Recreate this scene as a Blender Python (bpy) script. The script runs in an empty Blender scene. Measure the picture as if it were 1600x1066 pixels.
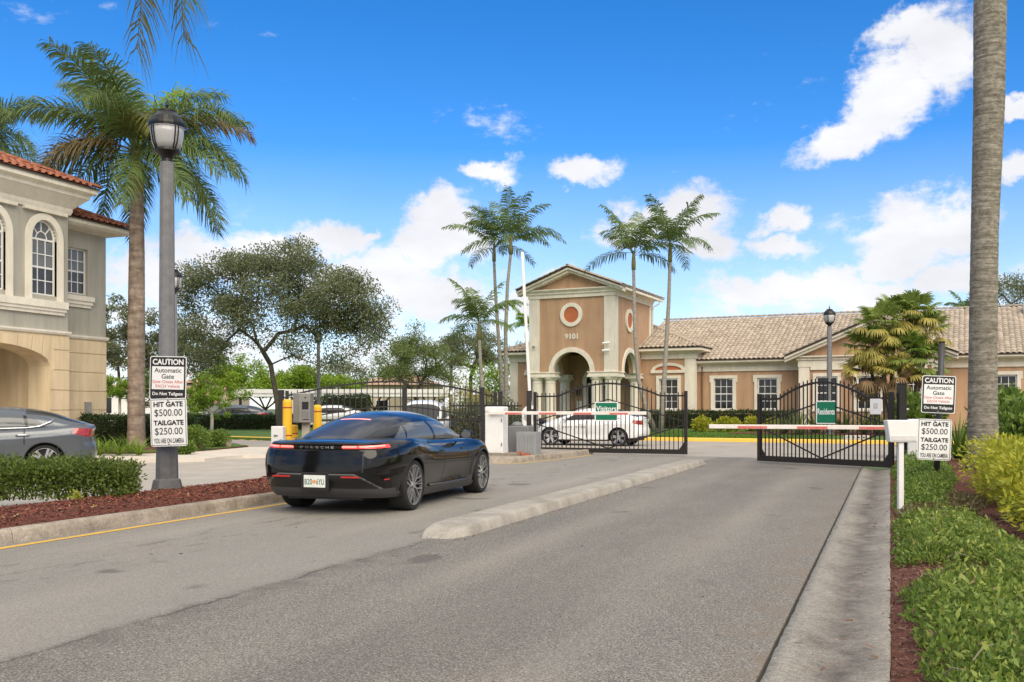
import bpy, math, random, zlib
import numpy as np
from mathutils import Vector, Matrix, Euler

random.seed(7)
RNG = np.random.default_rng(11)
R_ = math.radians
scene = bpy.context.scene
COL = scene.collection

# ------------------------------------------------------------------ camera
CAM_H, FOC, HORIZ, YAW = 1.41, 1500.0, 638.0, R_(21.5)      # metres, px (1600 wide), px row, heading
SY, CY = math.sin(YAW), math.cos(YAW)
cam_d = bpy.data.cameras.new('camera')
cam = bpy.data.objects.new('camera', cam_d)
COL.objects.link(cam)
cam_d.sensor_width = 36.0
cam_d.lens = 36.0 * FOC / 1600.0
cam_d.shift_y = (HORIZ - 533.0) / 1600.0
cam_d.clip_start = 0.1
cam_d.clip_end = 5000.0
cam.location = (0, 0, CAM_H)
cam.rotation_euler = (R_(90), 0, YAW)
scene.camera = cam

# ------------------------------------------------------------------ exposure
scene.view_settings.view_transform = 'Standard'
scene.view_settings.look = 'None'
scene.view_settings.gamma = 1.0
scene.view_settings.use_curve_mapping = False
scene.view_settings.exposure = 0.5

# ------------------------------------------------------------------ sun behind thin cloud, right of and behind the camera
SUN_DIR = Vector((0.55, -0.70, 0.82)).normalized()
sun_d = bpy.data.lights.new('sun', 'SUN')
sun_d.energy = 2.75
sun_d.angle = R_(58)
sun_d.color = (1.0, 0.87, 0.67)
sun = bpy.data.objects.new('sun', sun_d)
COL.objects.link(sun)
sun.rotation_euler = SUN_DIR.to_track_quat('Z', 'Y').to_euler()
sun.location = (20, -20, 60)


def ray(px, py):
    """world direction of a pixel of the 1600 px photograph"""
    x, z = (px - 800.0) / FOC, (HORIZ - py) / FOC
    return Vector((x * CY - SY, x * SY + CY, z)).normalized()


# ------------------------------------------------------------------ sky: Nishita + cumulus
world = bpy.data.worlds.new('World')
scene.world = world
world.use_nodes = True
wt = world.node_tree
wt.nodes.clear()
WN, WL = wt.nodes, wt.links


def wnode(kind, **kw):
    n = WN.new(kind)
    for k, v in kw.items():
        setattr(n, k, v)
    return n


def wmath(op, a, b=None, c=None):
    n = wnode('ShaderNodeMath', operation=op)
    for i, s in enumerate((a, b, c)):
        if s is None:
            continue
        if isinstance(s, (int, float)):
            n.inputs[i].default_value = s
        else:
            WL.new(s, n.inputs[i])
    return n.outputs[0]


w_out = wnode('ShaderNodeOutputWorld')
w_bg = wnode('ShaderNodeBackground')
w_bg.inputs['Strength'].default_value = 0.135
WL.new(w_bg.outputs[0], w_out.inputs[0])
w_sky = wnode('ShaderNodeTexSky', sky_type='NISHITA')
w_sky.sun_disc = False
w_sky.sun_elevation = math.asin(SUN_DIR.z)
w_sky.sun_rotation = math.atan2(SUN_DIR.x, SUN_DIR.y)
w_sky.altitude = 2000
w_sky.air_density = 1.0
w_sky.dust_density = 0.15
w_sky.ozone_density = 2.6
w_hsv = wnode('ShaderNodeHueSaturation')
w_hsv.inputs['Hue'].default_value = 0.505
w_hsv.inputs['Saturation'].default_value = 1.365
w_hsv.inputs['Value'].default_value = 1.08
WL.new(w_sky.outputs[0], w_hsv.inputs['Color'])
w_tc = wnode('ShaderNodeTexCoord')
w_norm = wnode('ShaderNodeVectorMath', operation='NORMALIZE')
WL.new(w_tc.outputs['Generated'], w_norm.inputs[0])
DIRV = w_norm.outputs[0]
w_sep = wnode('ShaderNodeSeparateXYZ')
WL.new(DIRV, w_sep.inputs[0])
ELEV = w_sep.outputs[2]
# warped direction, so that the cloud outlines billow
w_n1 = wnode('ShaderNodeTexNoise')
w_n1.inputs['Scale'].default_value = 16.0
w_n1.inputs['Detail'].default_value = 6.0
w_n1.inputs['Roughness'].default_value = 0.62
WL.new(DIRV, w_n1.inputs['Vector'])
w_sub = wnode('ShaderNodeVectorMath', operation='SUBTRACT')
WL.new(w_n1.outputs['Color'], w_sub.inputs[0])
w_sub.inputs[1].default_value = (0.5, 0.5, 0.5)
w_scl = wnode('ShaderNodeVectorMath', operation='SCALE')
WL.new(w_sub.outputs[0], w_scl.inputs[0])
w_scl.inputs['Scale'].default_value = 0.085
w_add = wnode('ShaderNodeVectorMath', operation='ADD')
WL.new(DIRV, w_add.inputs[0])
WL.new(w_scl.outputs[0], w_add.inputs[1])
WARP = w_add.outputs[0]
# single clouds: centre (photo px), half sizes in px, roll in degrees
CLOUDS = [(1310, 215, 78, 34, 14), (1390, 160, 62, 50, 40), (1462, 95, 60, 62, 35), (1420, 50, 50, 36, 20),
          (768, 254, 44, 22, 0), (915, 262, 52, 24, -8), (1585, 160, 26, 16, 0),
          (690, 345, 62, 46, 10), (655, 385, 50, 34, 0), (730, 375, 40, 30, 0), (520, 380, 60, 34, 0),
          (330, 395, 80, 34, 0), (420, 400, 70, 34, 0), (985, 355, 70, 36, 10), (1080, 345, 62, 50, -10), (1110, 385, 50, 36, 0),
          (1225, 335, 38, 26, 0), (1225, 385, 42, 22, -10), (1415, 365, 86, 50, 4), (1490, 360, 60, 44, 0),
          (1590, 270, 22, 22, 0), (1395, 405, 60, 22, 0), (555, 445, 90, 40, 0), (690, 460, 90, 44, 0), (250, 430, 60, 50, 0), (565, 372, 22, 14, 0), (870, 470, 70, 40, 0), (1180, 455, 90, 26, 0), (1330, 452, 110, 26, 0), (1480, 442, 90, 30, 0), (620, 430, 70, 34, 0)]
acc = None
for (px, py, rx, ry, roll) in CLOUDS:
    c = ray(px, py)
    zax = c
    xax = Vector((c.y, -c.x, 0)).normalized()
    yax = zax.cross(xax) * -1
    if yax.z < 0:
        yax = -yax
    zax = xax.cross(yax)
    m = Matrix((xax, yax, zax)).transposed() @ Matrix.Rotation(R_(roll), 3, 'Z')
    mp = wnode('ShaderNodeMapping', vector_type='TEXTURE')
    WL.new(WARP, mp.inputs['Vector'])
    mp.inputs['Location'].default_value = c
    mp.inputs['Rotation'].default_value = m.to_euler()
    k = FOC * 1.05
    mp.inputs['Scale'].default_value = (1.25 * rx / k, 1.25 * ry / k, 0.5)
    ln = wnode('ShaderNodeVectorMath', operation='LENGTH')
    WL.new(mp.outputs[0], ln.inputs[0])
    v = wmath('SUBTRACT', 1.0, ln.outputs['Value'])
    acc = v if acc is None else wmath('MAXIMUM', acc, v)
# the bank of cloud along the whole horizon and loose cloud all round
w_st = wnode('ShaderNodeMapping')
WL.new(DIRV, w_st.inputs['Vector'])
w_st.inputs['Scale'].default_value = (1, 1, 2.2)
w_n2 = wnode('ShaderNodeTexNoise')
w_n2.inputs['Scale'].default_value = 7.0
w_n2.inputs['Detail'].default_value = 7.0
w_n2.inputs['Roughness'].default_value = 0.56
WL.new(w_st.outputs[0], w_n2.inputs['Vector'])
bank = wnode('ShaderNodeMapRange')
WL.new(ELEV, bank.inputs[0])
bank.inputs[1].default_value = 0.03
bank.inputs[2].default_value = 0.235
bank.inputs[3].default_value = 0.42
bank.inputs[4].default_value = -0.40
v2 = wmath('ADD', wmath('MULTIPLY_ADD', w_n2.outputs[0], 2.0, -1.0), bank.outputs[0])
# the cloud that veils the sun, behind and to the right of the camera: the soft light comes through it
w_dot = wnode('ShaderNodeVectorMath', operation='DOT_PRODUCT')
WL.new(DIRV, w_dot.inputs[0])
w_dot.inputs[1].default_value = SUN_DIR
veil = wnode('ShaderNodeMapRange')
WL.new(w_dot.outputs['Value'], veil.inputs[0])
veil.inputs[1].default_value = -0.2
veil.inputs[2].default_value = 0.45
veil.inputs[3].default_value = 0.0
veil.inputs[4].default_value = 0.7
v2 = wmath('ADD', v2, veil.outputs[0])
# more cloud overhead, as the car's rear glass mirrors it
high = wnode('ShaderNodeMapRange')
WL.new(ELEV, high.inputs[0])
high.inputs[1].default_value = 0.41
high.inputs[2].default_value = 0.50
high.inputs[3].default_value = 0.0
high.inputs[4].default_value = 0.62
v2 = wmath('ADD', v2, high.outputs[0])
v2 = wmath('MULTIPLY', v2, 0.9)
w_n3 = wnode('ShaderNodeTexNoise')
w_n3.inputs['Scale'].default_value = 42.0
w_n3.inputs['Detail'].default_value = 6.0
w_n3.inputs['Roughness'].default_value = 0.65
WL.new(w_st.outputs[0], w_n3.inputs['Vector'])
fine = wmath('ADD', wmath('MULTIPLY_ADD', w_n1.outputs[0], 0.7, -0.38), wmath('MULTIPLY_ADD', w_n3.outputs[0], 0.85, -0.43))
dens = wmath('ADD', wmath('MAXIMUM', acc, v2), fine)
w_mask = wnode('ShaderNodeMapRange', interpolation_type='SMOOTHSTEP')
WL.new(dens, w_mask.inputs[0])
w_mask.inputs[1].default_value = -0.08
w_mask.inputs[2].default_value = 0.48
w_mask.inputs[4].default_value = 0.97
# cloud brightness: full where thick, greyer undersides by the noise
w_cr = wnode('ShaderNodeMapRange')
WL.new(w_n2.outputs[0], w_cr.inputs[0])
w_cr.inputs[1].default_value = 0.3
w_cr.inputs[2].default_value = 0.7
w_cr.inputs[3].default_value = 4.3
w_cr.inputs[4].default_value = 5.6
w_cc = wnode('ShaderNodeVectorMath', operation='SCALE')
w_cc.inputs[0].default_value = (1.0, 1.0, 1.03)
WL.new(w_cr.outputs[0], w_cc.inputs['Scale'])
w_mix = wnode('ShaderNodeMix', data_type='RGBA')
haze_s = wnode('ShaderNodeMapRange')
WL.new(ELEV, haze_s.inputs[0])
haze_s.inputs[1].default_value = 0.02
haze_s.inputs[2].default_value = 0.26
haze_s.inputs[3].default_value = 0.62
haze_s.inputs[4].default_value = 0.0
WL.new(wmath('SUBTRACT', 1.0, wmath('MULTIPLY', wmath('SUBTRACT', 1.0, w_mask.outputs[0]), wmath('SUBTRACT', 1.0, haze_s.outputs[0]))), w_mix.inputs[0])
WL.new(w_hsv.outputs[0], w_mix.inputs[6])
WL.new(w_cc.outputs[0], w_mix.inputs[7])
WL.new(w_mix.outputs[2], w_bg.inputs['Color'])


# ------------------------------------------------------------------ where things stand
def gp(px, py, h=0.0):
    """ground point (height h) behind a pixel of the photograph"""
    zc = (CAM_H - h) * FOC / (py - HORIZ)
    return gd(px, zc)


def gd(px, zc):
    """plan position at depth zc behind pixel column px"""
    xc = (px - 800.0) / FOC * zc
    return Vector((xc * CY - zc * SY, xc * SY + zc * CY, 0))


def zat(py, zc):
    return CAM_H + (HORIZ - py) / FOC * zc


# ------------------------------------------------------------------ materials
MATS = {}


def nd(t, kind, **kw):
    n = t.nodes.new(kind)
    for k, v in kw.items():
        setattr(n, k, v)
    return n


def mat(name, col, rough=0.6, metal=0.0, var=0.12, scale=6.0, bump=0.0, bscale=40.0, col2=None, coat=0.0, spec=0.5, emit=0.0,
        stretch=None, island=0.0, trans=0.0):
    """principled material: base colour varied by noise (object space), noise bump"""
    if name in MATS:
        return MATS[name]
    m = bpy.data.materials.new(name)
    m.use_nodes = True
    t = m.node_tree
    b = t.nodes['Principled BSDF']
    b.inputs['Roughness'].default_value = rough
    b.inputs['Metallic'].default_value = metal
    b.inputs['Specular IOR Level'].default_value = spec
    if coat:
        b.inputs['Coat Weight'].default_value = coat
        b.inputs['Coat Roughness'].default_value = 0.06
    tc = nd(t, 'ShaderNodeTexCoord')
    src = tc.outputs['Object']
    if stretch:
        mp = nd(t, 'ShaderNodeMapping')
        mp.inputs['Scale'].default_value = stretch
        t.links.new(src, mp.inputs[0])
        src = mp.outputs[0]
    c1 = col
    c2 = col2 if col2 else tuple(min(1, x * (1 - 2 * var)) for x in col)
    if var > 0 or col2:
        nz = nd(t, 'ShaderNodeTexNoise')
        nz.inputs['Scale'].default_value = scale
        nz.inputs['Detail'].default_value = 6
        nz.inputs['Roughness'].default_value = 0.6
        t.links.new(src, nz.inputs['Vector'])
        rp = nd(t, 'ShaderNodeMapRange')
        rp.inputs[1].default_value = 0.3
        rp.inputs[2].default_value = 0.7
        t.links.new(nz.outputs[0], rp.inputs[0])
        fac = rp.outputs[0]
        if island:
            g = nd(t, 'ShaderNodeNewGeometry')
            ma = nd(t, 'ShaderNodeMix', data_type='FLOAT')
            ma.inputs[0].default_value = island
            t.links.new(fac, ma.inputs[2])
            t.links.new(g.outputs['Random Per Island'], ma.inputs[3])
            fac = ma.outputs[0]
        mx = nd(t, 'ShaderNodeMix', data_type='RGBA')
        t.links.new(fac, mx.inputs[0])
        mx.inputs[6].default_value = (*c1, 1)
        mx.inputs[7].default_value = (*c2, 1)
        t.links.new(mx.outputs[2], b.inputs['Base Color'])
        csock = mx.outputs[2]
    else:
        b.inputs['Base Color'].default_value = (*col, 1)
        csock = None
    if bump:
        nb = nd(t, 'ShaderNodeTexNoise')
        nb.inputs['Scale'].default_value = bscale
        nb.inputs['Detail'].default_value = 5
        t.links.new(src, nb.inputs['Vector'])
        bp = nd(t, 'ShaderNodeBump')
        bp.inputs['Strength'].default_value = bump
        bp.inputs['Distance'].default_value = 0.02
        t.links.new(nb.outputs[0], bp.inputs['Height'])
        t.links.new(bp.outputs[0], b.inputs['Normal'])
    if emit:
        b.inputs['Emission Color'].default_value = (*col, 1)
        b.inputs['Emission Strength'].default_value = emit
    if trans:
        tr = nd(t, 'ShaderNodeBsdfTranslucent')
        if csock:
            t.links.new(csock, tr.inputs[0])
        else:
            tr.inputs[0].default_value = (*col, 1)
        ms = nd(t, 'ShaderNodeMixShader')
        ms.inputs[0].default_value = trans
        out = t.nodes['Material Output']
        t.links.new(b.outputs[0], ms.inputs[1])
        t.links.new(tr.outputs[0], ms.inputs[2])
        t.links.new(ms.outputs[0], out.inputs[0])
    MATS[name] = m
    return m


def speckle(m, scale, lo, hi, stretch=(1, 1, 1), detail=5):
    """weathering: multiply the base colour by a second noise (grime, lichen, run-off streaks)"""
    t = m.node_tree
    b = t.nodes['Principled BSDF']
    src = b.inputs['Base Color'].links[0].from_socket
    tc = nd(t, 'ShaderNodeTexCoord')
    mp = nd(t, 'ShaderNodeMapping')
    mp.inputs['Scale'].default_value = stretch
    t.links.new(tc.outputs['Object'], mp.inputs[0])
    nz = nd(t, 'ShaderNodeTexNoise')
    nz.inputs['Scale'].default_value = scale
    nz.inputs['Detail'].default_value = detail
    nz.inputs['Roughness'].default_value = 0.68
    t.links.new(mp.outputs[0], nz.inputs['Vector'])
    r = nd(t, 'ShaderNodeMapRange')
    t.links.new(nz.outputs[0], r.inputs[0])
    for i, v in enumerate((0.36, 0.64, lo, hi)):
        r.inputs[i + 1].default_value = v
    s = nd(t, 'ShaderNodeVectorMath', operation='SCALE')
    t.links.new(src, s.inputs[0])
    t.links.new(r.outputs[0], s.inputs['Scale'])
    t.links.new(s.outputs[0], b.inputs['Base Color'])
    return m


def leafmat(name, c1, c2, trans=0.3, rough=0.45):
    return mat(name, c1, rough=rough, col2=c2, scale=1.3, island=0.65, trans=trans, spec=0.35)


# ------------------------------------------------------------------ mesh helpers
def mesh_np(name, V, F):
    """mesh from an (n,3) array and an (m,k) index array"""
    V = np.asarray(V, dtype=np.float32)
    F = np.asarray(F, dtype=np.int32)
    me = bpy.data.meshes.new(name)
    me.vertices.add(len(V))
    me.vertices.foreach_set('co', V.ravel())
    k = F.shape[1]
    me.loops.add(F.size)
    me.loops.foreach_set('vertex_index', F.ravel())
    me.polygons.add(len(F))
    me.polygons.foreach_set('loop_start', np.arange(0, F.size, k, dtype=np.int32))
    me.update(calc_edges=True)
    me.validate()
    return me


def obj(name, me, material=None, parent=None, loc=(0, 0, 0), rot=(0, 0, 0), scale=(1, 1, 1), smooth=False, bevel=0.0):
    o = bpy.data.objects.new(name, me)
    COL.objects.link(o)
    if material is not None and me is not None and len(me.materials) == 0:
        for mm in (material if isinstance(material, (list, tuple)) else [material]):
            me.materials.append(mm)
    o.parent = parent
    o.location = loc
    o.rotation_euler = rot
    o.scale = scale
    if smooth:
        me.polygons.foreach_set('use_smooth', np.ones(len(me.polygons), dtype=bool))
    if bevel:
        b = o.modifiers.new('bevel', 'BEVEL')
        b.width = bevel
        b.segments = 2
        b.limit_method = 'ANGLE'
    return o


def empty(name, loc=(0, 0, 0), rz=0.0, parent=None):
    o = bpy.data.objects.new(name, None)
    COL.objects.link(o)
    o.location = loc
    o.rotation_euler = (0, 0, rz)
    o.parent = parent
    o.empty_display_size = 0.2
    return o


def tag(o, label=None, cat=None, group=None, kind=None):
    if label:
        o['label'] = label
    if cat:
        o['category'] = cat
    if group:
        o['group'] = group
    if kind:
        o['kind'] = kind
    return o


def copy_tree(o, parent=None):
    c = o.copy()
    COL.objects.link(c)
    c.parent = parent
    for ch in list(o.children):
        copy_tree(ch, c)
    return c


class MB:
    def __init__(s):
        s.v, s.f = [], []

    def add(s, vs, fs):
        k = len(s.v)
        s.v += [tuple(p) for p in vs]
        s.f += [tuple(i + k for i in f) for f in fs]
        return s

    def box(s, x0, y0, z0, x1, y1, z1):
        vs = [(x0, y0, z0), (x1, y0, z0), (x1, y1, z0), (x0, y1, z0), (x0, y0, z1), (x1, y0, z1), (x1, y1, z1), (x0, y1, z1)]
        return s.add(vs, [(3, 2, 1, 0), (4, 5, 6, 7), (0, 1, 5, 4), (1, 2, 6, 5), (2, 3, 7, 6), (3, 0, 4, 7)])

    def cbox(s, c, d):
        return s.box(c[0] - d[0] / 2, c[1] - d[1] / 2, c[2] - d[2] / 2, c[0] + d[0] / 2, c[1] + d[1] / 2, c[2] + d[2] / 2)

    def bar(s, p, q, w, h=None, up=(0, 0, 1)):
        p, q = Vector(p), Vector(q)
        h = h or w
        d = (q - p).normalized()
        side = d.cross(Vector(up))
        if side.length < 1e-4:
            side = Vector((1, 0, 0))
        side.normalize()
        u = side.cross(d)
        a, b = side * w / 2, u * h / 2
        vs = [p - a - b, p + a - b, p + a + b, p - a + b, q - a - b, q + a - b, q + a + b, q - a + b]
        return s.add(vs, [(0, 1, 2, 3), (7, 6, 5, 4), (0, 4, 5, 1), (1, 5, 6, 2), (2, 6, 7, 3), (3, 7, 4, 0)])

    def tube(s, pts, rad, n=8, cap=True):
        pts = [Vector(p) for p in pts]
        if not isinstance(rad, (list, tuple, np.ndarray)):
            rad = [rad] * len(pts)
        k = len(s.v)
        ref = None
        for i, p in enumerate(pts):
            d = (pts[min(i + 1, len(pts) - 1)] - pts[max(i - 1, 0)]).normalized()
            if ref is None:
                ref = d.orthogonal().normalized()
            ref = (ref - d * ref.dot(d)).normalized()
            bi = d.cross(ref)
            for j in range(n):
                a = 2 * math.pi * j / n
                s.v.append(tuple(p + (ref * math.cos(a) + bi * math.sin(a)) * rad[i]))
        for i in range(len(pts) - 1):
            for j in range(n):
                a, b = k + i * n + j, k + i * n + (j + 1) % n
                s.f.append((a, b, b + n, a + n))
        if cap:
            s.f.append(tuple(k + j for j in range(n))[::-1])
            s.f.append(tuple(k + (len(pts) - 1) * n + j for j in range(n)))
        return s

    def lathe(s, prof, n=16, c=(0, 0, 0), axis='Z', ph=0.0, cap=True):
        k = len(s.v)
        for (r, z) in prof:
            for j in range(n):
                a = 2 * math.pi * j / n + ph
                x, y = r * math.cos(a), r * math.sin(a)
                if axis == 'Z':
                    s.v.append((c[0] + x, c[1] + y, c[2] + z))
                elif axis == 'Y':
                    s.v.append((c[0] + x, c[1] + z, c[2] + y))
                else:
                    s.v.append((c[0] + z, c[1] + x, c[2] + y))
        for i in range(len(prof) - 1):
            for j in range(n):
                a, b = k + i * n + j, k + i * n + (j + 1) % n
                s.f.append((a, b, b + n, a + n))
        if cap:
            s.f.append(tuple(k + j for j in range(n))[::-1])
            s.f.append(tuple(k + (len(prof) - 1) * n + j for j in range(n)))
        return s

    def prism(s, poly, z0, z1, fn=None):
        """polygon (x,y) extruded z0..z1; fn maps (x,y,z) to a point"""
        n = len(poly)
        fn = fn or (lambda x, y, z: (x, y, z))
        vs = [fn(x, y, z0) for x, y in poly] + [fn(x, y, z1) for x, y in poly]
        fs = [tuple(range(n))[::-1], tuple(range(n, 2 * n))]
        fs += [(i, (i + 1) % n, n + (i + 1) % n, n + i) for i in range(n)]
        return s.add(vs, fs)

    def ring(s, outer, inner, fn0, fn1):
        """closed band between two outlines of equal length, with depth: fn0 front, fn1 back"""
        n = len(outer)
        vs = [fn0(*p) for p in outer] + [fn0(*p) for p in inner] + [fn1(*p) for p in outer] + [fn1(*p) for p in inner]
        fs = []
        for i in range(n - 1):
            j = i + 1
            fs += [(i, j, n + j, n + i), (2 * n + i, 3 * n + i, 3 * n + j, 2 * n + j), (i, 2 * n + i, 2 * n + j, j), (n + i, n + j, 3 * n + j, 3 * n + i)]
        return s.add(vs, fs)

    def build(s, name, material, parent=None, smooth=False, bevel=0.0, loc=(0, 0, 0), rot=(0, 0, 0), fix=True):
        me = bpy.data.meshes.new(name)
        me.from_pydata(s.v, [], s.f)
        me.update()
        if fix:
            import bmesh
            bm = bmesh.new()
            bm.from_mesh(me)
            bmesh.ops.recalc_face_normals(bm, faces=bm.faces)
            bm.to_mesh(me)
            bm.free()
        return obj(name, me, material, parent, loc, rot, smooth=smooth, bevel=bevel)


def text(parent, string, x, z, w, h, material, y=-0.004, depth=0.002, bold=0.0, name='lettering'):
    """flat lettering centred at (x, z) in the plane y, fitted to w x h"""
    cu = bpy.data.curves.new('t', 'FONT')
    cu.body = string
    cu.size = 1.0
    cu.offset = bold
    cu.extrude = 0.0
    cu.resolution_u = 4
    ob = bpy.data.objects.new('t', cu)
    COL.objects.link(ob)
    dg = bpy.context.evaluated_depsgraph_get()
    me = bpy.data.meshes.new_from_object(ob.evaluated_get(dg))
    bpy.data.objects.remove(ob)
    bpy.data.curves.remove(cu)
    n = len(me.vertices)
    co = np.empty(n * 3, dtype=np.float32)
    me.vertices.foreach_get('co', co)
    co = co.reshape(-1, 3)
    lo, hi = co.min(0), co.max(0)
    out = np.zeros_like(co)
    out[:, 0] = (co[:, 0] - (lo[0] + hi[0]) / 2) * w / (hi[0] - lo[0]) + x
    out[:, 2] = (co[:, 1] - (lo[1] + hi[1]) / 2) * h / (hi[1] - lo[1]) + z
    out[:, 1] = y
    me.vertices.foreach_set('co', out.ravel())
    me.materials.clear()
    me.update()
    me.name = name
    return obj(name, me, material, parent)


def smooth_fn(xs, ys):
    """monotone cubic through a table"""
    xs, ys = np.asarray(xs, float), np.asarray(ys, float)
    h = np.diff(xs)
    d = np.diff(ys) / h
    m = np.zeros(len(xs))
    m[0], m[-1] = d[0], d[-1]
    for i in range(1, len(xs) - 1):
        if d[i - 1] * d[i] > 0:
            w1, w2 = 2 * h[i] + h[i - 1], h[i] + 2 * h[i - 1]
            m[i] = (w1 + w2) / (w1 / d[i - 1] + w2 / d[i])

    def f(x):
        x = np.clip(np.asarray(x, float), xs[0], xs[-1])
        i = np.clip(np.searchsorted(xs, x) - 1, 0, len(xs) - 2)
        t = (x - xs[i]) / h[i]
        return ((1 + 2 * t) * (1 - t) ** 2 * ys[i] + t * (1 - t) ** 2 * h[i] * m[i] + t * t * (3 - 2 * t) * ys[i + 1] + t * t * (t - 1) * h[i] * m[i + 1])
    return f

# ================================================================== materials of the place
def road_mat(name, ca, cb, seam=False, speck=0.5):
    m = bpy.data.materials.new(name)
    m.use_nodes = True
    t = m.node_tree
    L = t.links
    b = t.nodes['Principled BSDF']
    b.inputs['Roughness'].default_value = 0.85
    b.inputs['Specular IOR Level'].default_value = 0.3
    tc = nd(t, 'ShaderNodeTexCoord').outputs['Object']

    def noise(scale, detail=5, rough=0.6, vec=tc):
        n = nd(t, 'ShaderNodeTexNoise')
        n.inputs['Scale'].default_value = scale
        n.inputs['Detail'].default_value = detail
        n.inputs['Roughness'].default_value = rough
        L.new(vec, n.inputs['Vector'])
        return n.outputs[0]

    def rng(s, a, b_, c=0.0, d=1.0):
        r = nd(t, 'ShaderNodeMapRange')
        L.new(s, r.inputs[0])
        for i, v in enumerate((a, b_, c, d)):
            r.inputs[i + 1].default_value = v
        return r.outputs[0]

    def mix(f, a, b_, blend='MIX'):
        x = nd(t, 'ShaderNodeMix', data_type='RGBA', blend_type=blend)
        if isinstance(f, float):
            x.inputs[0].default_value = f
        else:
            L.new(f, x.inputs[0])
        for k, v in ((6, a), (7, b_)):
            if isinstance(v, tuple):
                x.inputs[k].default_value = (*v, 1)
            else:
                L.new(v, x.inputs[k])
        return x.outputs[2]
    mp = nd(t, 'ShaderNodeMapping')
    mp.inputs['Scale'].default_value = (1.0, 0.28, 1.0)
    L.new(tc, mp.inputs[0])
    c = mix(rng(noise(0.55, 6, 0.65, mp.outputs[0]), 0.35, 0.68), ca, cb)
    c = mix(rng(noise(0.8, 5), 0.50, 0.72, 0, 0.55), c, (0.24, 0.185, 0.135))           # brownish dirt
    sp = noise(75, 2, 0.8)
    c = mix(rng(sp, 0.40, 0.60, 0.0, 1.0), mix(speck * 0.75, c, (0.02, 0.02, 0.02)), mix(speck * 0.42, c, (0.41, 0.385, 0.345)))
    vo = nd(t, 'ShaderNodeTexVoronoi')
    vo.inputs['Scale'].default_value = 105
    L.new(tc, vo.inputs['Vector'])
    vs_ = nd(t, 'ShaderNodeSeparateColor')
    L.new(vo.outputs['Color'], vs_.inputs[0])
    c = mix(rng(vs_.outputs[0], 0.55, 1.0, 0.0, 0.75 * speck), c, (0.44, 0.415, 0.375))
    c = mix(rng(vs_.outputs[1], 0.55, 1.0, 0.0, 0.75 * speck), c, (0.035, 0.033, 0.03))
    bn = sp
    if seam:
        sx = nd(t, 'ShaderNodeSeparateXYZ')
        L.new(tc, sx.inputs[0])

        def mth(op, a, b_=None):
            n = nd(t, 'ShaderNodeMath', operation=op)
            for i, v in enumerate((a, b_)):
                if v is None:
                    continue
                if isinstance(v, (int, float)):
                    n.inputs[i].default_value = v
                else:
                    L.new(v, n.inputs[i])
            return n.outputs[0]
        wob = mth('MULTIPLY', mth('SUBTRACT', noise(1.3, 6, 0.7), 0.5), 0.30)
        du = mth('ADD', mth('ADD', sx.outputs[0], 4.60), wob)
        ab = mth('ABSOLUTE', du)
        line = rng(ab, 0.004, 0.022, 0.75, 0.0)
        band = rng(ab, 0.02, 0.42, 0.6, 0.0)
        vlim = rng(sx.outputs[1], 8.6, 9.6, 1.0, 0.0)
        brk = rng(noise(2.0, 3), 0.38, 0.55, 0.0, 1.0)
        c = mix(mth('MULTIPLY', mth('MULTIPLY', line, vlim), brk), c, (0.03, 0.028, 0.026))
        c = mix(mth('MULTIPLY', mth('MULTIPLY', band, vlim), rng(noise(3.0, 5), 0.35, 0.7)), c, (0.07, 0.065, 0.06))
        # the older, smoother lane to the left of the joint
        c = mix(rng(du, -0.1, 0.0, 0.35, 0.0), c, (0.36, 0.34, 0.31))
        # scuffed, oily streaks down the middle of the left lane
        mp2 = nd(t, 'ShaderNodeMapping')
        mp2.inputs['Scale'].default_value = (3.2, 0.9, 1.0)
        L.new(tc, mp2.inputs[0])
        strk = rng(noise(1.6, 8, 0.78, mp2.outputs[0]), 0.53, 0.68, 0.0, 0.75)
        mid = rng(mth('ABSOLUTE', mth('ADD', sx.outputs[0], 7.0)), 0.25, 0.95, 1.0, 0.0)
        c = mix(mth('MULTIPLY', strk, mid), c, (0.06, 0.052, 0.045))
        spots = rng(noise(1.05, 2, 0.4), 0.68, 0.72, 0.0, 0.55)
        c = mix(spots, c, (0.07, 0.065, 0.06))
        for tu in (-3.45, -1.75, -7.6, -5.75):
            tr_ = rng(mth('ABSOLUTE', mth('ADD', sx.outputs[0], -tu)), 0.05, 0.42, 0.22, 0.0)
            c = mix(mth('MULTIPLY', tr_, rng(noise(0.7, 4, 0.6, mp.outputs[0]), 0.35, 0.6)), c, (0.42, 0.38, 0.32))
        grit = rng(sx.outputs[0], -1.25, -0.66, 0.0, 0.55)
        c = mix(mth('MULTIPLY', grit, rng(noise(2.5, 6, 0.7), 0.42, 0.62)), c, (0.20, 0.15, 0.105))
        mid2 = rng(mth('ABSOLUTE', mth('ADD', sx.outputs[0], 2.6)), 0.1, 0.9, 0.35, 0.0)
        c = mix(mth('MULTIPLY', mid2, rng(noise(1.1, 6, 0.6, mp.outputs[0]), 0.4, 0.65)), c, (0.13, 0.115, 0.10))
    L.new(c, b.inputs['Base Color'])
    bp = nd(t, 'ShaderNodeBump')
    bp.inputs['Strength'].default_value = 0.3 * speck + 0.05
    bp.inputs['Distance'].default_value = 0.012
    L.new(bn, bp.inputs['Height'])
    L.new(bp.outputs[0], b.inputs['Normal'])
    MATS[name] = m
    return m


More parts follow.
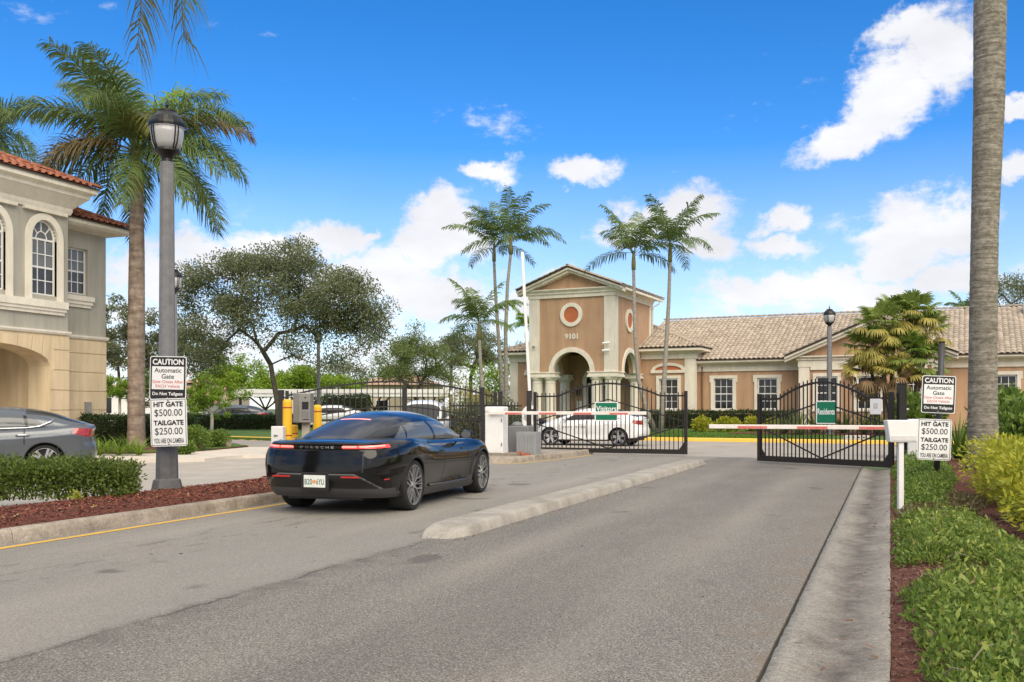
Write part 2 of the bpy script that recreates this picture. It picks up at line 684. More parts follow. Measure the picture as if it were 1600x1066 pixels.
M_ROAD = road_mat('asphalt', (0.245, 0.225, 0.192), (0.128, 0.121, 0.112), seam=True, speck=0.8)
M_STREET = road_mat('street_asphalt', (0.45, 0.41, 0.365), (0.37, 0.335, 0.295), speck=0.24)
M_DRIVE = mat('drive_concrete', (0.45, 0.415, 0.365), 0.9, var=0.12, scale=1.2, bump=0.2, bscale=60)
M_WALK = mat('sidewalk_concrete', (0.66, 0.60, 0.52), 0.9, var=0.08, scale=1.5, bump=0.15, bscale=60)
M_KERB = mat('kerb_concrete', (0.46, 0.40, 0.33), 0.9, col2=(0.22, 0.185, 0.145), scale=3.5, bump=0.5, bscale=50)
M_MEDIAN = mat('median_concrete', (0.42, 0.39, 0.345), 0.92, col2=(0.25, 0.228, 0.195), scale=2.6, bump=0.25, bscale=70)
speckle(M_KERB, 28, 0.72, 1.18)
speckle(M_MEDIAN, 45, 0.82, 1.1)
M_GUTTER = mat('gutter_concrete', (0.60, 0.585, 0.55), 0.88, col2=(0.33, 0.32, 0.30), scale=2.2, bump=0.35, bscale=70)
M_YEL = mat('yellow_paint', (0.85, 0.50, 0.03), 0.6, col2=(0.78, 0.52, 0.12), scale=5, bump=0.2)
M_YLINE = mat('yellow_line_paint', (0.78, 0.45, 0.03), 0.75, col2=(0.52, 0.36, 0.12), scale=9, bump=0.3)
M_MULCH = mat('red_mulch', (0.20, 0.062, 0.036), 0.95, col2=(0.07, 0.026, 0.017), scale=30, bump=1.0, bscale=70)
M_CHIP = mat('mulch_chip', (0.29, 0.085, 0.05), 0.9, col2=(0.10, 0.032, 0.02), scale=2, island=0.8)
M_CHIP2 = mat('brown_chip', (0.22, 0.13, 0.085), 0.9, col2=(0.07, 0.032, 0.022), scale=2, island=0.8)
M_GRASS = mat('lawn_grass', (0.10, 0.19, 0.03), 0.95, col2=(0.055, 0.12, 0.018), scale=5, bump=0.8, bscale=60)
M_FAR = mat('far_ground', (0.10, 0.15, 0.05), 0.95, col2=(0.07, 0.10, 0.04), scale=0.4)
M_DARK = mat('dark_gap', (0.045, 0.04, 0.034), 0.95, var=0.0)


def slab(name, poly, z0, z1, m, kind='structure', parent=None):
    o = MB().prism(poly, z0, z1).build(name, m, parent)
    if kind:
        tag(o, kind=kind)
    return o


def chips(name, m, pts, size, parent=None, flat=0.35):
    """thin bark slivers lying about"""
    n = len(pts)
    ang = RNG.uniform(0, 2 * np.pi, n)
    ti = RNG.normal(0, flat, n)
    L = RNG.uniform(0.5, 1.0, n) * size
    w = L * RNG.uniform(0.15, 0.4, n)
    d = np.stack([np.cos(ang) * np.cos(ti), np.sin(ang) * np.cos(ti), np.sin(ti)], 1)
    sd = np.stack([-np.sin(ang), np.cos(ang), RNG.normal(0, 0.3, n)], 1)
    a, b = d * L[:, None] / 2, sd * w[:, None] / 2
    V = np.stack([pts - a - b, pts + a - b, pts + a + b, pts - a + b], 1).reshape(-1, 3)
    F = np.arange(4 * n).reshape(-1, 4)
    return tag(obj(name, mesh_np(name, V, F), m, parent), kind='stuff')


def offset_poly(line, d):
    out = []
    n = len(line)
    for i in range(n):
        p0, p1 = Vector(line[max(i - 1, 0)]), Vector(line[min(i + 1, n - 1)])
        t = (p1 - p0).normalized()
        out.append(Vector(line[i]) + Vector((-t.y, t.x)) * d)
    return out


def resample(line, step):
    out, pts = [], [Vector((p[0], p[1])) for p in line]
    seg = [(b - a).length for a, b in zip(pts, pts[1:])]
    tot = sum(seg)
    n = max(2, int(round(tot / step)) + 1)
    for k in range(n):
        s = tot * k / (n - 1)
        i = 0
        while i < len(seg) - 1 and s > seg[i]:
            s -= seg[i]
            i += 1
        out.append(pts[i].lerp(pts[i + 1], min(1, s / seg[i])))
    return out, tot


def kerb(line, m, parent, piece=3.66, width=0.17, h=0.15, z=0.0, first=0.0, step=0.25, name='kerb_stone'):
    """kerb stones along a line; the kerb body lies to the line's left"""
    pts, tot = resample(line, step)
    cum = [0.0]
    for a, b in zip(pts, pts[1:]):
        cum.append(cum[-1] + (b - a).length)
    prof = [(0.0, -0.06), (0.0, 0.0), (0.012, h * 0.55), (0.022, h - 0.03), (0.035, h - 0.01), (0.055, h), (width - 0.02, h + 0.002), (width, h - 0.012), (width, -0.06)]
    s0 = 0.0
    s1 = first if first > 0.05 else piece
    while s0 < tot - 0.05:
        s1 = min(s1, tot)
        ss = [s0 + 0.005] + [c for c in cum if s0 + 0.06 < c < s1 - 0.06] + [s1 - 0.005]
        loc = []
        for s in ss:
            i = max(0, min(len(cum) - 2, int(np.searchsorted(cum, s)) - 1))
            t = (s - cum[i]) / (cum[i + 1] - cum[i])
            loc.append(pts[i].lerp(pts[i + 1], t))
        mb = MB()
        rows = []
        for i, p in enumerate(loc):
            tg = (loc[min(i + 1, len(loc) - 1)] - loc[max(i - 1, 0)]).normalized()
            nrm = Vector((-tg.y, tg.x))
            jit = random.uniform(-0.004, 0.004)
            rows.append([(p.x + nrm.x * (q[0] + jit), p.y + nrm.y * (q[0] + jit), z + q[1]) for q in prof])
        k = len(prof)
        mb.v = [q for r in rows for q in r]
        for i in range(len(rows) - 1):
            for j in range(k - 1):
                mb.f.append((i * k + j, (i + 1) * k + j, (i + 1) * k + j + 1, i * k + j + 1))
        mb.f.append(tuple(range(k)))
        mb.f.append(tuple((len(rows) - 1) * k + j for j in range(k))[::-1])
        o = mb.build(name, m, parent)
        s0, s1 = s1, s1 + piece
    return


# ------------------------------------------------------------------ ground, roads
slab('ground', [(-900, -900), (900, -900), (900, 1600), (-900, 1600)], -0.5, -0.06, M_FAR)
slab('road', [(-13.5, -14), (-0.648, -14), (-0.648, 28), (-13.5, 28)], -0.06, 0.0, M_ROAD)
slab('street', [(-70, 28.004), (70, 28.004), (70, 48), (-70, 60)], -0.055, -0.002, M_STREET)
slab('driveway', [(-40, -14), (-10.6, -14), (-10.6, 15.0), (-11.5, 17.5), (-14, 23.0), (-13.6, 27.6), (-40, 27.6)], -0.05, 0.004, M_DRIVE)
slab('gutter_joint', [(-0.70, -14), (-0.60, -14), (-0.60, 24), (-0.70, 24)], -0.05, -0.018, M_DARK)

# concrete valley gutter, swept with a shallow dip; stains follow its middle
ggx = np.array([-0.632, -0.62, -0.55, -0.45, -0.34, -0.22, -0.10, -0.015, 0.0, 0.004])
ggz = np.array([-0.03, 0.004, 0.012, -0.004, -0.022, -0.018, 0.0, 0.018, 0.016, -0.05])
for k, (v0, v1) in enumerate([(-14, -3.2), (-3.2, 4.62), (4.62, 10.7), (10.7, 16.8), (16.8, 23.9)]):
    vs = np.linspace(v0 + 0.006, v1 - 0.006, 60)
    V = np.array([[x + RNG.normal(0, 0.003), v, z] for v in vs for x, z in zip(ggx, ggz)])
    n = len(ggx)
    F = [[i * n + j, i * n + j + 1, (i + 1) * n + j + 1, (i + 1) * n + j] for i in range(59) for j in range(n - 1)]
    if k == 0:
        gut = tag(obj('gutter', mesh_np('gutter', V, F), None, None, smooth=True), kind='structure')
        gm = bpy.data.materials.new('stained_gutter')
        gm.use_nodes = True
        gt = gm.node_tree
        gb = gt.nodes['Principled BSDF']
        gb.inputs['Roughness'].default_value = 0.9
        tc = nd(gt, 'ShaderNodeTexCoord')
        sx = nd(gt, 'ShaderNodeSeparateXYZ')
        gt.links.new(tc.outputs['Object'], sx.inputs[0])
        nz = [nd(gt, 'ShaderNodeTexNoise') for _ in range(3)]
        for q, (sc, de) in zip(nz, ((1.5, 6), (22, 5), (5, 7))):
            q.inputs['Scale'].default_value = sc
            q.inputs['Detail'].default_value = de
            q.inputs['Roughness'].default_value = 0.65
        mpg = nd(gt, 'ShaderNodeMapping')
        mpg.inputs['Scale'].default_value = (0.8, 1.3, 1)
        gt.links.new(tc.outputs['Object'], mpg.inputs[0])
        gt.links.new(tc.outputs['Object'], nz[0].inputs['Vector'])
        gt.links.new(mpg.outputs[0], nz[1].inputs['Vector'])
        gt.links.new(tc.outputs['Object'], nz[2].inputs['Vector'])
        w = nd(gt, 'ShaderNodeMath', operation='MULTIPLY_ADD')
        gt.links.new(nz[0].outputs[0], w.inputs[0])
        w.inputs[1].default_value = 0.5
        gt.links.new(sx.outputs[0], w.inputs[2])
        ad = nd(gt, 'ShaderNodeMath', operation='ADD')
        gt.links.new(w.outputs[0], ad.inputs[0])
        ad.inputs[1].default_value = 0.03
        ab = nd(gt, 'ShaderNodeMath', operation='ABSOLUTE')
        gt.links.new(ad.outputs[0], ab.inputs[0])
        r1 = nd(gt, 'ShaderNodeMapRange')
        gt.links.new(ab.outputs[0], r1.inputs[0])
        for i, v in enumerate((0.02, 0.26, 0.95, 0.0)):
            r1.inputs[i + 1].default_value = v
        mu = nd(gt, 'ShaderNodeMath', operation='MULTIPLY')
        r2 = nd(gt, 'ShaderNodeMapRange')
        gt.links.new(nz[2].outputs[0], r2.inputs[0])
        for i, v in enumerate((0.3, 0.65, 0.3, 1.0)):
            r2.inputs[i + 1].default_value = v
        gt.links.new(r1.outputs[0], mu.inputs[0])
        gt.links.new(r2.outputs[0], mu.inputs[1])
        mA = nd(gt, 'ShaderNodeMix', data_type='RGBA')
        r3 = nd(gt, 'ShaderNodeMapRange')
        gt.links.new(nz[1].outputs[0], r3.inputs[0])
        for i, v in enumerate((0.3, 0.7, 0.0, 1.0)):
            r3.inputs[i + 1].default_value = v
        gt.links.new(r3.outputs[0], mA.inputs[0])
        mA.inputs[6].default_value = (0.345, 0.32, 0.28, 1)
        mA.inputs[7].default_value = (0.20, 0.183, 0.155, 1)
        mB = nd(gt, 'ShaderNodeMix', data_type='RGBA')
        gt.links.new(mu.outputs[0], mB.inputs[0])
        gt.links.new(mA.outputs[2], mB.inputs[6])
        mB.inputs[7].default_value = (0.085, 0.07, 0.06, 1)
        n4 = nd(gt, 'ShaderNodeTexNoise')
        n4.inputs['Scale'].default_value = 90
        n4.inputs['Detail'].default_value = 3
        gt.links.new(tc.outputs['Object'], n4.inputs['Vector'])
        r4 = nd(gt, 'ShaderNodeMapRange')
        gt.links.new(n4.outputs[0], r4.inputs[0])
        for i, v in enumerate((0.38, 0.62, 0.72, 1.22)):
            r4.inputs[i + 1].default_value = v
        m4 = nd(gt, 'ShaderNodeVectorMath', operation='SCALE')
        gt.links.new(mB.outputs[2], m4.inputs[0])
        gt.links.new(r4.outputs[0], m4.inputs['Scale'])
        gt.links.new(m4.outputs[0], gb.inputs['Base Color'])
        bpn = nd(gt, 'ShaderNodeBump')
        bpn.inputs['Strength'].default_value = 0.4
        bpn.inputs['Distance'].default_value = 0.01
        gt.links.new(nz[1].outputs[0], bpn.inputs['Height'])
        gt.links.new(bpn.outputs[0], gb.inputs['Normal'])
        gut.data.materials.append(gm)
    else:
        obj('gutter_slab', mesh_np('gutter_slab', V, F), gm, gut, smooth=True)

# ------------------------------------------------------------------ left traffic island with mulch
def arc(cx, cy, r, a0, a1, n=14):
    return [(cx + r * math.cos(R_(a0 + (a1 - a0) * i / n)), cy + r * math.sin(R_(a0 + (a1 - a0) * i / n))) for i in range(n + 1)]


isl_line = [(-8.5, -12.0), (-8.5, 14.3)] + arc(-9.45, 14.3, 0.95, 0, 180)[1:] + [(-10.4, -12.0)]
isl_in = [tuple(p) for p in offset_poly(resample(isl_line, 0.3)[0], 0.165)]
isl = slab('traffic_island', isl_in, -0.05, 0.14, M_MULCH)
kerb(isl_line, M_KERB, isl, piece=3.66, first=19.40 - 3.66 * 4)
# domed mulch bed
us, vs = np.linspace(-10.22, -8.68, 16), np.linspace(-8, 14.9, 120)
V, F = [], []
for v in vs:
    for u in us:
        e = min(1.0, (0.77 - abs(u + 9.45)) / 0.3, max(0.0, (15.0 - v)) / 0.5)
        V.append([u, v, 0.135 + 0.075 * max(0, e) ** 0.6 + RNG.normal(0, 0.006)])
for i in range(len(vs) - 1):
    for j in range(len(us) - 1):
        k = i * len(us) + j
        F.append([k, k + 1, k + 1 + len(us), k + len(us)])
tag(obj('mulch', mesh_np('mulch', V, F), M_MULCH, None, smooth=True), kind='structure')
n = 14000
pu, pv = RNG.uniform(-10.2, -8.67, n), RNG.uniform(4.5, 14.7, n)
e = np.clip((0.77 - np.abs(pu + 9.45)) / 0.3, 0, 1)
chips('mulch_chips', M_CHIP, np.stack([pu, pv, 0.142 + 0.075 * e ** 0.6 + RNG.uniform(0, 0.015, n)], 1), 0.05)
n = 260
pu, pv = RNG.uniform(-10.0, -8.7, n), RNG.uniform(5, 13, n)
chips('fallen_leaves', mat('fallen_leaf', (0.45, 0.33, 0.12), 0.8, col2=(0.25, 0.16, 0.07), island=0.9), np.stack([pu, pv, np.full(n, 0.235)], 1), 0.05)

# yellow edge lines
def strip(name, line, w, z, m):
    pts, _ = resample(line, 0.3)
    a, b = offset_poly(pts, w / 2), offset_poly(pts, -w / 2)
    V = [(p.x + random.uniform(-.004, .004), p.y, z) for p in a] + [(p.x + random.uniform(-.004, .004), p.y, z) for p in b]
    k = len(pts)
    F = [[i, k + i, k + i + 1, i + 1] for i in range(k - 1)]
    return tag(obj(name, mesh_np(name, V, F), m), kind='structure')


strip('yellow_line', [(-8.31, -12), (-8.31, 13.9)] + arc(-9.45, 13.9, 1.14, 0, 90)[1:], 0.11, 0.004, M_YLINE)

# ------------------------------------------------------------------ median between the two lanes
mu_, mv_ = np.linspace(-1, 1, 17), np.linspace(9.35, 24.5, 150)
V, F = [], []
for v in mv_:
    endf = min(1.0, max(0.0, (v - 9.35) / 0.55), max(0.0, (24.5 - v) / 0.35)) ** 0.5
    for q in mu_:
        hw = 0.28 * (0.55 + 0.45 * min(1, (v - 9.2) / 0.5)) + RNG.normal(0, 0.0015)
        prof = (1 - abs(q) ** 9) ** 0.6
        z = 0.128 * prof * endf ** 0.8 + RNG.normal(0, 0.0018) * prof
        if abs(q) == 1:
            z = -0.03
        if 23.7 < v < 23.85 or (v > 24.15 and q > 0.2):
            z -= 0.05 * prof
        V.append([-4.585 + hw * q, v, z])
k = len(mu_)
for i in range(len(mv_) - 1):
    for j in range(k - 1):
        F.append([i * k + j, i * k + j + 1, (i + 1) * k + j + 1, (i + 1) * k + j])
F += [[i * 1, i + 1, k - 2 - i, k - 1 - i] for i in range(k // 2)]
me = mesh_np('median', V, F)
tag(obj('median', me, M_MEDIAN, None, smooth=True), kind='structure')
n = 500
chips('road_debris', M_CHIP2, np.stack([np.concatenate([RNG.normal(-4.26, 0.05, 300), RNG.uniform(-8, -0.8, 200)]), np.concatenate([RNG.uniform(9.3, 24, 300), RNG.uniform(4.5, 24, 200)]), np.full(n, 0.006)], 1), 0.035, flat=0.1)

# ------------------------------------------------------------------ second island, with the barrier cabinet
i2 = [(-8.55, 27.9)] + [(-8.62, 26.8), (-8.75, 25.0), (-9.1, 22.9)] + arc(-9.7, 22.3, 0.75, 30, 180, 8) + [(-10.9, 24.5), (-11.2, 27.9)]
i2r = list(reversed(i2))
i2c = [(-8.55, 28.6), (-8.62, 26.8), (-8.75, 25.0), (-8.95, 23.3)] + arc(-9.75, 23.2, 0.8, 0, -180, 10)[1:] + [(-10.9, 24.5), (-11.2, 28.6)]
isl2 = slab('barrier_island', [(p[0], p[1]) for p in offset_poly(resample(i2c, 0.3)[0], -0.165)], -0.05, 0.135, mat('island_concrete', (0.40, 0.36, 0.31), 0.9, col2=(0.22, 0.18, 0.14), scale=2.5, bump=0.3))
kerb(list(reversed(i2c)), M_KERB, isl2, piece=3.0)
strip('yellow_line', [(-8.32, 27.6), (-8.42, 26.8), (-8.55, 25.0), (-8.75, 23.3)] + arc(-9.75, 23.2, 1.0, 0, -60, 6)[1:], 0.10, 0.004, M_YLINE)

# ------------------------------------------------------------------ clubhouse frame, lawns and yellow kerbs
OB = gd(960, 52.0)
BROT = R_(-4.0)
CB, SB = math.cos(BROT), math.sin(BROT)


def bw(a, b, z=0.0):
    return Vector((OB.x + a * CB - b * SB, OB.y + a * SB + b * CB, z))


KB = -9.0        # kerb line in the clubhouse frame
lawn_v, lawn_f = [], []
an, bn = np.linspace(-13, 46, 60), np.array([KB + 0.16, KB + 0.6, KB + 2, KB + 4, KB + 6, KB + 8, 0.0, 6.0, 30.0])
bz = np.array([0.13, 0.145, 0.17, 0.20, 0.23, 0.25, 0.25, 0.25, 0.22])
for a in an:
    for b, z in zip(bn, bz):
        p = bw(a, b)
        lawn_v.append((p.x, p.y, z + RNG.normal(0, 0.006)))
k = len(bn)
for i in range(len(an) - 1):
    for j in range(k - 1):
        lawn_f.append((i * k + j, (i + 1) * k + j, (i + 1) * k + j + 1, i * k + j + 1))
lawn = tag(obj('lawn', mesh_np('lawn', lawn_v, lawn_f), M_GRASS, None, smooth=True), kind='structure')
kl = [bw(-2.0 + 0 * i, KB) if False else bw(a, KB) for a in np.linspace(-13, 46, 60)]
kerb([(p.x, p.y) for p in kl], M_YEL, lawn, piece=3.0, width=0.17, h=0.15)

# lawn beyond the street on the left, with its own yellow kerb
l2 = [gp(250, 685), gp(345, 686.5), gp(425, 689), gp(520, 692), gp(640, 695)]
l2line = [(p.x, p.y) for p in l2]
far = [gd(900, 110), gd(100, 110)]
lawn2 = slab('verge', l2line + [(p.x, p.y) for p in far] + [(-45, 60), (-45, 40)], -0.05, 0.12, M_GRASS)
kerb(l2line, M_YEL, lawn2, piece=3.0)

# raised walk and planting bed in front of the left house
wl = [gp(60, 724), gp(200, 724), gp(320, 722), gp(352, 718.5), gp(380, 716.5), gp(430, 716), gp(560, 715), gp(560, 702), gp(392, 702.5), gp(345, 707), gp(290, 712), gp(60, 714)]
walk = slab('sidewalk', [(p.x, p.y) for p in wl], -0.05, 0.09, M_WALK)
bl = [gp(40, 714), gp(130, 714), gp(220, 714), gp(290, 712), gp(345, 706.5), gp(388, 702), gp(362, 697), gp(330, 690), gp(300, 684), gp(100, 682), gp(40, 690)]
bed = slab('planting_bed', [(p.x, p.y) for p in bl], -0.05, 0.115, M_MULCH)
gl = [gp(210, 713.6), gp(290, 711.6), gp(345, 706.2), gp(386, 702), gp(362, 699), gp(330, 706), gp(285, 709.5), gp(212, 711)]
slab('grass_edge', [(p.x, p.y) for p in gl], 0.05, 0.135, M_GRASS)

# right hand planting bed beside the gutter
bu, bv = np.linspace(0.005, 7.5, 30), np.linspace(-4, 27.5, 120)
V, F = [], []
for v in bv:
    for u in bu:
        V.append([u, v, 0.0 + 0.05 * min(1, u / 0.25) + 0.09 * min(1, u / 2.0) + RNG.normal(0, 0.008)])
k = len(bu)
for i in range(len(bv) - 1):
    for j in range(k - 1):
        F.append([i * k + j, i * k + j + 1, (i + 1) * k + j + 1, (i + 1) * k + j])
tag(obj('roadside_bed', mesh_np('roadside_bed', V, F), M_MULCH, None, smooth=True), kind='structure')
slab('right_verge', [(7.5, -4), (40, -4), (40, 27.9), (2.2, 27.9), (2.2, 21.5), (7.5, 20)], -0.05, 0.15, M_GRASS)
n = 12000
pu = RNG.uniform(0.01, 1.9, n) ** 1.0
pv = RNG.uniform(3.8, 13, n)
chips('bark_chips', M_CHIP2, np.stack([pu, pv, 0.012 + 0.05 * np.minimum(1, pu / 0.25) + 0.09 * np.minimum(1, pu / 2) + RNG.uniform(0, 0.012, n)], 1), 0.04)
n = 120
chips('gutter_litter', M_CHIP2, np.stack([RNG.normal(-0.18, 0.16, n).clip(-0.58, 0), RNG.uniform(4.6, 16, n), np.full(n, 0.02)], 1), 0.06, flat=0.12)

# ================================================================== buildings
M_STUC = mat('tan_stucco', (0.52, 0.335, 0.21), 0.92, col2=(0.44, 0.28, 0.175), scale=0.7, bump=0.35, bscale=60)
M_STUC_IN = M_STUC
M_CREAM = mat('cream_trim', (0.80, 0.75, 0.64), 0.85, var=0.05, scale=2.0, bump=0.1, bscale=50)
M_TERRA = mat('terracotta_disc', (0.50, 0.15, 0.06), 0.85, var=0.08, scale=3)
M_WFRAME = mat('white_window_frame', (0.82, 0.82, 0.80), 0.5, var=0.03)
M_PANE = mat('dark_pane', (0.012, 0.014, 0.017), 0.06, var=0.0, spec=0.6)
M_PANE2 = mat('curtained_pane', (0.17, 0.18, 0.185), 0.10, col2=(0.11, 0.12, 0.125), scale=1.5, spec=0.6)
M_PANE3 = mat('tinted_pane', (0.05, 0.055, 0.06), 0.08, col2=(0.03, 0.032, 0.036), scale=1.2, spec=0.6)
M_GREEN = mat('sage_stucco', (0.42, 0.405, 0.345), 0.92, col2=(0.375, 0.36, 0.305), scale=1.0, bump=0.3, bscale=60)
M_BEIGE = mat('beige_stucco', (0.72, 0.585, 0.385), 0.92, col2=(0.65, 0.525, 0.345), scale=1.0, bump=0.3, bscale=60)
M_TILE = mat('tan_roof_tile', (0.50, 0.425, 0.345), 0.9, col2=(0.30, 0.25, 0.205), scale=0.9, island=0.7, bump=0.3, bscale=30)
M_RTILE = mat('red_roof_tile', (0.43, 0.165, 0.10), 0.85, col2=(0.27, 0.10, 0.062), scale=2.0, island=0.7, bump=0.3, bscale=30)
M_TAR = mat('roof_deck', (0.10, 0.075, 0.06), 0.95, var=0.1)
M_IRON = mat('dark_iron', (0.022, 0.020, 0.019), 0.5, metal=0.3, var=0.1, scale=8, bump=0.1)
M_BRONZE = mat('bronze_iron', (0.05, 0.036, 0.028), 0.55, metal=0.3, col2=(0.03, 0.022, 0.018), scale=6, bump=0.1)

for m_ in (M_STUC, M_GREEN, M_BEIGE):
    speckle(m_, 1.1, 0.86, 1.07, stretch=(2.6, 2.6, 0.3))
speckle(M_CREAM, 1.4, 0.90, 1.05, stretch=(2.6, 2.6, 0.5))


def in_poly(P, poly):
    x, y = P[:, 0], P[:, 1]
    ins = np.zeros(len(P), bool)
    n = len(poly)
    for i in range(n):
        x0, y0 = poly[i]
        x1, y1 = poly[(i + 1) % n]
        c = ((y0 > y) != (y1 > y))
        xi = (x1 - x0) * (y - y0) / ((y1 - y0) if y1 != y0 else 1e-9) + x0
        ins ^= c & (x < xi)
    return ins


def tile_roof(name, origin, ex, ey, poly, material, parent, tw=0.27, th=0.38, amp=0.05, skip=0, kind='stuff'):
    """barrel tiles laid on a slope: origin + s*ex + t*ey, courses climbing along ey; only tiles inside poly"""
    o, ex, ey = Vector(origin), Vector(ex).normalized(), Vector(ey).normalized()
    nz = ex.cross(ey).normalized()
    if nz.z < 0:
        nz = -nz
    P = np.array(poly, float)
    lo, hi = P.min(0), P.max(0)
    ns, nt = int((hi[0] - lo[0]) / tw) + 1, int((hi[1] - lo[1]) / th) + 1
    prof = [(-0.5, -0.3), (-0.36, 0.35), (-0.2, 0.9), (0.0, 1.0), (0.2, 0.8), (0.36, 0.15), (0.5, -0.3)]
    V, F = [], []
    for j in range(skip, nt):
        s = lo[0] + (np.arange(ns) + 0.5) * tw
        t = lo[1] + (j + 0.5) * th
        ok = in_poly(np.stack([s, np.full(ns, t)], 1), poly)
        for si in s[ok]:
            k = len(V)
            jz = random.uniform(-0.004, 0.006)
            js = random.uniform(-0.008, 0.008)
            for (tt, lift) in ((t - th * 0.56, 0.052), (t + th * 0.5, 0.012)):
                for (q, h) in prof:
                    V.append(o + ex * (si + q * tw + js) + ey * tt + nz * (h * amp + lift + jz))
            m = len(prof)
            for q in range(m - 1):
                F.append((k + q, k + q + 1, k + m + q + 1, k + m + q))
            # front lip of the tile
            for (q, h) in prof:
                V.append(o + ex * (si + q * tw + js) + ey * (t - th * 0.56) + nz * (min(h * amp, h * amp) + lift_low(jz)))
            for q in range(m - 1):
                F.append((k + q + 1, k + q, k + 2 * m + q, k + 2 * m + q + 1))
    if not V:
        return None
    ob = obj(name, mesh_np(name, [tuple(p) for p in V], F), material, parent)
    if kind:
        tag(ob, kind=kind)
    return ob


def lift_low(j):
    return 0.022 + j


def deck(name, pts, material, parent, thick=0.08):
    """roof deck polygon with thickness (downwards)"""
    n = len(pts)
    vs = [tuple(p) for p in pts] + [(p[0], p[1], p[2] - thick) for p in pts]
    fs = [tuple(range(n)), tuple(range(n, 2 * n))[::-1]] + [(i, (i + 1) % n, n + (i + 1) % n, n + i) for i in range(n)]
    mb = MB().add(vs, fs)
    return mb.build(name, material, parent)


def cap_tiles(p, q, material, parent, step=0.36, r=0.10, name='ridge_tile'):
    """half-barrel cap tiles along a ridge, hip or rake, each its own piece"""
    p, q = Vector(p), Vector(q)
    L = (q - p).length
    n = max(1, int(round(L / step)))
    d = (q - p) / n
    ang = math.atan2(d.y, d.x)
    pit = math.asin(max(-1, min(1, d.z / d.length)))
    key = 'cap_%0.3f_%0.3f_%s' % (d.length, r, material.name)
    me = bpy.data.meshes.get(key)
    if me is None:
        V, F = [], []
        m = 7
        for (x, rr) in ((-0.03, r * 1.1), (d.length, r * 0.92)):
            for i in range(m):
                a = math.pi * i / (m - 1)
                V.append((x, rr * math.cos(a), rr * 0.8 * math.sin(a)))
        for i in range(m - 1):
            F.append((i, i + 1, m + i + 1, m + i))
        for x, rr in ((-0.03, r * 1.1),):
            k = len(V)
            for i in range(m):
                a = math.pi * i / (m - 1)
                V.append((x, rr * 0.82 * math.cos(a), rr * 0.62 * math.sin(a)))
            for i in range(m - 1):
                F.append((i + 1, i, k + i, k + i + 1))
        me = mesh_np(key, V, F)
        me.materials.append(material)
    for i in range(n):
        c = p + d * i
        o = obj(name, me, None, parent, c, (0, -pit, ang))
        o.rotation_euler = (random.uniform(-.05, .05), -pit + random.uniform(-.015, .015), ang + random.uniform(-.02, .02))


def wall(mb, x0, x1, z0, z1, y0, y1, holes=()):
    """wall in the x-z plane between depths y0 (front) and y1, with rectangular holes (x0,x1,z0,z1)"""
    xs = sorted({x0, x1, *[h[0] for h in holes], *[h[1] for h in holes]})
    xs = [x for x in xs if x0 <= x <= x1]
    for a, b in zip(xs, xs[1:]):
        hs = sorted([(h[2], h[3]) for h in holes if h[0] < (a + b) / 2 < h[1]])
        z = z0
        for (ha, hb) in hs:
            if ha > z:
                mb.box(a, y0, z, b, y1, ha)
            z = hb
        if z < z1:
            mb.box(a, y0, z, b, y1, z1)


def arch_fill(mb, xc, r, zs, ztop, y0, y1, rise=None, n=16, axis='x'):
    """spandrel above an arch inside the rectangle xc-r..xc+r, zs..ztop"""
    rise = rise or r
    pts = [(xc - r * math.cos(math.pi * i / n), zs + rise * math.sin(math.pi * i / n)) for i in range(n + 1)]
    for (a, b) in zip(pts, pts[1:]):
        q = [(a[0], a[1]), (b[0], b[1]), (b[0], ztop), (a[0], ztop)]
        if axis == 'x':
            mb.prism(q, y0, y1, fn=lambda x, z, y: (x, y, z))
        else:
            mb.prism(q, y0, y1, fn=lambda x, z, y: (y, x, z))


def arch_band(mb, xc, r0, r1, zs, y0, y1, rise0=None, rise1=None, n=20, axis='x', a0=0.0, a1=180.0):
    rise0, rise1 = rise0 or r0, rise1 or r1
    an = [R_(a0 + (a1 - a0) * i / n) for i in range(n + 1)]
    out = [(xc - r1 * math.cos(a), zs + rise1 * math.sin(a)) for a in an]
    inn = [(xc - r0 * math.cos(a), zs + rise0 * math.sin(a)) for a in an]
    if axis == 'x':
        mb.ring(out, inn, lambda x, z: (x, y0, z), lambda x, z: (x, y1, z))
    else:
        mb.ring(out, inn, lambda x, z: (y0, x, z), lambda x, z: (y1, x, z))
    return mb


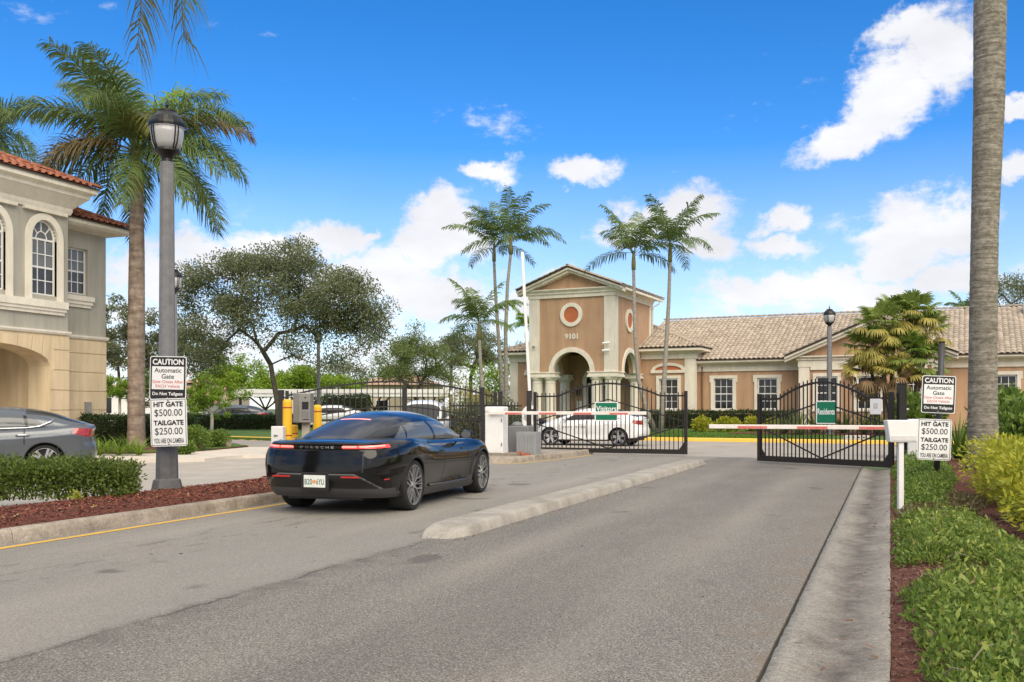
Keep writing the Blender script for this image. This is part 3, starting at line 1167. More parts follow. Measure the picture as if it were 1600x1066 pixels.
def window(parent, x0, x1, z0, z1, y, cols, rows, pane_mat, frame_mat=None, rail=True, arch=0.0, fw=0.05, mw=0.028, pane_low=None, name='window'):
    """sash window in the x-z plane at depth y: frame and glazing bars, every pane a piece of its own"""
    frame_mat = frame_mat or M_WFRAME
    mb = MB()
    mb.box(x0, y - 0.03, z0, x0 + fw, y + 0.03, z1)
    mb.box(x1 - fw, y - 0.03, z0, x1, y + 0.03, z1)
    mb.box(x0 + fw, y - 0.032, z0, x1 - fw, y + 0.032, z0 + fw)
    if not arch:
        mb.box(x0 + fw, y - 0.032, z1 - fw, x1 - fw, y + 0.032, z1)
    gx = [x0 + fw + (x1 - x0 - 2 * fw) * i / cols for i in range(cols + 1)]
    gz = [z0 + fw + (z1 - z0 - 2 * fw) * i / rows for i in range(rows + 1)]
    for x in gx[1:-1]:
        mb.box(x - mw / 2, y - 0.018, z0 + fw, x + mw / 2, y + 0.018, z1 - (0 if arch else fw))
    for i, z in enumerate(gz[1:-1]):
        h = mw * (2.0 if (rail and i == rows // 2 - 1) else 1.0)
        mb.box(x0 + fw, y - 0.022, z - h / 2, x1 - fw, y + 0.022, z + h / 2)
    if arch:
        xc, r = (x0 + x1) / 2, (x1 - x0) / 2
        mb.box(x0 + fw, y - 0.026, z1 - mw, x1 - fw, y + 0.026, z1 + mw)
        arch_band(mb, xc, r - fw, r, z1, y - 0.03, y + 0.03, rise0=arch - fw, rise1=arch)
        arch_band(mb, xc, r * 0.42 - mw / 2, r * 0.42 + mw / 2, z1, y - 0.02, y + 0.02, rise0=arch * 0.42 - mw / 2, rise1=arch * 0.42 + mw / 2)
        for a in (45, 90, 135):
            mb.bar((xc - r * .42 * math.cos(R_(a)), y, z1 + arch * .42 * math.sin(R_(a))), (xc - (r - fw / 2) * math.cos(R_(a)), y, z1 + (arch - fw / 2) * math.sin(R_(a))), 0.03, mw, up=(0, 1, 0))
    w = mb.build(name, frame_mat, parent)
    for j in range(rows):
        for i in range(cols):
            pm = pane_low if (pane_low and j < rows // 2) else pane_mat
            p = MB().box(gx[i] + mw * .4, y - 0.004, gz[j] + mw * .4, gx[i + 1] - mw * .4, y + 0.004, gz[j + 1] - mw * .4)
            p.build('pane', pm, w, fix=False)
    if arch:
        xc, r = (x0 + x1) / 2, (x1 - x0) / 2 - fw
        rs = arch - fw
        inner = [(xc - r * .42 * math.cos(R_(a)), z1 + mw + rs * .42 * math.sin(R_(a)) * 0.97) for a in range(0, 181, 15)]
        MB().prism(inner, y - 0.004, y + 0.004, fn=lambda x, z, yy: (x, yy, z)).build('pane', pane_mat, w)
        for a0 in (0, 45, 90, 135):
            o_ = [(xc - r * math.cos(R_(a)), z1 + rs * math.sin(R_(a))) for a in range(a0 + 2, a0 + 44, 6)]
            i_ = [(xc - r * .46 * math.cos(R_(a)), z1 + rs * .46 * math.sin(R_(a))) for a in range(a0 + 38, a0 + 1, -6)]
            MB().prism(o_ + i_, y - 0.004, y + 0.004, fn=lambda x, z, yy: (x, yy, z)).build('pane', pane_mat, w)
    return w


def surround(parent, x0, x1, z0, z1, y, w=0.18, d=0.07, ears=0.0, sill=True, m=None):
    """flat trim round an opening, standing proud of the wall face y"""
    m = m or M_CREAM
    mb = MB()
    mb.box(x0 - w, y - d, z0, x0, y + 0.06, z1)
    mb.box(x1, y - d, z0, x1 + w, y + 0.06, z1)
    mb.box(x0 - w - ears, y - d - 0.006, z1, x1 + w + ears, y + 0.06, z1 + w)
    if ears:
        mb.box(x0 - w - ears, y - d - 0.004, z1 - 0.22, x0 - w, y + 0.05, z1)
        mb.box(x1 + w, y - d - 0.004, z1 - 0.22, x1 + w + ears, y + 0.05, z1)
    if sill:
        mb.box(x0 - w - 0.04, y - d - 0.04, z0 - 0.12, x1 + w + 0.04, y + 0.06, z0)
    return mb.build('window_trim', m, parent, bevel=0.008)


def cornice(parent, path, prof, m=None, name='cornice', closed=False):
    """moulding swept along a plan path; prof = (outwards, z) list; outwards is to the path's right"""
    m = m or M_CREAM
    pts = [Vector((p[0], p[1])) for p in path]
    n = len(pts)
    rows = []
    for i, p in enumerate(pts):
        d0 = (p - pts[i - 1]).normalized() if i > 0 else None
        d1 = (pts[i + 1] - p).normalized() if i < n - 1 else None
        if d0 is None:
            nn = Vector((d1.y, -d1.x))
        elif d1 is None:
            nn = Vector((d0.y, -d0.x))
        else:
            a, b = Vector((d0.y, -d0.x)), Vector((d1.y, -d1.x))
            nn = (a + b) / (1 + a.dot(b))
        rows.append([(p.x + nn.x * q[0], p.y + nn.y * q[0], q[1]) for q in prof])
    k = len(prof)
    mb = MB()
    mb.v = [q for r in rows for q in r]
    for i in range(n - 1):
        for j in range(k):
            j2 = (j + 1) % k
            mb.f.append((i * k + j, (i + 1) * k + j, (i + 1) * k + j2, i * k + j2))
    mb.f.append(tuple(range(k)))
    mb.f.append(tuple((n - 1) * k + j for j in range(k))[::-1])
    return mb.build(name, m, parent)


# ------------------------------------------------------------------ clubhouse (local x = along the front, y = depth)
club = empty('clubhouse', (OB.x, OB.y, 0), BROT)
tag(club, 'single storey tan stucco clubhouse with cream trim, tiled roof and gabled entrance tower numbered 9101', 'building')
GZ = 0.2
TW, TD = 5.0, 6.7                       # tower width (x -5..0) and depth
ZC, ZF, ZP = 3.12, 7.55, 8.45           # column tops, wall top, gable peak
ZI = 3.42                               # arch spring

# --- tower walls with arches
mb = MB()
r_f, r_s, ysc = 1.12, 1.16, 2.62
wall(mb, -5.0, 0.0, ZI, ZF, 0.0, 0.45, [(-2.5 - r_f, -2.5 + r_f, ZI, ZI + r_f)])
arch_fill(mb, -2.5, r_f, ZI, ZI + r_f, 0.0, 0.45)
for (sx0, sx1) in ((-0.45, 0.0), (-5.0, -4.55)):
    # side walls, built in the y-z plane
    for (ya, yb, za, zb) in ((0.45, ysc - r_s, ZI, ZI + r_s), (ysc + r_s, TD, ZI, ZI + r_s), (0.45, TD, ZI + r_s, ZF)):
        mb.box(sx0, ya, za, sx1, yb, zb)
    arch_fill(mb, ysc, r_s, ZI, ZI + r_s, sx0, sx1, axis='y')
mb.box(-4.55, TD - 0.3, ZI, -0.45, TD, ZF)
mb.build('tower_wall', M_STUC, club)
MB().prism([(-5.35, ZF + 0.42), (0.35, ZF + 0.42), (-2.5, ZF + 0.42 + 1.05)], 0.02, 0.3, fn=lambda x, z, y: (x, y, z)).build('gable_wall', M_STUC, club)
# arch trims
for (nm, args) in (('arch_trim', dict(xc=-2.5, r0=r_f - 0.02, r1=r_f + 0.24, zs=ZI, y0=-0.07, y1=0.2)),):
    t1 = arch_band(MB(), **args)
    t1.build(nm, M_CREAM, club, bevel=0.012)
arch_band(MB(), ysc, r_s - 0.02, r_s + 0.24, ZI, 0.07, -0.2, axis='y').build('arch_trim', M_CREAM, club, bevel=0.012)
arch_band(MB(), ysc, r_s - 0.02, r_s + 0.24, ZI, -5.07, -4.8, axis='y').build('arch_trim', M_CREAM, club, bevel=0.012)
# corner pilasters
for (x0, x1, y0, y1) in ((-0.58, 0.05, -0.05, 0.50), (-5.05, -4.42, -0.05, 0.50), (-0.4, 0.05, TD - 0.5, TD + 0.02)):
    MB().box(x0, y0, ZI + 0.003, x1, y1, ZF).build('pilaster', M_CREAM, club)
# columns with capitals and bases, impost blocks over them
COLS = [(-0.32, 0.28), (-1.12, 0.28), (-4.68, 0.28), (-3.88, 0.28), (-0.32, 1.08), (-0.32, 4.35), (-4.68, 1.08), (-4.68, 4.35)]
me_col = None
for (x, y) in COLS:
    if me_col is None:
        c = MB().lathe([(0.36, GZ), (0.36, GZ + 0.14), (0.33, GZ + 0.18), (0.31, GZ + 0.26), (0.315, 1.4), (0.30, 2.4), (0.285, ZC - 0.32), (0.30, ZC - 0.30), (0.30, ZC - 0.27), (0.285, ZC - 0.25), (0.285, ZC - 0.17), (0.34, ZC - 0.12), (0.38, ZC - 0.05), (0.38, ZC)], 24)
        c.box(-0.41, -0.41, 0.0, 0.41, 0.41, GZ)
        o = c.build('column', M_CREAM, club, smooth=False, loc=(x, y, 0))
        me_col = o.data
    else:
        obj('column', me_col, None, club, (x, y, 0))
ent = MB()
for (x0, x1, y0, y1) in ((-1.55, 0.12, -0.12, 0.69), (-5.12, -3.45, -0.12, 0.69), (-0.73, 0.118, 0.69, 1.50), (-5.118, -4.27, 0.69, 1.50), (-0.73, 0.12, 3.9, 4.8), (-5.12, -4.27, 3.9, 4.8)):
    ent = MB()
    ent.box(x0, y0, ZC, x1, y1, ZC + 0.12)
    ent.box(x0 + 0.05, y0 + 0.05, ZC + 0.12, x1 - 0.05, y1 - 0.05, ZI - 0.06)
    ent.box(x0 + 0.0, y0 + 0.0, ZI - 0.06, x1 - 0.0, y1 - 0.0, ZI + 0.001)
    ent.build('entablature', M_CREAM, club, bevel=0.01)
# tower cornice and gable
prof = [(0.0, ZF - 0.02), (0.10, ZF - 0.02), (0.10, ZF + 0.16), (0.17, ZF + 0.20), (0.17, ZF + 0.28), (0.30, ZF + 0.40), (0.30, ZF + 0.46), (0.0, ZF + 0.46)]
cornice(club, [(-5.0, TD), (-5.0, 0.0), (0.0, 0.0), (0.0, TD)], prof)
# rakes of the gable: sloping cream mouldings in front
zE, zR, xo = ZF + 0.46, ZF + 0.46 + 1.18, 0.62
for sgn in (1, -1):
    xE = -2.5 + sgn * (2.5 + xo)
    sl = (zR - zE) / (2.5 + xo)
    for (y0, y1, dz, hh, nm) in ((-0.55, 0.05, 0.0, 0.16, 'rake'), (-0.40, 0.05, -0.16, 0.15, 'rake')):
        q = [(xE, zE + dz), (-2.5, zR + dz), (-2.5, zR + dz - hh), (xE, zE + dz - hh)]
        MB().prism(q, y0, y1, fn=lambda x, z, y: (x, y, z)).build(nm, M_CREAM, club)
    # eave board with gutter along the side
    MB().box(min(xE, xE - sgn * 0.10), -0.55 + 0.003, zE - 0.17, max(xE, xE - sgn * 0.10), TD + 0.5, zE + 0.02).build('eave_board', M_CREAM, club)
    MB().box(min(xE - sgn * 0.1, -2.5 + sgn * 2.5), 0.06, zE - 0.10, max(xE - sgn * 0.1, -2.5 + sgn * 2.5), TD + 0.5, zE - 0.05).build('soffit', M_CREAM, club)
    # deck and tiles of this slope
    rf = deck('roof', [(xE, -0.6, zE), (-2.5, -0.6, zR), (-2.5, TD + 0.6, zR), (xE, TD + 0.6, zE)][::sgn], M_TAR, club, 0.05)
    Ls = math.hypot(2.5 + xo, zR - zE)
    tile_roof('roof_tiles', (xE, -0.6, zE + 0.02), (0, 1, 0), (-sgn * (2.5 + xo), 0, zR - zE), [(0.1, 0), (TD + 1.2, 0), (TD + 1.2, Ls - 0.05), (0.1, Ls - 0.05)], M_TILE, rf)
    cap_tiles((xE, -0.56, zE + 0.03), (-2.5, -0.56, zR + 0.03), M_TILE, rf, r=0.10, name='rake_tile')
cap_tiles((-2.5, -0.6, zR + 0.05), (-2.5, TD + 0.6, zR + 0.05), M_TILE, rf)
# downpipe at the tower's rear corner
MB().tube([(0.55, TD - 0.1, zE - 0.16), (0.5, TD - 0.15, zE - 0.35), (0.14, TD - 0.2, zE - 0.55), (0.12, TD - 0.2, ZI + 1.4)], 0.045, 8).build('downpipe', M_CREAM, club, smooth=True)


def disc(parent, c, axis, r0=0.44, r1=0.66):
    prof = [(r0, -0.10), (r1, -0.10), (r1, 0.04), (r0, 0.04)]
    s = -1 if axis == 'X' else 1
    mb = MB()
    an = [2 * math.pi * i / 40 for i in range(41)]
    out = [(r1 * math.cos(a), r1 * math.sin(a)) for a in an]
    inn = [(r0 * math.cos(a), r0 * math.sin(a)) for a in an]
    if axis == 'Y':
        f0, f1 = (lambda x, z: (c[0] + x, c[1] - 0.09, c[2] + z)), (lambda x, z: (c[0] + x, c[1] + 0.03, c[2] + z))
        fd = lambda x, z, y: (c[0] + x, c[1] + y, c[2] + z)
        d0, d1 = -0.035, 0.02
    else:
        f0, f1 = (lambda y, z: (c[0] + 0.09, c[1] + y, c[2] + z)), (lambda y, z: (c[0] - 0.03, c[1] + y, c[2] + z))
        fd = lambda y, z, x: (c[0] + x, c[1] + y, c[2] + z)
        d0, d1 = -0.02, 0.035
    mb.ring(out, inn, f0, f1)
    o = mb.build('medallion', M_CREAM, parent, bevel=0.01)
    MB().prism([(r0 * 1.02 * math.cos(a), r0 * 1.02 * math.sin(a)) for a in an[:-1]], d0, d1, fn=fd).build('medallion_disc', M_TERRA, o)


disc(club, (-2.5, 0, 6.58), 'Y')
disc(club, (0, 2.45, 6.35), 'X')
text(club, '9101', -2.5, 5.38, 0.80, 0.32, M_CREAM, y=-0.03, bold=0.045, name='house_number')

# --- blocks to both sides of the tower and the entrance wall
B1, BZ = 4.85, 4.62
XL, XR = -8.5, 3.05
mb = MB()
wall(mb, XL, XR, 0.0, BZ, B1, B1 + 0.25, [(-3.55, -1.45, 0.0, 2.9), (1.05, 2.15, 1.35, 3.12), (-7.1, -6.0, 1.35, 3.12), (-3.55, -1.45, 2.9, 3.95)])
arch_fill(mb, -2.5, 1.05, 2.9, 3.95, B1, B1 + 0.25)
mb.box(XL, B1 + 0.25, 0, XL + 0.25, 14, BZ)
mb.box(XR - 0.25, B1 + 0.25, 0, XR, 14, BZ)
mb.build('wall', M_STUC, club)
# arched glazed entrance
arch_band(MB(), -2.5, 1.0, 1.24, 2.9, B1 - 0.06, B1 + 0.05).box(-3.74, B1 - 0.06, GZ, -3.5, B1 + 0.05, 2.9).box(-1.5, B1 - 0.06, GZ, -1.26, B1 + 0.05, 2.9).build('door_trim', M_CREAM, club)
dr = MB()
for x in (-3.5, -2.54, -1.58):
    dr.box(x, B1 + 0.08, GZ, x + 0.08, B1 + 0.16, 2.85)
dr.box(-3.42, B1 + 0.082, 2.77, -1.58, B1 + 0.158, 2.92)
dr.box(-3.42, B1 + 0.082, GZ, -1.58, B1 + 0.158, GZ + 0.2)
for a in (45, 90, 135):
    dr.bar((-2.5, B1 + 0.12, 2.9), (-2.5 - 1.03 * math.cos(R_(a)), B1 + 0.12, 2.9 + 1.03 * math.sin(R_(a))), 0.05, 0.05, up=(0, 1, 0))
door = dr.build('door', M_WFRAME, club)
for x in (-3.42, -2.46):
    MB().box(x, B1 + 0.11, GZ + 0.2, x + 0.88, B1 + 0.13, 2.77).build('pane', M_PANE, door)
MB().prism([(-2.5 - 1.04 * math.cos(R_(a)), 2.93 + 1.0 * math.sin(R_(a))) for a in range(0, 181, 12)], B1 + 0.17, B1 + 0.19, fn=lambda x, z, y: (x, y, z)).build('pane', M_PANE, door)
MB().box(-3.5, B1 + 0.2, GZ, -1.5, B1 + 0.22, 4.0).build('lobby_shade', M_PANE, club)
# porch floor and ceiling
MB().box(-5.3, -0.3, 0.0, 0.3, B1, GZ).build('porch_floor', M_WALK, club)
MB().box(-4.55, 0.45, ZI + 1.5, -0.45, B1, ZI + 1.6).build('porch_ceiling', M_CREAM, club)
# wall lantern and paper notices beside the door
lp = MB().lathe([(0.02, 2.15), (0.10, 2.2), (0.12, 2.5), (0.05, 2.62), (0.02, 2.72)], 8, (-3.95, B1 - 0.16, 0))
lp.bar((-3.95, B1, 2.5), (-3.95, B1 - 0.16, 2.65), 0.04).build('wall_lantern', M_IRON, club)
MB().box(-4.1, B1 - 0.03, 1.3, -3.78, B1 - 0.002, 1.85).build('notice_board', M_WFRAME, club)
# pilasters at the block's ends
for (x0, x1) in ((XR - 0.48, XR + 0.07), (XL - 0.07, XL + 0.48)):
    MB().box(x0, B1 - 0.07, GZ, x1, B1 + 0.6, BZ - 0.002).build('pilaster', M_CREAM, club)
prof1 = [(0.0, BZ - 0.35), (0.10, BZ - 0.35), (0.10, BZ - 0.10), (0.2, BZ + 0.02), (0.50, BZ + 0.06), (0.58, BZ + 0.10), (0.58, BZ + 0.27), (0.0, BZ + 0.27)]
cornice(club, [(XL, 14), (XL, B1), (-5.0, B1)], prof1)
cornice(club, [(0.0, B1), (XR, B1), (XR, 7.2)], prof1)
# hipped roof over the block: ends low at both sides of the tower
ze1, p1 = BZ + 0.28, 0.40
xe0, xe1, ye = XL - 0.6, XR + 0.6, B1 - 0.6
hw = (xe1 - xe0) / 2
hz = ze1 + hw * p1 * 0.62
rise = hz - ze1
dy = rise / p1
rb = deck('roof', [(xe0, ye, ze1), (xe1, ye, ze1), (xe1 - dy, ye + dy, hz), (xe0 + dy, ye + dy, hz)], M_TAR, club, 0.05)
deck('roof', [(xe1, ye, ze1), (xe1, 16, ze1), (xe1 - dy, 16, hz), (xe1 - dy, ye + dy, hz)], M_TAR, club, 0.05)
deck('roof', [(xe0, 16, ze1), (xe0, ye, ze1), (xe0 + dy, ye + dy, hz), (xe0 + dy, 16, hz)], M_TAR, club, 0.05)
Ls = math.hypot(dy, rise)
Wd = xe1 - xe0
tile_roof('roof_tiles', (xe0, ye, ze1 + 0.01), (1, 0, 0), (0, dy, rise), [(0, 0), (Wd, 0), (Wd - dy, Ls), (dy, Ls)], M_TILE, rb)
tile_roof('roof_tiles', (xe1, ye, ze1 + 0.01), (0, 1, 0), (-dy, 0, rise), [(0, 0), (9, 0), (9, Ls), (dy, Ls)], M_TILE, rb)
tile_roof('roof_tiles', (xe0, ye, ze1 + 0.01), (0, 1, 0), (dy, 0, rise), [(0, 0), (9, 0), (9, Ls), (dy, Ls)], M_TILE, rb)
cap_tiles((xe1, ye, ze1 + 0.05), (xe1 - dy, ye + dy, hz + 0.05), M_TILE, rb, r=0.11, name='hip_tile')
cap_tiles((xe0, ye, ze1 + 0.05), (xe0 + dy, ye + dy, hz + 0.05), M_TILE, rb, r=0.11, name='hip_tile')
# windows of the block with arched heads
for xc in (1.6, -6.55):
    window(club, xc - 0.55, xc + 0.55, 1.35, 3.12, B1 + 0.10, 3, 4, M_PANE3)
    surround(club, xc - 0.55, xc + 0.55, 1.35, 3.12, B1)
    hd = MB()
    arch_band(hd, xc, 0.80, 1.00, 3.62, B1 - 0.09, B1 + 0.05, rise0=0.26, rise1=0.42)
    hd.box(xc - 1.05, B1 - 0.10, 3.45, xc + 1.05, B1 + 0.05, 3.62)
    h_ = hd.build('window_head', M_CREAM, club)
    MB().prism([(xc - 0.82 * math.cos(R_(a)), 3.62 + 0.28 * math.sin(R_(a))) for a in range(0, 181, 15)], B1 - 0.02, B1 + 0.03, fn=lambda x, z, y: (x, y, z)).build('tympanum', M_TERRA, h_)

# --- long right wing
B2, WZ = 5.9, 3.95
X2 = 32.0
G0, G1, GB = 9.0, 16.1, 4.85           # projecting gabled bay
mb = MB()
wins = [4.55, 7.05, 19.0, 22.3, 25.6]
hs = [(x - 0.55, x + 0.55, 1.35, 3.12) for x in wins]
wall(mb, XR, G0, 0.0, WZ, B2, B2 + 0.25, hs[:2])
mb.build('wall', M_STUC, club)
mb = MB()
wall(mb, G1, X2, 0.0, WZ, B2, B2 + 0.25, hs[2:])
mb.box(X2 - 0.25, B2 + 0.25, 0, X2, 18, WZ)
mb.build('wall', M_STUC, club)
for x in wins:
    window(club, x - 0.55, x + 0.55, 1.35, 3.12, B2 + 0.10, 3, 4, M_PANE)
    surround(club, x - 0.55, x + 0.55, 1.35, 3.12, B2, ears=0.07)
prof2 = [(0.0, WZ - 0.42), (0.09, WZ - 0.42), (0.09, WZ - 0.16), (0.16, WZ - 0.08), (0.16, WZ), (0.46, WZ + 0.02), (0.52, WZ + 0.05), (0.58, WZ + 0.10), (0.58, WZ + 0.22), (0.0, WZ + 0.22)]
cornice(club, [(XR, B2), (G0, B2)], prof2)
cornice(club, [(G1, B2), (X2, B2), (X2, 18)], prof2)
ze2, yr = WZ + 0.23, 12.8
ye2 = B2 - 0.62
zr2 = ze2 + (yr - ye2) * 0.405
Ls2 = math.hypot(yr - ye2, zr2 - ze2)
x2a, x2b = 2.0, X2 + 0.6
rw = deck('roof', [(x2a, ye2, ze2), (x2b, ye2, ze2), (x2b, yr, zr2), (x2a - 3, yr, zr2), (x2a - 3, ye2 + 5, ze2 + 5 * 0.405)], M_TAR, club, 0.05)
deck('roof', [(x2a - 3, yr, zr2), (x2b, yr, zr2), (x2b, 2 * yr - ye2, ze2), (x2a - 3, 2 * yr - ye2, ze2)], M_TAR, club, 0.05)
tile_roof('roof_tiles', (x2a - 3, ye2, ze2 + 0.01), (1, 0, 0), (0, yr - ye2, zr2 - ze2), [(3.4, 0), (x2b - x2a + 3, 0), (x2b - x2a + 3, Ls2), (0, Ls2), (0, Ls2 * 0.7)], M_TILE, rw)
cap_tiles((x2a - 3, yr, zr2 + 0.05), (x2b, yr, zr2 + 0.05), M_TILE, rw, r=0.12)
# gutter ends and downpipe
MB().tube([(XR + 0.28, B2 - 0.08, WZ), (XR + 0.28, B2 - 0.06, GZ)], 0.05, 8).build('downpipe', mat('brown_pipe', (0.20, 0.11, 0.065), 0.7), club)

# --- gabled bay
mb = MB()
gw = [(9.85, 10.95), (11.95, 13.05), (14.0, 15.1)]
wall(mb, G0, G1, 0, WZ + 0.1, GB, GB + 0.25, [(a, b, 1.35, 3.12) for a, b in gw])
mb.box(G0, GB + 0.25, 0, G0 + 0.25, 8, WZ + 0.1)
mb.box(G1 - 0.25, GB + 0.25, 0, G1, 8, WZ + 0.1)
mb.build('wall', M_STUC, club)
gm_ = (G0 + G1) / 2
for a, b in gw:
    window(club, a, b, 1.35, 3.12, GB + 0.10, 3, 4, M_PANE)
    surround(club, a, b, 1.35, 3.12, GB)
    MB().box(a - 0.3, GB - 0.10, 3.48, b + 0.3, GB + 0.03, 3.66).build('window_head', M_CREAM, club, bevel=0.01)
for (x0, x1) in ((G0 - 0.07, G0 + 0.5), (G1 - 0.5, G1 + 0.07)):
    MB().box(x0, GB - 0.07, GZ, x1, GB + 0.5, WZ - 0.3).build('pilaster', M_CREAM, club)
prof3 = [(0.0, WZ - 0.30), (0.10, WZ - 0.30), (0.10, WZ + 0.02), (0.18, WZ + 0.08), (0.18, WZ + 0.14), (0.32, WZ + 0.24), (0.32, WZ + 0.30), (0.0, WZ + 0.30)]
cornice(club, [(G0, B2 + 0.5), (G0, GB), (G1, GB), (G1, B2 + 0.5)], prof3)
gs = 0.42
gh = (G1 - G0) / 2 + 0.75
zg0 = WZ + 0.30
zg1 = zg0 + gh * gs
MB().prism([(G0 - 0.3, zg0), (G1 + 0.3, zg0), (gm_, zg0 + (gh - 0.45) * gs)], GB + 0.05, GB + 0.3, fn=lambda x, z, y: (x, y, z)).build('gable_wall', M_STUC, club)
for sgn in (1, -1):
    xE = gm_ + sgn * gh
    for (y0, y1, dz, hh) in ((GB - 0.60, GB + 0.06, 0.0, 0.17), (GB - 0.45, GB + 0.06, -0.17, 0.16)):
        q = [(xE, zg0 + dz), (gm_, zg1 + dz), (gm_, zg1 + dz - hh), (xE, zg0 + dz - hh)]
        MB().prism(q, y0, y1, fn=lambda x, z, y: (x, y, z)).build('rake', M_CREAM, club)
    yb = 11.0
    rg = deck('roof', [(xE, GB - 0.65, zg0), (gm_, GB - 0.65, zg1), (gm_, yb, zg1), (xE, 7.6, zg0)][::sgn], M_TAR, club, 0.05)
    Lg = math.hypot(gh, zg1 - zg0)
    tile_roof('roof_tiles', (xE, GB - 0.65, zg0 + 0.02), (0, 1, 0), (-sgn * gh, 0, zg1 - zg0), [(0.1, 0), (2.2, 0), (yb - GB + 0.6, Lg), (0.1, Lg)], M_TILE, rg)
    cap_tiles((xE, GB - 0.60, zg0 + 0.04), (gm_, GB - 0.60, zg1 + 0.04), M_TILE, rg, r=0.11, name='rake_tile')
cap_tiles((gm_, GB - 0.65, zg1 + 0.05), (gm_, yb, zg1 + 0.05), M_TILE, rg, r=0.11)
MB().box(20.1, 11.2, zr2 - 0.9, 21.0, 12.0, zr2 + 0.10).build('chimney', M_CREAM, club)
# security cameras on the tower corner
sc = MB()
for (y, z) in ((-0.18, 4.95), (-0.20, 4.55)):
    sc.tube([(-0.38, y + 0.13, z + 0.04), (-0.38, y - 0.08, z)], 0.03, 8)
    sc.tube([(-0.55, y - 0.22, z - 0.03), (-0.2, y - 0.06, z)], [0.065, 0.07], 10)
sc.tube([(0.05, -0.07, 5.1), (0.12, -0.12, 4.9), (0.05, -0.07, 4.6)], 0.012, 6)
sc.build('security_camera', M_WFRAME, club)
MB().tube([(-4.75, -0.05, 4.85), (-4.75, -0.2, 4.85), (-4.6, -0.3, 4.83)], [0.03, 0.05, 0.05], 8).build('security_camera', mat('grey_plastic', (0.25, 0.25, 0.25), 0.5), club)

# ------------------------------------------------------------------ left house: front faces the drive; local x runs away along the drive, -y faces out
HU = -25.1
house = empty('townhouse', (HU, 25.6, 0), R_(90))
tag(house, 'two storey house with sage green upper floor, beige arched ground floor and red tile roof', 'building')
BAY, BX1, BX0 = -0.8, -2.4, -12.0          # bay face depth, right end, left end
ZB2 = 3.78                                # storey band
ZTB, ZTR = 7.95, 7.30                      # wall tops: bay, right section
# upper walls
mb = MB()
AW = [-3.33, -5.2, -7.07]                 # arched window centres
hol = [(x - 0.49, x + 0.49, 4.9, 7.21) for x in AW]
wall(mb, BX0, BX1, ZB2, ZTB, BAY, BAY + 0.25, hol)
for x in AW:
    arch_fill(mb, x, 0.49, 6.62, 7.21, BAY, BAY + 0.25, rise=0.59)
mb.box(BX1 - 0.25, BAY + 0.25, ZB2, BX1, 5, ZTB)
wall(mb, BX1, 0.0, ZB2, ZTR, 0.0, 0.25, [(-1.68, -0.80, 5.2, 6.72)])
mb.box(-0.25, 0.25, ZB2, 0.0, 9, ZTR)
mb.build('upper_wall', M_GREEN, house)
for x in AW:
    window(house, x - 0.49, x + 0.49, 4.9, 6.62, BAY + 0.12, 3, 4, M_PANE2, arch=0.59, pane_low=M_PANE3)
    t_ = MB()
    arch_band(t_, x, 0.49, 0.70, 6.62, BAY - 0.07, BAY + 0.10, rise0=0.59, rise1=0.80)
    t_.box(x - 0.70, BAY - 0.07, 4.72, x - 0.49, BAY + 0.1, 6.62)
    t_.box(x + 0.49, BAY - 0.07, 4.72, x + 0.70, BAY + 0.1, 6.62)
    t_.build('window_trim', M_CREAM, house)
    MB().box(x - 0.80, BAY - 0.14, 7.44, x + 0.80, BAY + 0.05, 7.54).build('window_head', M_CREAM, house)
sl_ = MB()
sl_.box(BX0, BAY - 0.16, 4.52, -2.52, BAY + 0.05, 4.74)
sl_.box(BX0, BAY - 0.12, 4.42, -2.56, BAY + 0.05, 4.52)
sl_.box(BX0, BAY - 0.08, 4.32, -2.60, BAY + 0.05, 4.42)
sl_.build('window_sill', M_CREAM, house)
window(house, -1.68, -0.80, 5.2, 6.72, 0.14, 3, 4, M_PANE2, pane_low=M_PANE3)
s2 = MB()
s2.box(-1.80, -0.14, 4.98, -0.62, 0.03, 5.14)
s2.box(-1.76, -0.10, 4.86, -0.66, 0.03, 4.98)
s2.box(-1.72, -0.06, 4.76, -0.70, 0.03, 4.86)
s2.build('window_sill', M_CREAM, house)
# ground floor with arched porch opening and grooved courses
AX, AR, AS, ARISE = -5.2, 2.1, 2.72, 0.62
gm2 = MB()
wall(gm2, BX0, BX1, 0.0, ZB2, BAY, BAY + 0.9, [(AX - AR, AX + AR, 0.0, AS + ARISE)])
arch_fill(gm2, AX, AR, AS, AS + ARISE, BAY, BAY + 0.9, rise=ARISE)
gm2.box(BX1, 0.0, 0.0, 0.0, 0.25, ZB2)
gm2.box(BX1 - 0.25, BAY + 0.9, 0, BX1, 0.25, ZB2)
gm2.box(-0.25, 0.25, 0, 0.0, 9, ZB2)
gm2.build('ground_wall', M_BEIGE, house)
# stucco courses standing proud, so that the joints are recessed; each block a piece
zj = [0.1, 0.72, 1.35, 1.98, 2.61, 3.24, ZB2 - 0.12]
for z0, z1 in zip(zj, zj[1:]):
    MB().box(BX1 + 0.003, -0.03, z0 + 0.012, -0.0, 0.02, z1 - 0.012).build('stucco_course', M_BEIGE, house)
    xl = AX + AR
    if z1 > AS:
        xl = AX + AR * 1.06
    MB().box(xl + 0.004, BAY - 0.03, z0 + 0.012, BX1 + 0.03, BAY + 0.02, z1 - 0.012).build('stucco_course', M_BEIGE, house)
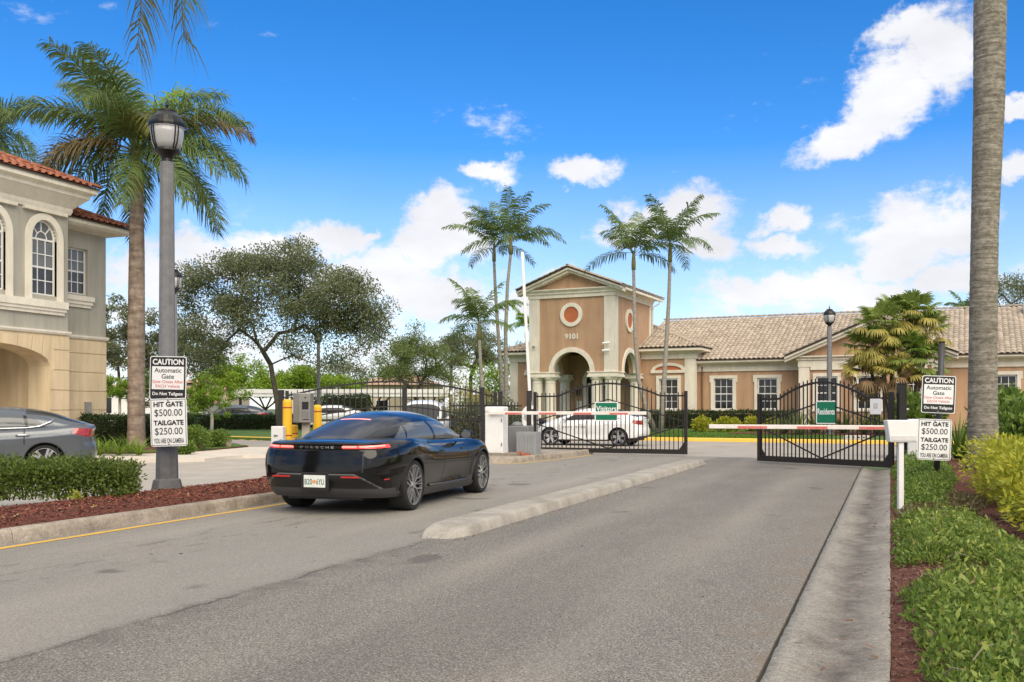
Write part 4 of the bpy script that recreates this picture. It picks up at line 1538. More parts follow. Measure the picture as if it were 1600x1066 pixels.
# voussoirs of the porch arch
nv = 11
for i in range(nv):
    a0, a1 = math.pi * i / nv + 0.012, math.pi * (i + 1) / nv - 0.012
    pts = [(AX - AR * math.cos(a), AS + ARISE * math.sin(a)) for a in (a0, (a0 + a1) / 2, a1)]
    top = [(AX - (AR * 1.04) * math.cos(a), ZB2 - 0.14) for a in (a1, (a0 + a1) / 2, a0)]
    if i in (0, nv - 1):
        continue
    MB().prism(pts + top, BAY - 0.03, BAY + 0.02, fn=lambda x, z, y: (x, y, z)).build('voussoir', M_BEIGE, house)
cornice(house, [(BX0, BAY), (BX1, BAY), (BX1, 0.0), (0.0, 0.0), (0.0, 6)], [(0, ZB2 - 0.06), (0.05, ZB2 - 0.06), (0.08, ZB2 + 0.0), (0.08, ZB2 + 0.05), (0, ZB2 + 0.06)], name='storey_band')
# porch inside
MB().box(AX - 3.2, 1.6, 0.0, AX + 2.8, 1.8, ZB2 - 0.02).box(AX + AR + 0.2, BAY + 0.9, 0, AX + AR + 0.4, 1.6, ZB2 - 0.02).build('porch_wall', M_BEIGE, house)
MB().box(AX - 3.0, BAY + 0.9, 3.45, AX + AR + 0.2, 1.6, 3.55).build('porch_ceiling', M_CREAM, house)
pd = window(house, AX - 1.35, AX + 0.35, 0.3, 2.45, 1.56, 5, 5, mat('door_curtain_pane', (0.42, 0.42, 0.41), 0.15, col2=(0.22, 0.23, 0.24), scale=2.2), rail=False, fw=0.10, name='porch_door')
surround(house, AX - 1.35, AX + 0.35, 0.3, 2.45, 1.6, w=0.14, d=0.08, sill=False, m=M_WFRAME)
MB().box(-0.98, -0.14, 1.2, -0.76, -0.03, 1.62).box(-0.90, -0.10, 0.7, -0.84, -0.04, 1.2).build('electric_meter', mat('meter_grey', (0.32, 0.32, 0.31), 0.6), house)
# cornices under the eaves
pb = [(0.0, ZTB - 0.42), (0.06, ZTB - 0.42), (0.10, ZTB - 0.30), (0.10, ZTB - 0.22), (0.42, ZTB + 0.10), (0.46, ZTB + 0.12), (0.46, ZTB + 0.22), (0.62, ZTB + 0.30), (0.62, ZTB + 0.46), (0, ZTB + 0.46)]
cornice(house, [(BX0, BAY), (BX1, BAY), (BX1, 5)], pb)
pr_ = [(0.0, ZTR - 0.02), (0.46, ZTR + 0.06), (0.50, ZTR + 0.08), (0.58, ZTR + 0.14), (0.58, ZTR + 0.28), (0, ZTR + 0.28)]
cornice(house, [(BX1, 0.0), (0.0, 0.0), (0.0, 9)], pr_)


def hip_corner(x_end, y_front, x_left, z, depth, pitch, parent):
    """front slope and right hip of a tiled roof, first courses as single tiles"""
    rise = depth * pitch
    L = math.hypot(depth, rise)
    r = deck('roof', [(x_left, y_front, z), (x_end, y_front, z), (x_end - depth, y_front + depth, z + rise), (x_left, y_front + depth, z + rise)], M_TAR, parent, 0.05)
    deck('roof', [(x_end, y_front, z), (x_end, y_front + 7, z), (x_end - depth, y_front + 7, z + rise), (x_end - depth, y_front + depth, z + rise)], M_TAR, parent, 0.05)
    W = x_end - x_left
    tile_roof('roof_tiles', (x_left, y_front, z + 0.0), (1, 0, 0), (0, depth, rise), [(0, 0), (W, 0), (W - depth, L), (0, L)], M_RTILE, r, skip=1)
    tile_roof('roof_tiles', (x_end, y_front, z + 0.0), (0, 1, 0), (-depth, 0, rise), [(0, 0), (7, 0), (7, L), (depth, L)], M_RTILE, r)
    # eave course, tile by tile
    tw, n = 0.26, int((W - 0.1) / 0.26)
    me = None
    sl = math.atan2(rise, depth)
    for i in range(n):
        x = x_end - 0.2 - (i + 0.5) * tw
        if me is None:
            V, F, m = [], [], 7
            for (yy, rr, zz) in ((-0.04, 0.085, 0.05), (0.36, 0.075, 0.02)):
                for q in range(m):
                    a = math.pi * q / (m - 1)
                    V.append((rr * math.cos(a), yy, zz + rr * 0.75 * math.sin(a) - 0.02))
            for q in range(m):
                a = math.pi * q / (m - 1)
                V.append((0.066 * math.cos(a), -0.04, 0.03 + 0.048 * math.sin(a)))
            for q in range(m - 1):
                F += [(q, q + 1, m + q + 1, m + q), (q + 1, q, 2 * m + q, 2 * m + q + 1)]
            k = len(V)
            V += [(-0.13, -0.03, 0.015), (0.13, -0.03, 0.015), (0.13, 0.36, 0.0), (-0.13, 0.36, 0.0)]
            F.append((k, k + 1, k + 2, k + 3))
            me = mesh_np('eave_tile', V, F)
            me.materials.append(M_RTILE)
        obj('roof_tile', me, None, r, (x, y_front, z + 0.02), (sl + random.uniform(-.02, .02), random.uniform(-.03, .03), random.uniform(-.02, .02)))
    cap_tiles((x_end, y_front, z + 0.06), (x_end - depth, y_front + depth, z + rise + 0.06), M_RTILE, r, r=0.11, name='hip_tile')
    return r


hip_corner(BX1 + 0.66, BAY - 0.66, BX0, ZTB + 0.48, 3.6, 0.40, house)
hip_corner(0.62, -0.62, BX1 - 3.0, ZTR + 0.30, 3.6, 0.40, house)

# ------------------------------------------------------------------ far: carport and tile-roofed houses beyond the hedge
M_WHITE = mat('white_paint', (0.80, 0.80, 0.78), 0.5, var=0.05, scale=2, bump=0.05)
M_WOODB = mat('brown_steel', (0.14, 0.075, 0.05), 0.7, var=0.1)
cp0, cp1 = gd(366, 66), gd(700, 66)
cd = (cp1 - cp0)
cport = empty('carport', (cp0.x, cp0.y, 0.1), math.atan2(cd.y, cd.x))
tag(cport, 'long flat white carport roof on branching brown posts behind the hedge', 'carport')
CLn = cd.length
MB().box(0, 0, 2.25, CLn, 5.0, 2.36).box(0, 0, 2.1, CLn, 0.06, 2.62).box(0, 5.0, 2.1, CLn, 5.06, 2.62).build('carport_roof', M_WHITE, cport)
for i in range(4):
    x = 1.5 + i * (CLn - 3) / 3
    p = MB()
    p.bar((x, 2.5, 0), (x, 2.5, 1.4), 0.16)
    for dx in (-1.3, -0.5, 0.5, 1.3):
        p.bar((x, 2.5, 1.2), (x + dx, 2.5, 2.25), 0.10)
    p.build('post', M_WOODB, cport)


def far_house(px0, px1, zc, ytop, yeave, label, wallm, roofm):
    p0, p1 = gd(px0, zc), gd(px1, zc)
    d = p1 - p0
    h = empty('far_house', (p0.x, p0.y, 0.1), math.atan2(d.y, d.x))
    tag(h, label, 'house', 'houses beyond the hedge')
    L, ze, zt = d.length, zat(yeave, zc), zat(ytop, zc + 4)
    dp = 8.0
    MB().box(0.4, 0.4, 0, L - 0.4, dp - 0.4, ze).build('wall', wallm, h)
    m = MB()
    m.add([(0, 0, ze), (L, 0, ze), (L, dp, ze), (0, dp, ze), (dp / 2 * .8, dp / 2, zt), (L - dp / 2 * .8, dp / 2, zt)], [(0, 1, 5, 4), (1, 2, 5), (2, 3, 4, 5), (3, 0, 4), (3, 2, 1, 0)])
    m.build('roof', roofm, h)
    for k in range(max(1, int(L / 4))):
        x = 2 + k * 4.0
        f = MB().box(x, 0.36, 0.9, x + 1.2, 0.42, 2.1).build('window', M_WFRAME, h)
        MB().box(x + 0.08, 0.34, 0.98, x + 1.12, 0.38, 2.02).build('pane', M_PANE, f)
    return h


M_FROOF = mat('far_tan_roof', (0.50, 0.33, 0.23), 0.9, col2=(0.42, 0.27, 0.19), scale=3)
M_FWALL = mat('far_cream_wall', (0.62, 0.52, 0.40), 0.9, var=0.05)
far_house(280, 360, 84, 578, 600, 'far house with tan roof just right of the lamp post signs', M_FWALL, M_FROOF)
far_house(552, 690, 88, 584, 603, 'far house with tan roof above the right end of the carport', M_FWALL, M_FROOF)
far_house(445, 490, 92, 596, 606, 'small far house with tan roof rising behind the dark lamp pole', M_FWALL, M_FROOF)
far_house(100, 300, 66, 600, 612, 'low white house half hidden behind the left palm trunk', M_WHITE, M_FROOF)

# ================================================================== gates, barriers, signs, lamps
M_GATE = mat('gate_black', (0.024, 0.020, 0.018), 0.45, metal=0.2, var=0.12, scale=5, bump=0.1, bscale=80)
M_SWHITE = mat('sign_white', (0.80, 0.81, 0.82), 0.35, var=0.03, scale=4)
M_SBLACK = mat('sign_black', (0.012, 0.012, 0.013), 0.4, var=0.0)
M_SRED = mat('sign_red', (0.62, 0.12, 0.11), 0.45, var=0.0)
M_SGREEN = mat('sign_green', (0.0, 0.165, 0.085), 0.4, var=0.06, scale=4)
M_BRED = mat('boom_red', (0.60, 0.10, 0.085), 0.45, col2=(0.62, 0.22, 0.19), scale=8)
M_BWHITE = mat('boom_white', (0.80, 0.76, 0.72), 0.45, col2=(0.70, 0.64, 0.60), scale=8)
M_BOX = mat('cabinet_white', (0.78, 0.78, 0.78), 0.4, var=0.05, scale=3, bump=0.04)
M_GREYP = mat('operator_grey', (0.20, 0.205, 0.21), 0.55, var=0.08, scale=4)
M_STEEL = mat('brushed_steel', (0.40, 0.39, 0.36), 0.35, metal=0.75, var=0.12, scale=5, stretch=(1, 1, 12))
M_BOLL = mat('bollard_yellow', (0.86, 0.50, 0.02), 0.45, var=0.05, scale=4)
M_BOLR = mat('bollard_red', (0.36, 0.05, 0.03), 0.45, var=0.0)
M_POST = mat('concrete_lamp_post', (0.235, 0.235, 0.245), 0.85, col2=(0.17, 0.17, 0.18), scale=9, bump=0.35, bscale=120)
M_POST2 = mat('concrete_lamp_pedestal', (0.15, 0.15, 0.155), 0.85, col2=(0.10, 0.10, 0.105), scale=9, bump=0.35, bscale=120)
M_LBLACK = mat('lantern_black', (0.012, 0.012, 0.013), 0.35, metal=0.2, var=0.0)
M_LGLASS = mat('frosted_lantern', (0.46, 0.46, 0.48), 0.25, var=0.03)
UNIT = MB().box(-0.5, -0.5, 0, 0.5, 0.5, 1).build('unit', M_GATE)
ME_PICKET = UNIT.data
bpy.data.objects.remove(UNIT)


def gate(name, label, p0, p1, h0, h1, spacing, bottom=0.14, group=None, flat=0.17, stile=0.09, diamond=True, zb=0.05):
    d = p1 - p0
    L = d.length
    g = empty(name, (p0.x, p0.y, 0), math.atan2(d.y, d.x))
    tag(g, label, 'gate', group)

    def ztop(x):
        q = min(x, L - x) / L
        if q < flat:
            return h0
        s = (q - flat) / (0.5 - flat)
        return h0 + (h1 - h0) * math.sin(s * math.pi / 2) ** 0.9
    for x, hh in ((0, h0 + 0.12), (L - stile, h0 + 0.12)):
        MB().box(x, -stile / 2, zb, x + stile, stile / 2, hh).build('stile', M_GATE, g, bevel=0.006)
    MB().box(stile, -stile / 2 + 0.004, zb, L - stile, stile / 2 - 0.004, zb + bottom).build('bottom_rail', M_GATE, g)
    xs = np.linspace(stile * 0.5, L - stile * 0.5, 37)
    for k, off in ((0, 0.0),):
        t = MB()
        for a, b in zip(xs, xs[1:]):
            t.bar((a, 0, ztop(a) - 0.02), (b, 0, ztop(b) - 0.02), 0.04, 0.05)
        t.build('top_rail', M_GATE, g)
    n = int(L / spacing)
    if diamond:
        m = L / 2
        for (za, zm) in ((1.02, h1 - 0.5), (0.92, zb + bottom)):
            t = MB()
            t.bar((stile, 0.0, za), (m, 0.0, zm), 0.025, 0.035)
            t.bar((m, 0.0, zm), (L - stile, 0.0, za), 0.025, 0.035)
            t.build('brace', M_GATE, g)
        for sx in (1, -1):
            x = stile if sx > 0 else L - stile
            MB().prism([(x, zb + bottom), (x + sx * 0.16, zb + bottom), (x, zb + bottom + 0.22)], -0.01, 0.01, fn=lambda a, z, y: (a, y, z)).build('gusset', M_GATE, g)
    for i in range(1, n):
        x = L * i / n
        z1 = ztop(x) + 0.085
        obj('picket', ME_PICKET, None, g, (x, 0, zb + bottom * 0.5), (0, 0, 0), (0.024, 0.024, z1 - zb - bottom * 0.5))
    return g


def post(name, label, p, w, h, m, cat='post', cap=True, group=None, z=0.0):
    t = empty(name, (p.x, p.y, z), YAW)
    tag(t, label, cat, group)
    MB().box(-w / 2, -w / 2, 0, w / 2, w / 2, h).build('shaft', m, t, bevel=0.006)
    MB().box(-w / 2 - 0.01, -w / 2 - 0.01, h, w / 2 + 0.01, w / 2 + 0.01, h + 0.03).build('cap', m, t, bevel=0.006)
    return t


# visitors' gate
vg0, vg1 = gp(834, 708.2), gp(1074, 712.8)
g1 = gate('swing_gate', 'arched black iron gate with the green Visitors sign, in front of the white car', vg0, vg1, 1.80, 2.18, 0.132, group='entrance gates')
rotv = math.atan2((vg1 - vg0).y, (vg1 - vg0).x)
vp = vg0 + (vg0 - vg1).normalized() * 0.16
pst = post('gate_post', 'dark hinge post of the Visitors gate beside the grey operator box', vp, 0.15, 1.93, M_GATE, group='gate posts')
for z in (0.35, 1.35):
    MB().tube([(0.05, -0.02, z), (0.2, 0.0, z)], 0.035, 8).build('hinge', M_LBLACK, pst)


def panel_sign(name, label, loc, rz, w, h, cat='sign', tilt=0.0, back=M_SWHITE, r=0.03, group=None, bevel=0.0):
    t = empty(name, loc, rz)
    t.rotation_euler = (0, tilt, rz)
    tag(t, label, cat, group)
    pts = []
    for cx, cz, a0 in ((w / 2 - r, h / 2 - r, 0), (-w / 2 + r, h / 2 - r, 90), (-w / 2 + r, -h / 2 + r, 180), (w / 2 - r, -h / 2 + r, 270)):
        pts += [(cx + r * math.cos(R_(a0 + k * 22.5)), cz + r * math.sin(R_(a0 + k * 22.5))) for k in range(5)]
    MB().prism(pts, 0.0, 0.006, fn=lambda x, z, y: (x, y, z)).build('panel', back, t)
    return t, pts


def field(t, x0, z0, x1, z1, m, y=-0.003, name='printed_field', r=0.015):
    pts = []
    for cx, cz, a0 in ((x1 - r, z1 - r, 0), (x0 + r, z1 - r, 90), (x0 + r, z0 + r, 180), (x1 - r, z0 + r, 270)):
        pts += [(cx + r * math.cos(R_(a0 + k * 30)), cz + r * math.sin(R_(a0 + k * 30))) for k in range(4)]
    return MB().prism(pts, y, y + 0.002, fn=lambda x, z, yy: (x, yy, z)).build(name, m, t)


vs_c = vg0.lerp(vg1, 0.492)
nv_ = Vector((math.sin(rotv), -math.cos(rotv), 0))
pv_ = vs_c + nv_ * 0.06
t, _ = panel_sign('gate_sign', 'green Visitors sign hung on the arched gate', (pv_.x, pv_.y, zat(643, 29.1)), rotv, 0.74, 0.58)
field(t, -0.335, -0.26, 0.335, 0.26, M_SGREEN)
text(t, 'Visitors', 0, 0.085, 0.64, 0.165, M_SWHITE, y=-0.006, bold=0.018)

# residents' gate, swung a little inwards
rg1, rg0 = gp(1396, 734.5), gp(1184.5, 723)
g2 = gate('swing_gate', 'arched black iron gate with the green Residents sign, standing part open', rg0, rg1, 1.66, 2.06, 0.112, group='entrance gates')
rotr = math.atan2((rg1 - rg0).y, (rg1 - rg0).x)
post('gate_post', 'dark hinge post of the Residents gate behind the white card reader', rg1 + (rg1 - rg0).normalized() * 0.2, 0.17, 1.95, M_GATE, group='gate posts')
nr_ = Vector((math.sin(rotr), -math.cos(rotr), 0))
rc = rg0.lerp(rg1, 0.545) + nr_ * 0.06
t, _ = panel_sign('gate_sign', 'green Residents sign hung on the part open gate', (rc.x, rc.y, 1.31), rotr + R_(14), 0.50, 0.56)
field(t, -0.225, -0.255, 0.225, 0.255, M_SGREEN)
text(t, 'Residents', 0, 0.02, 0.42, 0.15, M_SWHITE, y=-0.006, bold=0.018)
rn = rg0.lerp(rg1, 0.89) + nr_ * 0.05
t, _ = panel_sign('paper_notice', 'small pale paper notice tied to the Residents gate', (rn.x, rn.y, 1.45), rotr, 0.28, 0.36, 'notice', r=0.005)
field(t, -0.06, -0.05, 0.06, 0.08, mat('faded_print', (0.62, 0.62, 0.60), 0.6))

# exit gate on the left: one arched leaf across the way out, with two stout posts
eg0, eg1 = gd(446, 27.4), gd(776, 29.6)
gate('exit_gate', 'wide arched black iron exit gate behind the black car', eg0, eg1, 1.79, 2.22, 0.166, group=None, flat=0.02, diamond=False)
ed = (eg1 - eg0).normalized()
ex = bpy.data.objects['exit_gate']
eL = (eg1 - eg0).length
m_ = MB()
for i in range(24):
    a, b = i / 24, (i + 1) / 24
    za = lambda q: 1.12 + 0.34 * math.sin(math.pi * min(1, max(0, (q - 0.02) / 0.96))) ** 1.5
    m_.bar((eL * a, 0, za(a)), (eL * b, 0, za(b)), 0.03, 0.04)
m_.build('brace', M_GATE, ex)
MB().box(0.09, -0.03, 1.03, eL - 0.09, 0.03, 1.09).build('mid_rail', M_GATE, ex)
for q in (0.545, 0.925):
    MB().box(eL * q - 0.06, -0.07, 0.05, eL * q + 0.06, 0.07, 2.05).build('mullion', M_GATE, ex)
post('gate_post', 'dark post at the left end of the exit gate beside the call box', eg0 - ed * 0.12, 0.14, 1.9, M_GATE, group='gate posts')
post('gate_post', 'dark post at the right end of the exit gate behind the white barrier cabinet', eg1 + ed * 0.12, 0.14, 1.9, M_GATE, group='gate posts')

# straight railing beyond the exit
f0, f1 = gd(702, 35.5), gd(815, 34.5)
fd = f1 - f0
fn = empty('iron_fence', (f0.x, f0.y, 0.05), math.atan2(fd.y, fd.x))
tag(fn, 'straight black iron fence seen through the right end of the exit gate', 'fence')
fl = fd.length
MB().box(0, -0.02, 1.42, fl, 0.02, 1.47).build('rail', M_GATE, fn)
MB().box(0, -0.02, 0.15, fl, 0.02, 0.20).build('rail', M_GATE, fn)
for i in range(int(fl / 0.12)):
    obj('picket', ME_PICKET, None, fn, (0.06 + i * 0.12, 0, 0.0), (0, 0, 0), (0.022, 0.022, 1.58))


# ------------------------------------------------------------------ barriers
def barrier(name, label, loc, rz, boom_len, hb, w=0.36, d=0.36, h=1.36, box=True, rest=True, n=8, thick=0.105, first_red=1, side=1):
    t = empty(name, loc, rz)
    tag(t, label, 'barrier', 'boom barriers')
    if box:
        MB().box(-w / 2, -d / 2, 0, w / 2, d / 2, h - 0.16).build('cabinet', M_BOX, t, bevel=0.012)
        MB().box(-w / 2 - 0.012, -d / 2 - 0.012, h - 0.16, w / 2 + 0.012, d / 2 + 0.012, h).build('cabinet_lid', M_BOX, t, bevel=0.04)
        MB().tube([(0.02, -d / 2 - 0.006, h * 0.57), (0.02, -d / 2 + 0.01, h * 0.57)], 0.014, 10).build('lock', M_LBLACK, t)
    if box:
        MB().box(-w / 2 + 0.03, -d / 2 - 0.007, 0.08, w / 2 - 0.03, -d / 2 - 0.001, h - 0.22).build('access_door', M_BOX, t, bevel=0.003)
        for z in (0.25, h - 0.42):
            MB().box(w / 2 - 0.05, -d / 2 - 0.016, z, w / 2 - 0.02, -d / 2 - 0.006, z + 0.09).build('hinge', M_GREYP, t)
    y = -d / 2 - 0.09
    x0 = -0.12 * side
    if box:
        MB().tube([(0, y, hb), (0, -d / 2 + 0.02, hb)], 0.06, 10).build('hub', M_BOX, t)
    xs = np.linspace(x0, side * boom_len, n + 1)
    bm = MB().box(min(xs[0], xs[-1]), y - 0.02, hb - thick / 2, max(xs[0], xs[-1]), y + 0.02, hb + thick / 2).build('boom', M_BWHITE, t, bevel=0.012)
    for i in range(n):
        if i % 2 == first_red % 2:
            a, b = sorted((xs[i], xs[i + 1]))
            MB().box(a, y - 0.0225, hb - thick / 2 + 0.008, b, y + 0.0225, hb + thick / 2 - 0.034).build('red_band', M_BRED, bm)
    return t


b1 = gp(776, 711, 0.135)
barrier('boom_barrier', 'white barrier cabinet with lowered red and white boom across the Visitors lane', (b1.x, b1.y, 0.135), rotv + R_(1.5), 4.22, zat(647, 28) - 0.135 + 0.04, w=0.52, d=0.40, h=1.32, n=9, first_red=1, thick=0.09)
slab('barrier_plinth', [(b1.x + math.cos(rotv) * a - math.sin(rotv) * b, b1.y + math.sin(rotv) * a + math.cos(rotv) * b) for a, b in ((-.4, -.4), (.75, -.4), (.75, .45), (-.4, .45))], 0.10, 0.20, mat('plinth_concrete', (0.30, 0.26, 0.21), 0.9, col2=(0.18, 0.15, 0.12), scale=5, bump=0.4), kind='structure')
b2 = gp(1433, 737)
barrier('boom_barrier', 'white barrier cabinet behind the signs with lowered boom across the Residents lane', (b2.x, b2.y, 0.05), R_(0) + R_(1.0), 4.55, zat(667, 22.3) - 0.05, w=0.40, d=0.36, h=1.12, n=7, first_red=1, side=-1, thick=0.10)
# raised barrier beyond the gate post
b3 = gd(829, 33.0)
t = empty('raised_barrier', (b3.x, b3.y, 0.0), YAW)
tag(t, 'tall white barrier arm raised upright in front of the clubhouse tower', 'barrier')
MB().box(-0.30, -0.2, 0, 0.28, 0.2, 1.25).build('cabinet', M_BOX, t, bevel=0.06)
MB().lathe([(0.29, -0.2), (0.29, 0.2)], 20, (-0.01, 0, 1.22), axis='Y').build('cabinet_lid', M_BOX, t, smooth=False)
MB().bar((0.02, -0.27, 0.85), (-0.29, -0.27, zat(396, 33)), 0.10, 0.15, up=(0, 1, 0)).build('boom', M_BOX, t, bevel=0.01)

# gate operator: two grey boxes at the foot of the hinge post
gob = gp(808, 709, 0.135)
t = empty('gate_operator', (gob.x, gob.y, 0.135), rotv)
tag(t, 'grey plastic gate operator boxes between the white cabinet and the hinge post', 'gate operator')
MB().box(-0.30, 0.05, 0, 0.32, 0.5, 0.78).build('housing', M_GREYP, t, bevel=0.03)
hs_ = MB()
hs_.box(0.14, -0.42, 0, 0.72, 0.0, 0.62)
for i in range(7):
    hs_.box(0.16 + i * 0.08, -0.435, 0.05, 0.19 + i * 0.08, -0.42, 0.55)
hs_.build('housing', mat('operator_light_grey', (0.30, 0.31, 0.32), 0.5, var=0.06), t, bevel=0.02)
MB().lathe([(0.17, 0.0), (0.17, 0.04), (0.10, 0.10), (0.02, 0.12)], 14, (-0.1, 0.25, 0.78)).build('dome', M_GREYP, t, smooth=True)
MB().box(0.02, 0.035, 0.42, 0.07, 0.05, 0.6).build('warning_label', M_SWHITE, t)
rk = gp(806, 712, 0.135)
rkk = MB()
for i in range(5):
    rkk.cbox((rk.x - 0.15 + i * 0.12, rk.y + random.uniform(-.05, .05), 0.165 + (0.05 if i == 2 else 0)), (0.115, 0.10, 0.06))
tag(rkk.build('brick_rubble', mat('red_brick', (0.45, 0.12, 0.07), 0.9, var=0.2), None, bevel=0.006), 'few loose red bricks on the kerb beside the gate operator', 'bricks')

# ------------------------------------------------------------------ call box and bollards on the island nose
def bollard(label, p, h, r=0.078, bands=(0.78, 1.20), z=0.14):
    t = empty('bollard', (p.x, p.y, z), YAW)
    tag(t, label, 'bollard', 'yellow bollards round the call box')
    MB().lathe([(r, 0), (r, h - 0.05), (r * 0.92, h - 0.02), (r * 0.6, h)], 18).build('sleeve', M_BOLL, t, smooth=False)
    for b in bands:
        if b < h - 0.05:
            MB().lathe([(r + 0.002, b), (r + 0.002, b + 0.022)], 18).build('band', M_BOLR, t)
    return t


bollard('tall yellow bollard between the low white box and the steel call box', gd(449, 16.2), 1.42, bands=(0.80, 1.27))
bollard('yellow bollard to the right of the steel call box above the car', gd(496, 17.3), 1.33, bands=(0.80, 1.20))
bollard('short yellow bollard directly under the steel call box', gd(459.5, 16.8), 0.98, r=0.07, bands=(0.82,))
kb = gd(476, 16.6)
t = empty('call_box', (kb.x, kb.y, 0.14), YAW)
tag(t, 'stainless steel call box on a pedestal between yellow bollards', 'intercom')
MB().box(-0.04, -0.04, 0.0, 0.08, 0.08, 1.02).build('pedestal', mat('pedestal_beige', (0.50, 0.46, 0.38), 0.7), t)
kk = MB().prism([(-0.17, -0.13), (-0.06, -0.16), (0.13, -0.16), (0.14, 0.12), (-0.17, 0.12)], 1.02, 1.53)
kk.build('housing', M_STEEL, t, bevel=0.01)
MB().box(-0.01, -0.166, 1.25, 0.10, -0.158, 1.38).build('screen', M_SBLACK, t)
MB().tube([(0.045, -0.17, 1.45), (0.045, -0.155, 1.45)], 0.013, 10).build('camera_lens', M_SBLACK, t)
MB().box(-0.0, -0.166, 1.07, 0.11, -0.158, 1.085).build('card_slot', M_SBLACK, t)
MB().box(-0.02, -0.163, 1.11, 0.115, -0.157, 1.22).build('keypad', M_GREYP, t)
wb = gd(436, 16.0)
t = empty('utility_box', (wb.x, wb.y, 0.14), YAW)
tag(t, 'low white utility box left of the tall yellow bollard', 'utility box')
MB().box(-0.11, -0.10, 0, 0.09, 0.1, 0.97).build('case', M_BOX, t, bevel=0.012)
MB().box(-0.06, -0.108, 0.80, 0.0, -0.10, 0.83).build('latch', M_GREYP, t)

# ------------------------------------------------------------------ caution signs
def caution_pair(loc_top, loc_low, rz, tilt_a, tilt_b, lab_a, lab_b, w=0.55, h1=0.64, h2=0.70):
    t, _ = panel_sign('caution_sign', lab_a, loc_top, rz, w, h1, tilt=tilt_a, r=0.035, group='caution signs')
    field(t, -w / 2 + .012, -h1 / 2 + .012, w / 2 - .012, h1 / 2 - .012, M_SBLACK, r=0.03)
    field(t, -w / 2 + .035, -h1 / 2 + .155, w / 2 - .035, h1 / 2 - .15, M_SWHITE, y=-0.0052, r=0.004)
    text(t, 'CAUTION', 0, h1 / 2 - 0.083, w - 0.085, 0.085, M_SWHITE, y=-0.0062, bold=0.03)
    text(t, 'Automatic', 0, h1 / 2 - 0.205, w * 0.74, 0.068, M_SBLACK, y=-0.0072, bold=0.012)
    text(t, 'Gate', 0, h1 / 2 - 0.295, w * 0.34, 0.068, M_SBLACK, y=-0.0072, bold=0.012)
    text(t, 'Gate Closes After', 0, h1 / 2 - 0.372, w * 0.84, 0.044, M_SRED, y=-0.0072, bold=0.01)
    text(t, 'EACH Vehicle', 0, h1 / 2 - 0.437, w * 0.66, 0.044, M_SRED, y=-0.0072, bold=0.01)
    text(t, 'Do Not Tailgate', 0, -h1 / 2 + 0.085, w * 0.83, 0.062, M_SWHITE, y=-0.0062, bold=0.02)
    for zz in (h1 / 2 - 0.03, -h1 / 2 + 0.03):
        MB().lathe([(0.011, -0.0105), (0.011, -0.004)], 10, (0, 0, zz), axis='Y').build('bolt', M_STEEL, t)
    t2, _ = panel_sign('penalty_sign', lab_b, loc_low, rz, w, h2, tilt=tilt_b, r=0.035, back=M_SWHITE, group='penalty signs')
    mb = MB()
    o_ = [(-w / 2 + .014, -h2 / 2 + .014), (w / 2 - .014, -h2 / 2 + .014), (w / 2 - .014, h2 / 2 - .014), (-w / 2 + .014, h2 / 2 - .014), (-w / 2 + .014, -h2 / 2 + .014)]
    i_ = [(x * 0.972, z * 0.98) for x, z in o_]
    mb.ring(o_, i_, lambda x, z: (x, -0.003, z), lambda x, z: (x, -0.001, z))
    mb.build('border', M_SBLACK, t2)
    for zz in (h2 / 2 - 0.032, -h2 / 2 + 0.028):
        MB().lathe([(0.011, -0.0105), (0.011, -0.002)], 10, (0, 0, zz), axis='Y').build('bolt', M_STEEL, t2)
    text(t2, 'HIT GATE', 0, h2 / 2 - 0.085, w * 0.80, 0.075, M_SBLACK, bold=0.035)
    text(t2, '$500.00', 0, h2 / 2 - 0.215, w * 0.76, 0.115, M_SBLACK, bold=0.0)
    text(t2, 'TAILGATE', 0, h2 / 2 - 0.355, w * 0.82, 0.075, M_SBLACK, bold=0.035)
    text(t2, '$250.00', 0, h2 / 2 - 0.485, w * 0.76, 0.115, M_SBLACK, bold=0.0)
    text(t2, 'YOU ARE ON CAMERA', 0, h2 / 2 - 0.618, w * 0.82, 0.072, M_SBLACK, bold=0.012)


zl = 14.05
pa, pb_ = gd(262.5, zl), gd(263.5, zl - 0.03)
caution_pair((pa.x, pa.y, zat(591, zl)), (pb_.x, pb_.y, zat(660, zl)), YAW - R_(4), R_(1.2), R_(-1.6),
             'black and white CAUTION gate sign on the concrete lamp post', 'white HIT GATE and TAILGATE penalty sign low on the concrete lamp post')
zr_ = 16.4
pa, pb_ = gd(1466.5, zr_), gd(1460, zr_ - 0.03)
caution_pair((pa.x, pa.y, zat(616.5, zr_)), (pb_.x, pb_.y, zat(687, zr_)), YAW - R_(8), R_(2.2), R_(2.0),
             'black and white CAUTION gate sign on the dark pole by the yellow shrubs', 'white HIT GATE and TAILGATE penalty sign on the dark pole by the yellow shrubs')
sp = gd(1469, 16.75)
t = empty('sign_post', (sp.x, sp.y, 0.05), YAW)
tag(t, 'dark round pole carrying the right hand CAUTION and penalty signs', 'post')
MB().tube([(-0.07, 0, 0), (-0.02, 0, 1.2), (0.03, 0, zat(540, 16.75))], 0.052, 12).build('pole', mat('dark_pole', (0.06, 0.058, 0.06), 0.5, metal=0.2, var=0.15), t, smooth=True)
MB().lathe([(0.056, 0), (0.056, 0.02)], 12, (0.03, 0, zat(540, 16.75))).build('cap', M_LBLACK, t)

